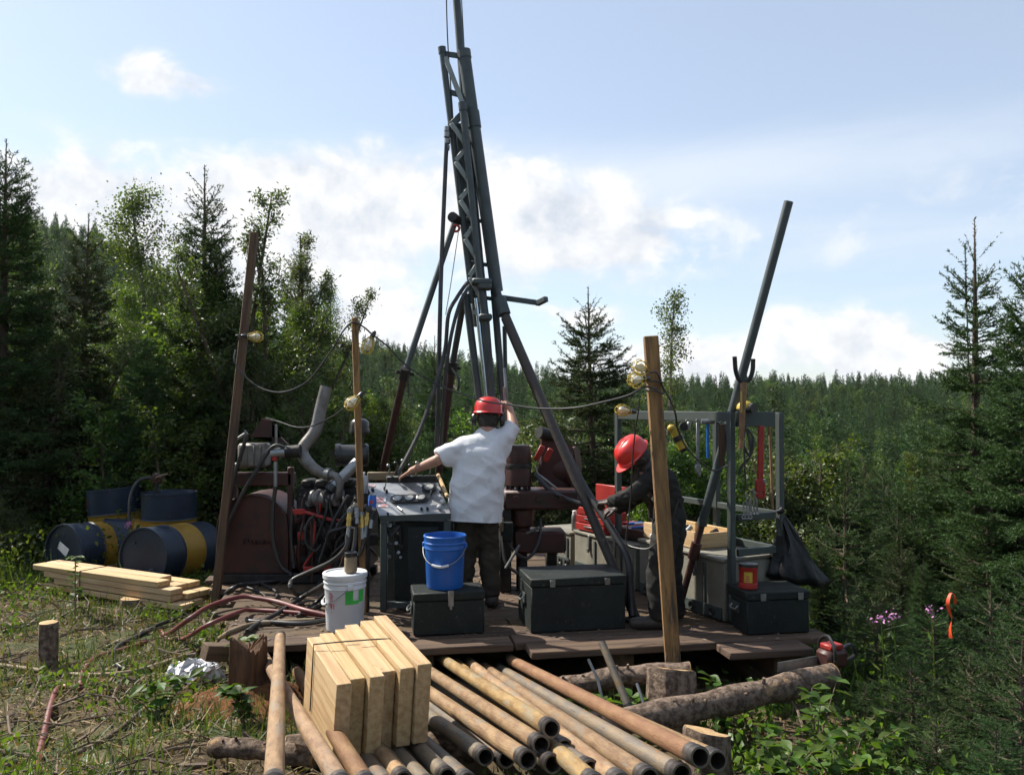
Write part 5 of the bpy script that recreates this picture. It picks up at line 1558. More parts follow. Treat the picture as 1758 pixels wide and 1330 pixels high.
# cans beside the console
can = thing('soda_can', 'small blue soda can on the hose manifold left of the console panel', 'can', P(639, 874, CD - .02))
cl = can.location
part('body', M().lathe([(.025, 0), (.032, .008), (.032, .100), (.026, .112)], 22, None, cl), m_blue, can)
part('top', M().lathe([(.026, .1125), (.027, .116), (.024, .117), (.022, .113), (.0005, .113)], 22, None, cl), m_galv, can)
part('round_emblem', M().tube([cl + V((-.004, -.0315, .06)), cl + V((-.0042, -.0335, .06))], .016, 16), m_redprint, can)
oil = thing('spray_can', 'pale blue and grey can standing behind the slim post', 'can', P(624, 846, CD + .12))
cl = oil.location
part('body', M().lathe([(.036, 0), (.038, .004), (.038, .12), (.03, .135), (.012, .14)], 22, None, cl), m_alu, oil)
part('cap', M().lathe([(.011, .1405), (.013, .165), (.0005, .168)], 12, None, cl), m_paper, oil)
# hose manifold with brass couplings
MF = CD - .06
man = thing('hose_manifold', 'cluster of brass and steel hose couplings left of the console', 'manifold', V((P(618, 1000, MF).x, MF, PZ)))
part('stand', M().tube([V((P(628, 900, MF).x, MF + .06, PZ + .005)), P(630, 880, MF + .06)], .022, 10), m_engine, man)
part('block', M().box(P(620, 876, MF + .03), (.20, .07, .06), rotz(.1), .01), m_engine, man)
for x0, y0, x1, y1, mt_ in ((601, 880, 599, 903, m_brass), (613, 876, 613, 888, m_galv), (621, 885, 622, 906, m_brass), (632, 880, 629, 902, m_brass), (640, 876, 638, 892, m_engine)):
    a, b = P(x0, y0, MF - .03), P(x1, y1, MF - .05)
    c_ = part('coupling', M().tube([a, b], .021, 10).tube([a + (b - a) * .35, a + (b - a) * .55], .027, 8), mt_, man)
    part('ferrule', M().tube([b, b + (b - a) * .9], .016, 10), m_galv, c_)
    part('nut', M().tube([a + (a - b) * .3, a], .025, 6), m_galv, c_)
for x, y in ((605, 868), (612, 864), (634, 868), (626, 866)):
    part('valve_knob', M().tube([P(x, y + 6, MF), P(x, y, MF)], .016, 8), m_galv, man)
part('pressure_ball', M().ball(P(634, 874, MF - .03), .032, 14), m_engine, man)
def free_hose(label, pts, r):
    return solo('hose', M().tube(spl(pts, 8), r, 10), m_rubber, label, 'hose')
free_hose('black hose looping from the brass coupling down to the platform edge of the engine', [P(597, 918, MF - .06), P(594, 940, MF - .08), P(570, 963, MF), P(530, 982, MF + .2), P(503, 995, MF + .25), P(499, 1008, MF + .12), G(512, 1020, PZ + .02), G(540, 1010, PZ + .02), G(560, 985, PZ + .10)], .019)
free_hose('long black hose crossing the platform to its front left corner', [P(612, 905, MF - .02), P(608, 940, MF - .06), P(596, 972, MF - .1), P(560, 1000, MF - .2), G(520, 1024, PZ + .06), G(480, 1050, PZ + .03), G(440, 1072, PZ + .02), G(425, 1084, PZ + .02)], .018)
free_hose('black hose dropping behind the white bucket', [P(627, 922, MF - .05), P(618, 950, MF - .05), P(596, 972, MF - .02), P(575, 1000, MF + .02), G(545, 1032, PZ + .03), G(520, 1050, PZ + .02), G(512, 1058, PZ + .02)], .016)
free_hose('black hose hanging from the manifold between the red bars', [P(605, 905, MF), P(598, 935, MF + .05), P(580, 985, MF + .15), G(556, 1030, PZ + .03), G(535, 1046, PZ + .02)], .015)
free_hose('thick black hose lying along the front of the platform', [G(560, 1064, PZ + .02), G(520, 1070, PZ + .02), G(470, 1068, PZ + .02), G(430, 1066, PZ + .02), G(424, 1062, PZ + .02)], .018)
free_hose('black hose lying in front of the domed red guard', [G(560, 985, PZ + .02), G(520, 990, PZ + .03), G(470, 997, PZ + .03), G(420, 1003, PZ + .03), G(396, 1012, PZ + .03), S(370, 1035, .03)], .020)
free_hose('thin black hose snaking left of the domed guard', [G(378, 975, PZ + .05), G(410, 990, PZ + .02), G(445, 1000, PZ + .02), G(470, 1012, PZ + .02), G(476, 1022, PZ + .02), G(470, 1030, PZ + .02)], .013)
free_hose('thin black hose across the planks beside the red one', [G(425, 1008, PZ + .02), G(450, 1018, PZ + .02), G(462, 1030, PZ + .02), G(500, 1040, PZ + .02), G(530, 1030, PZ + .02)], .011)

# ---------------------------------------------------------------- tool rack
rack = thing('tool_rack', 'grey green steel tool rack standing over the grey boxes', 'rack', F4 + RP * .02)
ZT = 1.925
def rk_(u, w_, z): 
    q = F4 + RD * u + RP * w_
    return V((q.x, q.y, z))
RW, RL = .50, 1.50
posts_ = {}
for u, w_, z0 in ((-.02, .02, PZ + .24), (-.02, RW, PZ + .62), (RL, .02, PZ + .475), (RL, RW, PZ + .475), (.72, RW + .0, PZ + .475)):
    part('upright', M().box((rk_(u, w_, 0) + V((0, 0, (z0 + ZT) / 2))), (.048, .048, ZT - z0), rotz(RA), .004), m_greyg, rack)
for a, b, z, h_ in (((-.02, .02), (RL, .02), ZT - .03, .075), ((-.02, RW), (RL, RW), ZT - .045, .09), ((RL, .02), (RL, RW), ZT - .03, .075), ((-.02, .05), (-.02, RW - .03), ZT - .05, .115),
                    ((-.02, RW), (RL, RW), 1.14, .05), ((-.02, RW), (RL, RW), .865, .06), ((-.02, .05), (-.02, RW - .03), 1.14, .05), ((-.02, .05), (-.02, RW - .03), .88, .055)):
    p, q = rk_(a[0], a[1], z), rk_(b[0], b[1], z)
    d_ = (q - p).normalized()
    part('rail', M().bar(p + d_ * .026, q - d_ * .026, .036, h_), m_greyg, rack)
part('front_plate', M().bar(rk_(-.05, 0, PZ + .22), rk_(-.05, 0, PZ + .03), .05, .05), m_greyg, rack)
part('side_plate', M().box(F4 + RD * -.015 + RP * .14 + V((0, 0, .15)), (.25, .012, .29), rotz(RA), .003), m_boxgrey, rack)
# tools hung on the rack, each its own thing
def hang(name, label, cat, builder):
    return builder(name, label, cat)
def on_left_rail(px):
    """point under the left rail seen at column px"""
    u = 0.0; best = None
    for i in range(160):
        q = rk_(i * .01, .02, ZT - .07)
        pxx = 879 + q.x / q.y * FPX
        if best is None or abs(pxx - px) < best[0]: best = (abs(pxx - px), q)
    return best[1]
def wrench(label, top, L, mt, w_=.03, hd=.05):
    t = thing('wrench', label, 'wrench', top + V((0, 0, -L)))
    part('handle', M().bar(top, top + V((0, 0, -L * .8)), w_, .014, V((0, 1, 0))), mt, t)
    j = top + V((0, 0, -L * .86))
    part('jaw', M().box(j, (hd, .03, L * .16), None, .008).box(j + V((hd * .3, 0, -L * .10)), (hd * .4, .028, L * .08), None, .006), mt, t)
    part('hang_ring', M().ring(top + V((0, 0, .012)), V((0, 1, 0)), .014, .004, 12, 5), m_galv, t)
    return t
q = on_left_rail(1196); wrench('long grey spanner hanging from the middle of the rack', q + V((0, -.04, -.01)), .42, m_galv, .024, .045)
q = on_left_rail(1212); hm = thing('hammer', 'hammer with bright steel head hanging head up beside the grey spanner', 'hammer', q + V((0, -.045, -.28)))
part('head', M().tube([q + V((-.05, -.045, -.0)), q + V((.05, -.045, .0))], .02, 10), m_galv, hm); part('handle', M().tube([q + V((0, -.045, -.018)), q + V((0, -.045, -.28))], .011, 8), m_blue, hm)
q = on_left_rail(1236); ps = thing('pry_bar', 'dark flat bar hanging near the front upright of the rack', 'tool', q + V((0, -.04, -.33))); part('blade', M().bar(q + V((0, -.04, -.02)), q + V((0, -.04, -.33)), .045, .014, V((0, 1, 0))), m_slab, ps); part('hang_ring', M().ring(q + V((0, -.04, -.008)), V((0, 1, 0)), .012, .004, 12, 5), m_galv, ps)
q = on_left_rail(1178); pu = thing('pulley_block', 'small dark pulley hanging near the middle of the rack', 'pulley', q + V((0, -.04, -.09))); part('wheel', M().tube([q + V((-.03, -.06, -.045)), q + V((-.03, -.02, -.045))], .035, 16), m_engine, pu); part('cheek', M().box(q + V((.012, -.04, -.035)), (.03, .05, .06), None, .008), m_galv, pu); part('hook', M().ring(q + V((0, -.04, .0)), V((0, 1, 0)), .013, .004, 10, 5), m_galv, pu)
q = on_left_rail(1160) + V((0, -.06, -.02))
dr = thing('grinder', 'yellow and black power tool hanging behind the tan post', 'power tool', q + V((0, 0, -.2)))
part('body', M().tube([q + V((-.03, 0, -.05)), q + V((.05, 0, -.20))], [.032, .040], 14), m_yellow, dr); part('end_cap', M().tube([q + V((.05, 0, -.20)), q + V((.062, 0, -.225))], [.041, .034], 14), m_plasticblack, dr)
part('band', M().tube([q + V((-.002, 0, -.10)), q + V((.018, 0, -.14))], .0415, 14), m_plasticblack, dr); part('gear_head', M().ball(q + V((-.045, -.005, -.04)), .036, 12, sz=.9), m_yellow, dr); part('loop', M().tube(spl([q + V((-.02, 0, -.02)), q + V((0, 0, .0)), q + V((.01, 0, -.01))], 4), .006, 6), m_rubber, dr)
# red pipe wrench and odds on the front
q = rk_(-.06, .28, ZT - .10)
pw = thing('pipe_wrench', 'large red pipe wrench hanging on the front of the rack', 'wrench', q + V((0, 0, -.56)))
part('handle', M().bar(q, q + V((-.012, 0, -.42)), .045, .026, V((0, 1, 0)), .008), m_red, pw)
j = q + V((-.016, 0, -.45))
part('frame_jaw', M().box(j, (.065, .035, .10), None, .01), m_red, pw); part('hook_jaw', M().box(j + V((.0, 0, -.075)), (.055, .03, .045), None, .008).box(j + V((.034, 0, -.03)), (.016, .028, .12), None, .004), m_red, pw); part('adjusting_nut', M().tube([j + V((.034, -.0, .02)), j + V((.034, 0, .048))], .018, 10), m_galv, pw)
for k, (w_, L, r_, lb) in enumerate(((.36, .62, .010, 'thin rusty rod hanging right of the red pipe wrench'), (.10, .46, .007, 'thin cable hanging just right of the front upright'))):
    q = rk_(-.06, w_, ZT - .11)
    solo('hanging_rod' if k == 0 else 'hanging_cable', M().tube(spl([q, q + V((.01, 0, -L * .4)), q + V((.02, 0, -L))], 5), r_, 7), m_rodrust if k == 0 else m_rubber, lb, 'rod' if k == 0 else 'cable')
for k, (w_, z_, lb) in enumerate(((.13, 1.22, 'set of steel spanners hanging low on the front of the rack'), (.20, 1.25, 'steel hook hanging low beside the spanners on the rack'))):
    q = rk_(-.05, w_, z_)
    t = thing('hanging_spanner', lb, 'spanner', q)
    for i in range(3):
        part('blade', M().bar(q + V((i * .02 - .02, -.02, .04 + .07 * (i % 2))), q + V((i * .024 - .02, -.02, -.06)), .012, .006, V((0, 1, 0)), .002).ring(q + V((i * .024 - .02, -.02, -.072)), V((0, 1, 0)), .013, .005, 10, 5), m_galv, t)
cb = M()
q = rk_(-.05, .14, ZT - .10)
solo('cable_coil', M().tube(spl([q, q + V((-.03, -.02, -.12)), q + V((.02, -.03, -.22)), q + V((.05, -.02, -.10)), q + V((.01, 0, -.03)), q + V((.03, -.02, -.2)), q + V((-.04, -.02, -.3)), q + V((-.06, -.02, -.36))], 7), .010, 7), m_rubber, 'black cable bunch tied to the front upright of the rack', 'cable')
# headlamp style lamp on the rack top
q = rk_(-.02, .16, ZT + .008)
lm_ = thing('work_lamp', 'yellow and black lamp lying on top of the rack', 'lamp', q)
part('shell', M().lathe([(.05, 0), (.065, .02), (.06, .05), (.035, .075), (.001, .082)], 20, None, q), m_yellow, lm_); part('rim', M().lathe([(.066, .0), (.072, .012), (.066, .026)], 20, None, q + V((.012, -.004, 0))), m_plasticblack, lm_)
part('lens', M().tube([q + V((.03, -.05, .03)), q + V((.045, -.085, .028))], [.03, .036], 16), m_plasticblack, lm_)
# leaning pole and fork
pl0, pl1 = P(1166, 1045, 6.55), P(1354, 346, 6.12)
pole = thing('steel_pole', 'long dark steel pole leaning up to the right against the rack', 'pole', pl0)
part('tube', M().pipe(pl0 + (pl1 - pl0) * .22, pl1, .034, .005, 18), m_mast, pole); part('lower_tube', M().tube([pl0, pl0 + (pl1 - pl0) * .22], .026, 14), m_darkred, pole)
part('sleeve', M().tube([pl0 + (pl1 - pl0) * .13, pl0 + (pl1 - pl0) * .17], .042, 14), m_darkred, pole); part('sleeve', M().tube([pl0 + (pl1 - pl0) * .215, pl0 + (pl1 - pl0) * .23], .039, 14), m_mast, pole)
fd = 6.12
fk = thing('lifting_fork', 'rusty U shaped fork on a yellow stem tied to the rack top', 'fork', P(1272, 760, fd))
part('prongs', M().tube(spl([P(1261, 612, fd), P(1263, 636, fd), P(1268, 650, fd), P(1277, 656, fd), P(1287, 650, fd), P(1292, 636, fd), P(1293, 616, fd)], 6), .017, 9), m_engine, fk)
part('stem', M().tube([P(1277, 656, fd), P(1275, 700, fd), P(1272, 770, fd)], [.026, .022, .020], 10), m_rodrust, fk); part('paint_stripe', M().box(P(1273, 690, fd - .024), (.012, .006, .16), None, .002), m_yellow, fk)
# rubbish bag
bd_ = V((P(1340, 890, 6.45).x, 6.42, 0))
bagv = M(); n = 40; rows = 22; rbg = random.Random(5)
zt_, zb_ = P(1338, 880, 6.42).z, P(1360, 1012, 6.42).z
topc, botc = P(1338, 880, 6.40), P(1366, 1000, 6.45)
vs, fs = [], []
for i in range(rows + 1):
    f = i / rows
    c = topc + (botc - topc) * f + V((.02 * math.sin(f * 5), .0, 0))
    w_ = .020 + .225 * f ** 1.15 * (1 if f < .92 else 1 - 3.5 * (f - .92)); dp = .018 + .15 * f ** 1.1 * (1 if f < .92 else 1 - 3.5 * (f - .92))
    for k in range(n):
        a = 2 * math.pi * k / n
        fold = 1 + (.16 * math.sin(7 * a + 2 * f) + .10 * math.sin(13 * a - 3 * f)) * (1 - .55 * f) + .05 * math.sin(3 * a + 9 * f)
        vs.append(c + V((w_ * fold * math.cos(a) + (.05 * f * f if math.cos(a) > 0 else -.0), dp * fold * math.sin(a), -.03 * f * math.cos(a) + .012 * math.sin(5 * a + 8 * f))))
for i in range(rows):
    for k in range(n):
        k2 = (k + 1) % n
        fs.append((i * n + k, (i + 1) * n + k, (i + 1) * n + k2, i * n + k2))
fs.append(tuple(range(n))); fs.append(tuple(reversed(range(rows * n, rows * n + n))))
rb_ = thing('rubbish_bag', 'black rubbish bag tied to the right front of the rack', 'bag', V((botc.x, botc.y, botc.z - .02)))
part('film', M().add(vs, fs), m_bag, rb_, sharp=60)
part('tied_neck', M().tube(spl([rk_(-.02, RW, 1.16) + V((-.03, -.03, .0)), rk_(-.02, RW, 1.17) + V((.0, -.045, .01)), topc + V((.0, -.01, .03)), topc + V((0, 0, -.02))], 5), .020, 8), m_bag, rb_)

# ---------------------------------------------------------------- things on the grey boxes
tb = gq2(.80, .16, .403)
FT = rotz(RA + R(6))
tbx = thing('toolbox', 'open red metal toolbox with stepped drawers on the grey box', 'toolbox', tb)
part('case', M().box(tb + V((0, 0, .10)), (.24, .46, .20), FT, .006), m_red, tbx)
for i in range(3):
    dr_ = part('drawer', M().box(tb + FT @ V((-.128 - .006 * (2 - i), .0, .045 + i * .075)) , (.03, .44, .064), FT, .004), m_red, tbx)
    part('drawer_pull', M().box(tb + FT @ V((-.147 - .006 * (2 - i), .0, .050 + i * .075)), (.008, .16, .014), FT, .002), m_galv, dr_)
part('lid', M().box(tb + FT @ V((.115, 0, .33)), (.03, .46, .22), FT, .006), m_red, tbx)
part('tray', M().box(tb + FT @ V((-.05, 0, .255)), (.13, .44, .05), FT, .004), m_red, tbx)
ft2 = gq2(.28, .22, .403)
tr2 = thing('tool_tray', 'dark red steel tray of tools in front of the second worker', 'tray', ft2)
part('shell', M().box(ft2 + V((0, 0, .055)), (.26, .44, .10), FT, .006), m_darkred, tr2)
for i in range(7):
    q = ft2 + FT @ V((random.uniform(-.09, .09), -.17 + i * .055, .118))
    part('hand_tool', M().tube([q + V((-.06, .02, 0)), q + V((.07, -.01, .012))], .013, 8), [m_galv, m_blue, m_red, m_plasticblack][i % 4], tr2)
q = gq3(.10, .10, .363)
sp = thing('spray_can', 'pale spray can standing left of the red toolbox', 'can', q); part('body', M().lathe([(.030, 0), (.033, .004), (.033, .15), (.022, .168)], 20, None, q), m_galv, sp); part('cap', M().lathe([(.022, .1685), (.022, .195), (.018, .2), (.0005, .2)], 16, None, q), m_paper, sp)
q = gq1(.78, .27, .475)
tw = thing('wooden_tray', 'pale wooden tray of parts on the grey box under the rack', 'crate', q)
for a, b, h_ in (((-.2, -.36), (.18, -.36), .12), ((-.2, .36), (.18, .36), .12), ((-.2, -.345), (-.2, .345), .13), ((.18, -.345), (.18, .345), .13)):
    Fq = rotz(RA)
    p0, p1 = q + Fq @ V((a[0], a[1], h_ / 2 + .002)), q + Fq @ V((b[0], b[1], h_ / 2 + .002))
    wood('board', p0, p1, .02, h_, m_lumber, tw)
wood('board', q + rotz(RA) @ V((0, -.34, .014)), q + rotz(RA) @ V((0, .34, .014)), .34, .016, m_lumber, tw)
for i in range(5):
    p = q + rotz(RA) @ V((random.uniform(-.14, .12), -.28 + i * .14, .10))
    part('metal_part', M().tube([p, p + V((.05, .03, .02 + .02 * (i % 2)))], .022, 9), [m_engine, m_galv][i % 2], tw)
q = gq1(.92, .05, .475)
jk = thing('rag_bundle', 'crumpled dirty rag and fittings beside the wooden tray', 'rag', q)
part('rag', M().ball(q + V((0, 0, .035)), .06, 10, 1.1, .8, .65), m_white, jk); part('fitting', M().tube([q + V((-.05, -.05, .02)), q + V((.0, -.06, .025))], .02, 9), m_galv, jk); part('knob', M().ball(q + V((.06, -.05, .035)), .032, 9), m_engine, jk)

# ---------------------------------------------------------------- string of caged work lights
def cage_lamp(label, c, d, s=1.0):
    """c socket end, d direction the cage points"""
    t = thing('cage_lamp', label, 'lamp', c, 'yellow caged work lights on the string')
    F = frame_of(V(d)); F = Matrix((F.col[1], F.col[2], F.col[0])).transposed()
    c = V(c)
    part('socket', M().lathe([(.001, -.05), (.012, -.05), (.018, -.035), (.020, .012), (.016, .02)], 14, F, c), m_plasticblack, t)
    part('bulb', M().lathe([(.012, .02), (.014, .035), (.027, .065), (.031, .085), (.026, .105), (.012, .116), (.0005, .118)], 16, F, c), m_bulb, t)
    prof = [(.021, .008), (.030, .03), (.044, .065), (.047, .09), (.040, .118), (.022, .138)]
    cg = M()
    for k in range(8):
        a = 2 * math.pi * k / 8
        cg.tube(spl([c + F @ V((r * s * math.cos(a), r * s * math.sin(a), z)) for r, z in prof], 3), .0034, 5)
    for r, z in ((.021, .01), (.0465, .085), (.022, .138)):
        cg.ring(c + F @ V((0, 0, z)), F @ V((0, 0, 1)), r * s, .0036, 18, 5)
    part('wire_cage', cg, m_yellow, t)
    return t
cage_lamp('yellow caged lamp tied to the tall dark slab post', P(424, 577, 7.38), (1, .1, -.05))
cage_lamp('yellow caged lamp hanging near the top of the slim post', P(639, 578, 6.4), (-.42, -.1, -.95))
cage_lamp('yellow caged lamp on the slim post, above the air filter', P(617, 680, 6.4), (-.75, -.3, -.75))
cage_lamp('lower of the two yellow caged lamps high on the thick tan post', P(1106, 650, 5.4), (-.75, -.65, -.12), 1.15)
cage_lamp('upper yellow caged lamp high on the thick tan post', P(1114, 638, 5.55), (-.80, -.5, .32), 1.1)
cage_lamp('yellow caged lamp hanging left of the tan post, above the red helmet', P(1083, 706, 6.4), (-.85, -.5, .1))
def cord(label, pts, r=.0065):
    return solo('light_cord', M().tube(spl(pts, 8), r, 7), m_rubber, label, 'cord')
cord('black cord sagging from the slab post to the slim post top', [P(404, 600, 7.3), P(403, 622, 7.25), P(425, 650, 7.2), P(455, 669, 7.1), P(490, 672, 7.0), P(530, 652, 6.8), P(570, 600, 6.6), P(588, 570, 6.5), P(603, 554, 6.42), P(616, 556, 6.42)])
cord('black cord running from the slim post past the worker to the tan post', [P(616, 556, 6.42), P(628, 564, 6.4), P(639, 574, 6.4), P(665, 594, 6.4), P(692, 622, 6.45), P(735, 652, 6.5), P(780, 672, 6.5), P(830, 688, 6.48), P(870, 694, 6.45), P(925, 701, 6.3), P(985, 700, 6.1), P(1035, 690, 5.8), P(1080, 678, 5.5), P(1106, 664, 5.38), P(1128, 668, 5.42)])
cord('black cord hanging from the slim post over the red lifting lug', [P(612, 678, 6.38), P(600, 692, 6.5), P(570, 715, 6.9), P(535, 731, 7.2), P(508, 733, 7.35), P(480, 724, 7.55), P(456, 717, 7.65)])
cord('black cord looping from the tan post to the tool rack', [P(1116, 640, 5.45), P(1128, 640, 5.45), P(1137, 662, 5.5), P(1150, 685, 5.6), P(1160, 712, 5.8), P(1163, 735, 5.9), P(1180, 770, 6.0), P(1205, 795, 6.1), P(1228, 808, 6.15), P(1250, 798, 6.15)])
cord('black cord hanging from the caged lamps down across the red helmet', [P(1099, 678, 5.4), P(1096, 705, 5.45), P(1090, 745, 5.55), P(1086, 790, 5.62), P(1083, 850, 5.7), P(1078, 900, 5.75), P(1075, 930, 5.78), P(1092, 940, 5.7), P(1120, 938, 5.6), P(1150, 900, 5.5), P(1165, 860, 5.48)], .005)
solo('cord_tie', M().ring(P(1123, 655, 5.52), V((.1, 0, 1)), .058, .006, 20, 6).ring(P(1124, 672, 5.52), V((.25, 0, 1)), .060, .006, 20, 6), m_rubber, 'black cord wrapped twice round the thick tan post', 'cord')
solo('cord_tie', M().ring(P(416, 577, 7.53), V((.1, 0, 1)), .055, .010, 20, 6), m_rubber, 'black cord wrapped round the dark slab post', 'cord')

# ---------------------------------------------------------------- small things near the ground
wbp = S(332, 1165)
rw = np.random.default_rng(3)
bag = M()
for k, (dx, dy, r_) in enumerate(((0, 0, .10), (-.10, .02, .07), (.12, -.01, .08), (.03, -.06, .07))):
    m_ = M().ball(wbp + V((dx, dy, r_ * .5)), r_, 18, 1.1, .8, .8)
    m_.v = [(x + rw.normal(0, .013), y + rw.normal(0, .013), z + rw.normal(0, .013)) for x, y, z in m_.v]
    bag.add(m_.v, m_.f)
solo('plastic_bag', bag, m_whitebag, 'crumpled white plastic bag on the ground by the rotten stump', 'bag', sharp=20)
csp = P(1428, 1128, 5.3)
cs = thing('chainsaw', 'small red and black chainsaw lying behind the end of the log', 'chainsaw', csp + V((0, 0, -.06)))
FC = rotz(R(25))
part('engine_body', M().box(csp, (.17, .13, .11), FC, .02), m_darkred, cs); part('top_cover', M().box(csp + V((0, 0, .072)), (.11, .10, .035), FC, .012), m_red, cs)
part('front_handle', M().tube(spl([csp + FC @ V((-.05, -.075, -.03)), csp + FC @ V((-.06, -.08, .08)), csp + FC @ V((-.03, 0, .135)), csp + FC @ V((-.02, .08, .09)), csp + FC @ V((-.02, .08, -.02))], 5), .011, 8), m_plasticblack, cs)
part('rear_handle', M().tube(spl([csp + FC @ V((.08, 0, .04)), csp + FC @ V((.16, 0, .06)), csp + FC @ V((.20, 0, -.01)), csp + FC @ V((.10, 0, -.04))], 5), .013, 8), m_plasticblack, cs)
part('guide_bar', M().box(csp + FC @ V((-.24, .04, -.02)), (.34, .006, .06), FC, .002), m_galv, cs)
rbp = P(1632, 1030, 5.0)
rib = M(); pr_ = spl([P(1640, 1036, 5.02), P(1639, 1022, 5.0), P(1632, 1018, 4.99), P(1627, 1034, 4.98), P(1630, 1050, 4.98), P(1634, 1062, 4.99), P(1631, 1078, 5.0), P(1632, 1095, 5.0)], 5)
for i in range(len(pr_) - 1):
    w0 = V((.010 * math.cos(i * .16), .010 * math.sin(i * .16), 0)); w1 = V((.010 * math.cos((i + 1) * .16), .010 * math.sin((i + 1) * .16), 0))
    rib.add([pr_[i] - w0, pr_[i] + w0, pr_[i + 1] + w1, pr_[i + 1] - w1], [(0, 1, 2, 3)])
solo('marker_ribbon', rib, m_orange, 'bright orange marker ribbon hanging in the young spruces', 'ribbon', sharp=180)
# ---------------------------------------------------------------- people
import bmesh
from mathutils import noise as mnoise
m_skin = mat('skin', (.42, .235, .165), .5, 0, c2=(.36, .19, .13), scale=9, bump=.05, bscale=60, spec=.4)
m_skin_d = mat('grimy skin', (.062, .040, .030), .55, 0, c2=(.032, .024, .02), scale=9, bump=.05)
m_hair = mat('dark hair', (.018, .013, .010), .6, 0, c2=(.035, .024, .018), scale=30, bump=.6, bscale=60)
m_shirt = mat('white cotton', (.70, .71, .73), .85, 0, c2=(.62, .63, .65), scale=5, bump=.35, bscale=11, c3=(.47, .45, .42), s3=6, lo3=.58, hi3=.76, spec=.2)
m_pants = mat('brown work trousers', (.050, .040, .028), .9, 0, c2=(.032, .026, .020), scale=6, bump=.35, bscale=12, spec=.2)
m_dark = mat('greasy dark work clothes', (.020, .019, .017), .85, 0, c2=(.012, .011, .010), scale=6, bump=.4, bscale=10, spec=.3, c3=(.048, .040, .028), s3=4, lo3=.58, hi3=.72)
m_boot = mat('work boot leather', (.028, .022, .018), .6, 0, c2=(.045, .034, .024), scale=10, bump=.2)
def capsule(m, a, ra, b, rb_, flat_a=False, flat_b=False, n=14):
    a = V(a); b = V(b); d = (b - a).normalized() if (b - a).length > 1e-6 else V((0, 0, 1))
    pts, rs = [], []
    if flat_a: pts += [a]; rs += [ra]
    else:
        for i in range(5):
            t = math.pi / 2 * (i + .35) / 5
            pts.append(a - d * ra * math.cos(t)); rs.append(ra * math.sin(t))
    L = (b - a).length
    for i in range(1, 4):
        f = i / 4
        pts.append(a + (b - a) * f); rs.append(ra + (rb_ - ra) * f)
    if flat_b: pts += [b]; rs += [rb_]
    else:
        for i in range(5):
            t = math.pi / 2 * (1 - (i + .35) / 5)
            pts.append(b + d * rb_ * math.cos(t)); rs.append(rb_ * math.sin(t))
    # keep the rings in order along the axis
    order = sorted(range(len(pts)), key=lambda k: (pts[k] - a).dot(d))
    m.tube([pts[k] for k in order], [max(.001, rs[k]) for k in order], n)
def organic(name, build, voxel, smooth_n, mt, parent, cuts=(), fold=0.0, label=None, seed=0, fq=1.0):
    """shapes merged into one continuous skin"""
    m = M(); build(m)
    me0 = bpy.data.meshes.new('tmp'); me0.from_pydata(m.v, [], m.f)
    o = bpy.data.objects.new('tmp', me0); col.objects.link(o)
    r = o.modifiers.new('r', 'REMESH'); r.mode = 'VOXEL'; r.voxel_size = voxel
    s = o.modifiers.new('s', 'SMOOTH'); s.iterations = smooth_n; s.factor = .5
    bpy.context.view_layer.update()
    me = bpy.data.meshes.new_from_object(o.evaluated_get(bpy.context.evaluated_depsgraph_get()))
    bpy.data.objects.remove(o)
    if fold:
        nv = len(me.vertices); co = np.empty(nv * 3, np.float32); no = np.empty(nv * 3, np.float32)
        me.vertices.foreach_get('co', co); me.vertices.foreach_get('normal', no)
        co = co.reshape(-1, 3); no = no.reshape(-1, 3)
        am = np.array([(1 - 2 * abs(mnoise.noise((x * 4 + z * 3.0 + seed, y * 5, z * 9 - x * 6)))) * .8 + (1 - 2 * abs(mnoise.noise((x * 9 + z * 7 + seed, y * 9, z * 17 + x * 7)))) * .5 - .6 for x, y, z in co * fq])
        co = co + no * (am * fold)[:, None]
        me.vertices.foreach_set('co', co.astype(np.float32).ravel()); me.update()
    if cuts:
        bm = bmesh.new(); bm.from_mesh(me)
        for c, nrm in cuts:
            bmesh.ops.bisect_plane(bm, geom=bm.verts[:] + bm.edges[:] + bm.faces[:], plane_co=c, plane_no=nrm, clear_outer=True)
        bm.to_mesh(me); bm.free()
    loc = root_of(parent).location
    me.transform(Matrix.Translation(-loc))
    me.materials.clear(); me.materials.append(mt); me.shade_smooth()
    ob = bpy.data.objects.new(name, me); col.objects.link(ob); ob.parent = parent
    if label: ob['label'] = label
    return ob
def hand(m, wrist, knuck, palm_n, grip, r=.0105, thumb_side=None):
    """palm from wrist towards knuck; fingers curl by grip (radians per joint) towards -palm_n"""
    wrist = V(wrist); knuck = V(knuck); d = (knuck - wrist).normalized()
    n = V(palm_n); n = (n - d * n.dot(d)).normalized(); s = d.cross(n)
    if thumb_side is not None and s.dot(V(thumb_side)) < 0: s = -s
    for f in (-.030, -.010, .010, .028):
        capsule(m, wrist + s * f * .7, .016, knuck + s * f, .0135)
    for f, L in ((.030, .068), (.010, .078), (-.010, .073), (-.030, .058)):
        p = knuck + s * f; dd = d.copy()
        for j, (fr, rr) in enumerate(((.45, r), (.32, r * .92), (.23, r * .85))):
            ax_ = s
            dd = Quaternion(d.cross(-n).normalized(), grip) @ dd if j or grip > .5 else dd
            q = p + dd * L * fr
            capsule(m, p, rr, q, rr * .92); p = q
    p = wrist + d * .02 + s * .03; dd = (d * .65 + s * .75 - n * .15).normalized()
    q = p + dd * .045; capsule(m, p, .0135, q, .0115)
    dd = (d * .9 + s * .05 - n * .45).normalized(); q2 = q + dd * .032; capsule(m, q, .0115, q2, .0098)
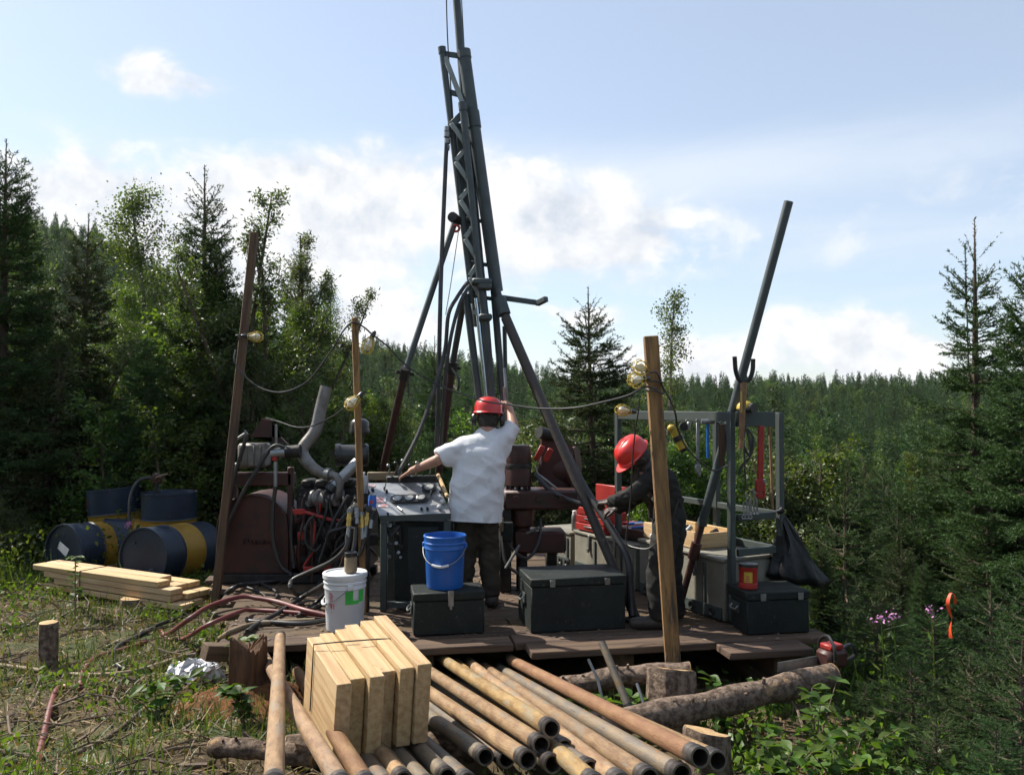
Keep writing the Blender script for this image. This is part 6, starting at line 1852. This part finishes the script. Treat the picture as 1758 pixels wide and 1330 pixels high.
def head_shape(m, c, up, fwd):
    up = V(up).normalized(); fwd = V(fwd); fwd = (fwd - up * fwd.dot(up)).normalized(); lf = up.cross(fwd)
    F = Matrix((fwd, lf, up)).transposed()
    m.ball(V(c), .092, 18, 1.06, .86, 1.18, F)
    m.ball(V(c) + F @ V((.028, 0, -.062)), .066, 14, 1.0, .86, .98, F)
    m.ball(V(c) + F @ V((.102, 0, -.022)), .015, 10, 1.1, .8, 1.6, F)     # nose
    m.ball(V(c) + F @ V((.082, 0, -.068)), .017, 10, 1, 1.5, .7, F)       # mouth
    m.ball(V(c) + F @ V((.080, 0, .014)), .020, 10, .8, 2.2, .6, F)       # brow
    for sgn in (-1, 1):
        m.ball(V(c) + F @ V((-.005, sgn * .084, -.02)), .026, 10, .75, .35, 1.15, F)
    return F
def helmet(parent, c, up, fwd, mt, muffs=False, s=1.0):
    up = V(up).normalized(); fwd = V(fwd); fwd = (fwd - up * fwd.dot(up)).normalized(); lf = up.cross(fwd)
    F = Matrix((fwd * s, lf * s, up * s)).transposed(); c = V(c)
    prof = [(.100, -.002), (.124, -.006), (.130, -.002), (.126, .006), (.119, .012), (.117, .045), (.108, .082), (.088, .112), (.055, .130), (.0005, .136)]
    sh = part('helmet', M().lathe(prof, 32, F, c, 1.16, 1.0), mt, parent)
    pk = []
    for i in range(13):
        a = R(-62 + 124 * i / 12)
        pk.append(c + F @ V((.150 * math.cos(a) + .042 * math.cos(a) ** 2, .128 * math.sin(a), -.012)))
    for i in range(13):
        a = R(62 - 124 * i / 12)
        pk.append(c + F @ V((.132 * math.cos(a), .112 * math.sin(a), -.004)))
    part('peak', M().prism(pk, F @ V((0, 0, .007))), mt, sh)
    for y0 in (-.032, 0, .032):
        part('crown_rib', M().tube(spl([c + F @ V((.128 * math.cos(t) * 1.0, y0, .132 * math.sin(t))) for t in (R(28), R(60), R(90), R(120), R(152))], 4), .0085, 8), mt, sh)
    if muffs:
        for sgn in (-1, 1):
            part('ear_muff', M().lathe([(.03, 0), (.043, .006), (.043, .024), (.034, .036), (.0005, .038)], 18, frame_of(F @ V((0, 0, 1)), F @ V((0, sgn, 0))) if False else Matrix((F.col[0], F.col[2] * (-sgn), F.col[1] * sgn)).transposed(), c + F @ V((-.012, sgn * .098, -.058)), 1.0, 1.3), m_plasticblack, sh)
            part('muff_arm', M().tube([c + F @ V((-.012, sgn * .134, -.05)), c + F @ V((-.010, sgn * .136, .0)), c + F @ V((0, sgn * .122, .02))], .007, 7), m_plasticblack, sh)
    return sh
# ---- the driller at the console, seen from behind
p1 = thing('person', 'worker in white T-shirt and red hard hat seen from behind, one arm raised', 'person', V((P(815, 1000, 6.72).x, 6.72, PZ)))
pel, wai, chs, nkb = P(815, 868, 6.74), P(818, 835, 6.75), P(826, 785, 6.78), P(836, 746, 6.80)
hdc = P(838, 716, 6.84)
Ls, Le, Lw, Lk = P(797, 764, 6.78), P(750, 790, 6.72), P(706, 808, 6.84), P(694, 816, 6.90)
Rs, Re, Rw, Rk = P(864, 754, 6.81), P(881, 731, 6.90), P(876, 704, 7.02), P(873, 692, 7.05)
hipL, hipR = P(801, 872, 6.74), P(833, 872, 6.74)
kneL, kneR = V((P(800, 960, 6.70).x, 6.76, .82)), V((P(838, 960, 6.70).x, 6.78, .82))
ankL, ankR = V((kneL.x - .03, 6.70, .46)), V((kneR.x + .03, 6.72, .46))
def body1(m):
    head_shape(m, hdc, (.0, .10, 1), (-.1, 1, 0))
    capsule(m, hdc + V((0, -.02, -.04)), .060, nkb + V((0, 0, -.03)), .066)
    capsule(m, Ls + V((.03, 0, -.01)), .070, Rs + V((-.03, 0, -.01)), .070)
    capsule(m, chs + V((-.07, 0, 0)), .105, chs + V((.07, 0, 0)), .105); capsule(m, chs, .11, pel, .105)
    capsule(m, hipL, .095, hipR, .095)
    for h, k, a in ((hipL, kneL, ankL), (hipR, kneR, ankR)):
        capsule(m, h, .080, k, .055); capsule(m, k, .054, a, .038)
    capsule(m, Ls, .058, Le, .044); capsule(m, Le, .046, Lw, .028); capsule(m, Rs, .058, Re, .046); capsule(m, Re, .047, Rw, .030)
    hand(m, Lw, Lk, (-.1, -.3, 1), .45, thumb_side=(1, .3, 0))
    hand(m, Rw, Rk, (.75, -.6, 0), 1.05, thumb_side=(0, 0, 1))
organic('body', body1, .0065, 3, m_skin, p1)
def shirt1(m):
    capsule(m, Ls + V((.02, 0, -.012)), .088, Rs + V((-.02, 0, -.012)), .086)
    capsule(m, nkb + V((-.03, .01, -.01)), .072, nkb + V((.03, .01, -.01)), .072)
    for f in (-1, -.5, 0, .5, 1):
        capsule(m, Ls + (Rs - Ls) * (.5 + .36 * f) + V((0, 0, -.02)), .10, chs + V((.075 * f, 0, 0)), .134)
    for a, b, w0, w1, r0, r1 in ((chs, wai, .075, .085, .128, .126), (wai, pel, .085, .095, .126, .126)):
        for f in (-1, -.5, 0, .5, 1):
            capsule(m, a + V((w0 * f, 0, 0)), r0 + .008, b + V((w1 * f, 0, 0)), r1 + .012)
    for f in (-1, -.5, 0, .5, 1):
        capsule(m, pel + V((.095 * f, 0, 0)), .139, pel + V((.10 * f, 0, -.2)), .143)
    capsule(m, Ls, .085, Ls + (Le - Ls) * .92, .082, flat_b=True)
    capsule(m, Ls + V((.02, 0, -.04)), .08, Ls + (Le - Ls) * .75 + V((.0, 0, -.035)), .07, flat_b=True)
    capsule(m, Rs, .082, Rs + (Re - Rs) * .95, .074, flat_b=True); capsule(m, Rs + V((0, 0, -.10)), .07, Re + V((-.02, 0, -.03)), .06)
hem = P(815, 893, 6.72)
organic('t_shirt', shirt1, .009, 22, m_shirt, p1, [(hem, V((-.05, 0, -1)))], .016, fq=.55)
def pants1(m):
    capsule(m, pel + V((-.075, 0, -.02)), .105, pel + V((.075, 0, -.02)), .105); capsule(m, pel + V((-.07, 0, -.08)), .113, pel + V((.07, 0, -.08)), .113)
    for h, k, a in ((hipL, kneL, ankL), (hipR, kneR, ankR)):
        capsule(m, h + V((0, 0, -.03)), .112, k, .088); capsule(m, k, .088, a + V((0, 0, -.02)), .076, flat_b=True)
organic('trousers', pants1, .011, 8, m_pants, p1, (), .015, seed=4)
for a in (ankL, ankR):
    organic('boot', lambda m: (capsule(m, V((a.x, a.y - .04, PZ + .05)), .052, V((a.x, a.y + .15, PZ + .045)), .044), capsule(m, a, .056, V((a.x, a.y - .02, PZ + .05)), .058)), .012, 3, m_boot, p1, [(V((0, 0, PZ + .004)), V((0, 0, -1)))])
hair = M().ball(hdc + V((0, -.012, -.012)), .097, 18, .93, 1.02, 1.08)
part('hair', hair, m_hair, p1)
helmet(p1, hdc + V((0, 0, .035)), (0.02, .06, 1), (-.1, 1, 0), m_redhat, True)
# ---- the helper at the rack, bending to the left
p2 = thing('person', 'stooping worker in dark greasy clothes and red hard hat by the tool rack', 'person', V((P(1140, 1070, 6.15).x, 6.15, PZ)))
D2 = 6.15
pel, mid_, chs, nkb = P(1150, 893, D2 + .05), P(1143, 858, D2 + .03), P(1131, 826, D2), P(1113, 803, D2 - .02)
hdc = P(1091, 783, D2 - .05)
hup, hfw = V((-.66, -.30, .69)), V((-.62, -.20, -.76))
nS, fS = P(1126, 818, D2 - .15), P(1118, 816, D2 + .17)
nE, nW, nK = P(1080, 852, D2 - .18), P(1046, 862, D2 - .05), P(1034, 862, D2 + .02)
fE, fW, fK = P(1092, 858, D2 + .26), P(1058, 874, D2 + .28), P(1044, 876, D2 + .28)
hN, hF = P(1146, 895, D2 - .08), P(1152, 895, D2 + .14)
kN, kF = P(1130, 985, D2 - .10), P(1152, 985, D2 + .16)
aN, aF = V((P(1128, 1050, D2 - .08).x, D2 - .10, PZ + .10)), V((P(1156, 1050, D2 + .2).x, D2 + .20, PZ + .10))
def body2(m):
    head_shape(m, hdc, hup, hfw)
    capsule(m, hdc + V((.03, .01, -.04)), .058, nkb, .064)
    capsule(m, nS, .062, fS, .062); capsule(m, nkb + V((.02, 0, -.03)), .10, mid_, .105); capsule(m, mid_, .10, pel, .10); capsule(m, hN, .09, hF, .09)
    for h, k, a in ((hN, kN, aN), (hF, kF, aF)):
        capsule(m, h, .08, k, .055); capsule(m, k, .054, a, .038)
    for s_, e, w_ in ((nS, nE, nW), (fS, fE, fW)):
        capsule(m, s_, .054, e, .042); capsule(m, e, .043, w_, .030)
    hand(m, nW, nK, (0, -.4, 1), .6, thumb_side=(0, 1, .4)); hand(m, fW, fK, (0, -.2, 1), .6, thumb_side=(0, -1, .3))
organic('body', body2, .0065, 3, m_skin_d, p2)
def jacket2(m):
    capsule(m, nS + V((.01, .03, -.01)), .082, fS + V((.01, -.03, -.01)), .082)
    for f in (-1, -.5, 0, .5, 1):
        o1, o2, o3 = V((0, .10 * f, 0)), V((0, .105 * f, 0)), V((0, .10 * f, 0))
        capsule(m, chs + o1 * .85 + V((.015, 0, 0)), .105, mid_ + o2 * .85, .112); capsule(m, mid_ + o2 * .85, .112, pel + o3 * .85 + V((0, 0, -.06)), .110)
    capsule(m, nkb + V((.02, 0, -.02)), .075, chs, .10)
    for s_, e, w_ in ((nS, nE, nW), (fS, fE, fW)):
        capsule(m, s_, .070, e, .054); capsule(m, e, .054, e + (w_ - e) * .98, .041, flat_b=True)
organic('jacket', jacket2, .010, 9, m_dark, p2, (), .018, seed=9)
def pants2(m):
    capsule(m, hN + V((0, .02, -.02)), .108, hF + V((0, -.02, -.02)), .108)
    for h, k, a in ((hN, kN, aN), (hF, kF, aF)):
        capsule(m, h + V((0, 0, -.03)), .108, k, .086); capsule(m, k, .086, a + V((.01, 0, -.03)), .078, flat_b=True)
organic('trousers', pants2, .011, 8, m_dark, p2, (), .014, seed=2)
for a, fx in ((aN, -.19), (aF, -.17)):
    organic('boot', lambda m: (capsule(m, V((a.x + .04, a.y, PZ + .05)), .054, V((a.x + fx + .02, a.y - .03, PZ + .047)), .045), capsule(m, a + V((.01, 0, .06)), .058, V((a.x + .02, a.y, PZ + .05)), .06)), .012, 3, m_boot, p2, [(V((0, 0, PZ + .004)), V((0, 0, -1)))])
part('open_collar', M().prism([nkb + V((-.075, -.075, -.02)), nkb + V((-.035, -.10, -.03)), nkb + V((-.045, -.115, -.11)), nkb + V((-.07, -.10, -.09))], (-.01, .02, 0)), m_skin, p2)
part('cloth_scarf', M().tube(spl([nkb + V((-.10, -.06, .0)), nkb + V((-.105, -.105, -.10)), chs + V((-.13, -.10, -.10)), mid_ + V((-.135, -.09, -.02)), mid_ + V((-.13, -.09, -.12))], 5), [.022] * 3 + [.028] * 14 + [.020] * 4, 8), m_pants, p2)
part('hair', M().ball(hdc + V((.018, .005, .0)), .096, 16, .98, .92, 1.0), m_hair, p2)
helmet(p2, hdc + hup.normalized() * .030, hup, hfw, m_redhat, s=.94)
# ---------------------------------------------------------------- ground cover
m_straw = leaf_mat('dry straw', (.13, .09, .045), (.30, .22, .115), .7, .15, .0, .2, 2.0)
m_grass = leaf_mat('green grass', (.038, .066, .016), (.10, .135, .04), .5, .35, .0, .35, 1.6)
m_twig = mat('dead twig', (.17, .12, .085), .9, c2=(.08, .06, .045), scale=12, bump=.3)
m_pink = mat('fireweed petals', (.42, .16, .36), .6, 0, c2=(.32, .10, .27), bump=0)
gr_ = np.random.default_rng(77)
def blocked(x, y):
    """under the platform, or inside the rod pile"""
    a = (y > 5.75) & (y < 9.2) & (x > -1.85 - (y - 5.6) * .40) & (x < 2.1)
    return a
def scatter(n, patch, keep=None):
    x = gr_.uniform(patch[0], patch[1], n); y = gr_.uniform(patch[2], patch[3], n)
    ok = ~blocked(x, y)
    if keep is not None: ok &= gr_.random(n) < keep(x, y)
    return x[ok], y[ok]
def patchy(x, y, s, ph):
    return .5 + .5 * np.sin(x * s + ph + 1.7 * np.sin(y * s * .7 + ph)) * np.cos(y * s * 1.1 - ph + np.sin(x * s * .6))
def blades(name, label, cat, n, patch, keep, lmin, lmax, wd, flatness, mt):
    x, y = scatter(n, patch, keep)
    k = len(x)
    base = np.stack([x, y, hgt(x, y) - .004], 1)
    az = gr_.uniform(0, 6.28, k); el = np.abs(gr_.normal(0, 1, k)) * flatness + (.05 if flatness < .6 else .35)
    el = np.minimum(el, 1.4)
    d = np.stack([np.cos(az) * np.cos(el), np.sin(az) * np.cos(el), np.sin(el)], 1)
    L = gr_.uniform(lmin, lmax, k)[:, None]
    sd = unit(np.cross(d, np.array([0, 0, 1.]) + gr_.normal(0, .4, (k, 3)))) * wd * gr_.uniform(.6, 1.4, (k, 1))
    bend = np.array([0, 0, -1.]) * L * gr_.uniform(.0, .35, (k, 1)) * np.cos(el)[:, None]
    m1_ = base + d * L * .5; tip = base + d * L + bend * .6
    m1_[:, 2] = np.maximum(m1_[:, 2], base[:, 2] + .004); tip[:, 2] = np.maximum(tip[:, 2], base[:, 2] + .003)
    v = np.stack([base - sd, base + sd, m1_ + sd * .8, m1_ - sd * .8, tip], 1).reshape(-1, 3)
    o = np.arange(k)[:, None] * 5
    f = np.concatenate([o + [[0, 1, 2]], o + [[0, 2, 3]], o + [[3, 2, 4]]])
    ob = bpy.data.objects.new(name, np_mesh(name, v, f, mt)); col.objects.link(ob)
    return tag(ob, label, cat, kind='stuff')
rodzone = lambda x, y: np.where((y < 5.4) & (x > -.95) & (x < .95), .25, 1.0)
blades('dry_straw', 'flattened dry straw and slash covering the left of the clearing', 'straw', 40000, (-7, 1.2, 2.4, 10), lambda x, y: (.25 + .75 * patchy(x, y, 1.3, .4)) * rodzone(x, y) * np.clip(1.25 - y / 12, .2, 1), .05, .24, .0035, .28, m_straw)
blades('green_grass', 'tufts of green grass among the straw', 'grass', 62000, (-7.5, 3.2, 2.4, 10.5), lambda x, y: (.22 + .78 * (patchy(x, y, 1.7, 2.1) > .52)) * rodzone(x, y), .05, .20, .004, .9, m_grass)
blades('edge_grass', 'taller weeds and grass along the edges of the clearing', 'grass', 30000, (-9, 6, 5.0, 13), lambda x, y: np.where((x < -3.2) & (y > 8.3) | (x > 2.1) | (y > 9.3), .9, .0), .12, .45, .006, 1.0, m_grass)
def leafmass(name, label, cat, n, patch, keep, size, zmax, mt, asp=.62):
    x, y = scatter(n, patch, keep)
    A = np.stack([x, y, hgt(x, y) + gr_.random(len(x)) ** 1.5 * zmax + .01], 1)
    v, f = leaves_at(gr_, A, 3, .03, size, asp, -.2)
    ob = bpy.data.objects.new(name, np_mesh(name, v, f, mt)); col.objects.link(ob)
    return tag(ob, label, cat, kind='stuff')
leafmass('ground_leaves', 'low green leaves sprouting through the straw', 'ground cover', 16000, (-7, 1.5, 2.4, 9.5), lambda x, y: (patchy(x, y, 2.3, 4.0) > .58) * .9 * rodzone(x, y), .045, .10, m_leaf_y)
leafmass('weed_bed', 'bed of leafy weeds on the right of the rods', 'ground cover', 7000, (.75, 5.2, 2.4, 7.2), lambda x, y: np.where(x > .28 * (y - 2) + .35, .75, 0) * (.3 + .7 * patchy(x, y, 2.0, 1.0)), .055, .22, m_leaf)
leafmass('left_weeds', 'leafy undergrowth under the left spruces', 'ground cover', 9000, (-9, -3.6, 7.0, 12), lambda x, y: np.where((y > 8.6) | (x < -5.0), .9, .0), .06, .5, m_leaf)
leafmass('fallen_leaves', 'dead brown leaves and chips on the ground', 'litter', 9000, (-6, 2.5, 2.4, 8.5), lambda x, y: .5 * rodzone(x, y), .035, .012, m_straw)
# dead sticks
rs_ = random.Random(31)
sticks = M()
for i in range(70):          # cut slash: longer crooked branches with side shoots
    x, y = rs_.uniform(-5.5, -1.0), rs_.uniform(3.0, 7.6)
    if blocked(np.array([x]), np.array([y]))[0]: continue
    a = rs_.uniform(0, 6.28); L = rs_.uniform(.5, 1.2); n_ = 5; pp = []
    for k in range(n_ + 1):
        xx_, yy_ = x + math.cos(a + .15 * k) * L * k / n_, y + math.sin(a + .15 * k) * L * k / n_
        pp.append(V((xx_, yy_, hz(xx_, yy_) + .012 + .05 * math.sin(k * 1.1 + i) ** 2)))
    sticks.tube(pp, [.011 - .0017 * k for k in range(n_ + 1)], 5)
    for k in range(1, n_):
        b_ = a + rs_.choice([-1, 1]) * rs_.uniform(.5, 1.1); l_ = rs_.uniform(.08, .28)
        sticks.tube([pp[k], pp[k] + V((math.cos(b_) * l_, math.sin(b_) * l_, rs_.uniform(-.01, .09)))], [.005, .002], 4)
for i in range(460):
    x, y = rs_.uniform(-6, 3.4), rs_.uniform(2.7, 9)
    if blocked(np.array([x]), np.array([y]))[0] or (y < 5.3 and -.9 < x < .9): continue
    a = rs_.uniform(0, 6.28); L = rs_.uniform(.12, .75); z = hz(x, y) + rs_.uniform(.005, .03)
    x2, y2 = x + math.cos(a) * L, y + math.sin(a) * L
    sticks.tube([(x, y, z), ((x + x2) / 2 + rs_.uniform(-.02, .02), (y + y2) / 2, hz((x + x2) / 2, (y + y2) / 2) + rs_.uniform(.01, .05)), (x2, y2, hz(x2, y2) + rs_.uniform(.004, .06))], [rs_.uniform(.003, .011)] * 2 + [.002], 5)
tag(solo('dead_sticks', sticks, m_twig, 'scattered thin dead sticks and twigs on the ground', 'twigs', kind='stuff'))
# chips, mud crumbs and needles trodden onto the deck
cx_ = gr_.uniform(-2.6, 2.1, 1500); cy_ = gr_.uniform(5.75, 8.2, 1500)
ok_ = blocked(cx_, cy_)
A = np.stack([cx_[ok_], cy_[ok_], np.full(ok_.sum(), PZ + .003)], 1)
k_ = len(A); an_ = gr_.uniform(0, 6.28, k_); L_ = gr_.uniform(.008, .035, k_); W_ = L_ * gr_.uniform(.15, .5, k_)
dx_ = np.stack([np.cos(an_), np.sin(an_), np.zeros(k_)], 1); dy_ = np.stack([-np.sin(an_), np.cos(an_), np.zeros(k_)], 1); up_ = np.array([0, 0, 1.])
v_ = np.stack([A - dx_ * L_[:, None], A + dy_ * W_[:, None], A + dx_ * L_[:, None], A - dy_ * W_[:, None], A + up_ * (W_ * .8)[:, None]], 1).reshape(-1, 3)
o_ = np.arange(k_)[:, None] * 5
f_ = np.concatenate([o_ + [[0, 1, 4]], o_ + [[1, 2, 4]], o_ + [[2, 3, 4]], o_ + [[3, 0, 4]]])
ob = bpy.data.objects.new('deck_litter', np_mesh('deck_litter', v_, f_, m_twig)); col.objects.link(ob)
tag(ob, 'chips and mud crumbs trodden onto the platform planks', 'litter', kind='stuff')
# reddish rotten litter heap by the stump
mnd = M(); nn_ = 40; vs, fs = [], []
cm = S(405, 1215)
for i in range(nn_):
    for j in range(nn_):
        u_, v_ = (i / (nn_ - 1) - .5) * 1.1, (j / (nn_ - 1) - .5) * .9
        rr2 = (u_ / .5) ** 2 + (v_ / .42) ** 2
        x, y = cm.x + .08 + u_, cm.y + .12 + v_
        vs.append((x, y, hz(x, y) + .13 * max(-.15, 1 - rr2) * (1 + .3 * math.sin(9 * u_) * math.cos(11 * v_)) + rs_.uniform(-.012, .012)))
for i in range(nn_ - 1):
    for j in range(nn_ - 1):
        fs.append((i * nn_ + j, (i + 1) * nn_ + j, (i + 1) * nn_ + j + 1, i * nn_ + j + 1))
mo = solo('earth_mound', mnd.add(vs, fs), m_dirt, 'heap of reddish rotten wood litter by the stump', 'mound', kind='structure')
# saplings with large leaves at the lower right: every leaf is a piece
def big_leaf(size, asp):
    m = M(); n = 6; vs = []
    prof = [0, .55, .95, 1.0, .75, .38, 0]
    for i in range(n + 1):
        t = i / n; w_ = prof[i] * asp * size / 2
        z = -.18 * size * t * t
        vs += [V((size * t, -w_, z + w_ * .35)), V((size * t, 0, z)), V((size * t, w_, z + w_ * .35))]
    fs = []
    for i in range(n):
        a = i * 3
        fs += [(a, a + 3, a + 4, a + 1), (a + 1, a + 4, a + 5, a + 2)]
    return m.add(vs, fs)
LEAF = [mesh_of('leaf', big_leaf(.085, .62), m_leaf_y), mesh_of('leaf', big_leaf(.105, .5), m_leaf_y), mesh_of('leaf', big_leaf(.07, .7), m_leaf)]
def sapling(label, px, py, d, h, nst, seed, spread=.35, lv=3):
    rr = random.Random(seed)
    b = P(px, py, d); z0 = hz(b.x, b.y)
    h = max(h, b.z - z0)
    t = thing('leafy_sapling', label, 'plant', (b.x, b.y, z0))
    for s_ in range(nst):
        a = rr.uniform(0, 6.28); o = spread * rr.uniform(.2, 1)
        pts = spl([V((b.x, b.y, z0 - .03)), V((b.x + math.cos(a) * o * .35, b.y + math.sin(a) * o * .35, z0 + h * .5)), V((b.x + math.cos(a) * o, b.y + math.sin(a) * o, z0 + h * rr.uniform(.75, 1.05)))], 5)
        st = part('stem', M().tube(pts, [.006 - .004 * i / (len(pts) - 1) for i in range(len(pts))], 5), m_twig, t)
        for i in range(2, len(pts)):
            for k in range(lv if i == len(pts) - 1 else 1 + (rr.random() < .35)):
                az = rr.uniform(0, 6.28); el = rr.uniform(-.15, .65)
                Mx = Matrix.Translation(pts[i]) @ Matrix.Rotation(az, 4, 'Z') @ Matrix.Rotation(-el, 4, 'Y') @ Matrix.Rotation(rr.uniform(-.5, .5), 4, 'X')
                put('leaf', rr.choice(LEAF), Mx, t)
sapling('leafy sapling with broad bright leaves below the big log', 1400, 1215, 4.5, .42, 5, 1)
sapling('bright leafy sapling at the right end of the log', 1462, 1225, 4.4, .36, 3, 2)
sapling('low leafy sapling at the very bottom, right of the dark stump', 1330, 1290, 4.0, .25, 5, 3)
sapling('small leafy sapling at the bottom edge below the young spruces', 1440, 1290, 3.9, .26, 5, 4)
sapling('small green sapling beside the tilted pipe', 1062, 1185, 4.9, .18, 3, 5, .2)
sapling('small sapling behind the big log, below the platform', 1245, 1175, 5.05, .2, 3, 6, .2)
sapling('bright green sprig in front of the papered drum', 130, 950, 7.2, .45, 2, 7, .12)
sapling('small green sprig at the corner of the platform', 412, 1090, 5.25, .22, 3, 8, .15)
sapling('leafy sprig on the reddish litter heap', 418, 1165, 4.6, .2, 3, 9, .15)
sapling('low sprig in the straw at the bottom left', 270, 1210, 4.6, .2, 4, 10, .25)
# fireweed flowers
def fireweed(label, px, py, d, seed):
    rr = random.Random(seed); c = P(px, py, d); z0 = hz(c.x, c.y)
    t = thing('fireweed', label, 'flower', (c.x, c.y, z0))
    part('stem', M().tube([(c.x, c.y, z0), (c.x + .02, c.y, (z0 + c.z) / 2), tuple(c + V((0, 0, .02)))], [.006, .005, .003], 5), m_leaf_y, t)
    pm = M()
    for i in range(26):
        q = c + V((rr.gauss(0, .022), rr.gauss(0, .02), rr.gauss(0, .018)))
        u_ = V((rr.gauss(0, 1), rr.gauss(0, 1), rr.gauss(0, 1))).normalized() * .011; w_ = u_.orthogonal().normalized() * .007
        pm.add([q - u_, q + w_, q + u_, q - w_], [(0, 1, 2, 3)])
    part('petals', pm, m_pink, t, sharp=180)
    lv = M()
    for i in range(14):
        q = V((c.x, c.y, z0 + (c.z - z0) * (i + 1) / 16)); a = i * 2.4
        dd = V((math.cos(a), math.sin(a), .35)); sdv = V((-math.sin(a), math.cos(a), 0)) * .011
        lv.add([q, q + dd * .05 + sdv, q + dd * .11, q + dd * .05 - sdv], [(0, 1, 2), (0, 2, 3)])
    part('leaves', lv, m_leaf_y, t, sharp=180)
fireweed('pink fireweed flower, leftmost by the right end box', 1512, 1062, 5.4, 1)
fireweed('pink fireweed flower in the weeds right of the platform', 1533, 1056, 5.4, 2)
fireweed('pink fireweed flower close left of the orange ribbon', 1598, 1048, 5.1, 3)
fireweed('pink fireweed flower between the drums', 220, 900, 8.6, 4)
# ---------------------------------------------------------------- light summer haze
hz_m = bpy.data.materials.new('summer haze'); hz_m.use_nodes = True
ht = hz_m.node_tree; ht.nodes.clear()
ho = ht.nodes.new('ShaderNodeOutputMaterial'); pv = ht.nodes.new('ShaderNodeVolumePrincipled')
pv.inputs['Color'].default_value = (.80, .88, 1.0, 1); pv.inputs['Density'].default_value = .00013; pv.inputs['Anisotropy'].default_value = .3
ht.links.new(pv.outputs[0], ho.inputs['Volume'])
hzo = solo('haze', M().box((0, 150, 20), (900, 700, 70), None, .01), hz_m, 'thin pale summer haze over the valley', 'haze', kind='stuff')
sc.cycles.volume_bounces = 0
sc.cycles.volume_step_rate = 4
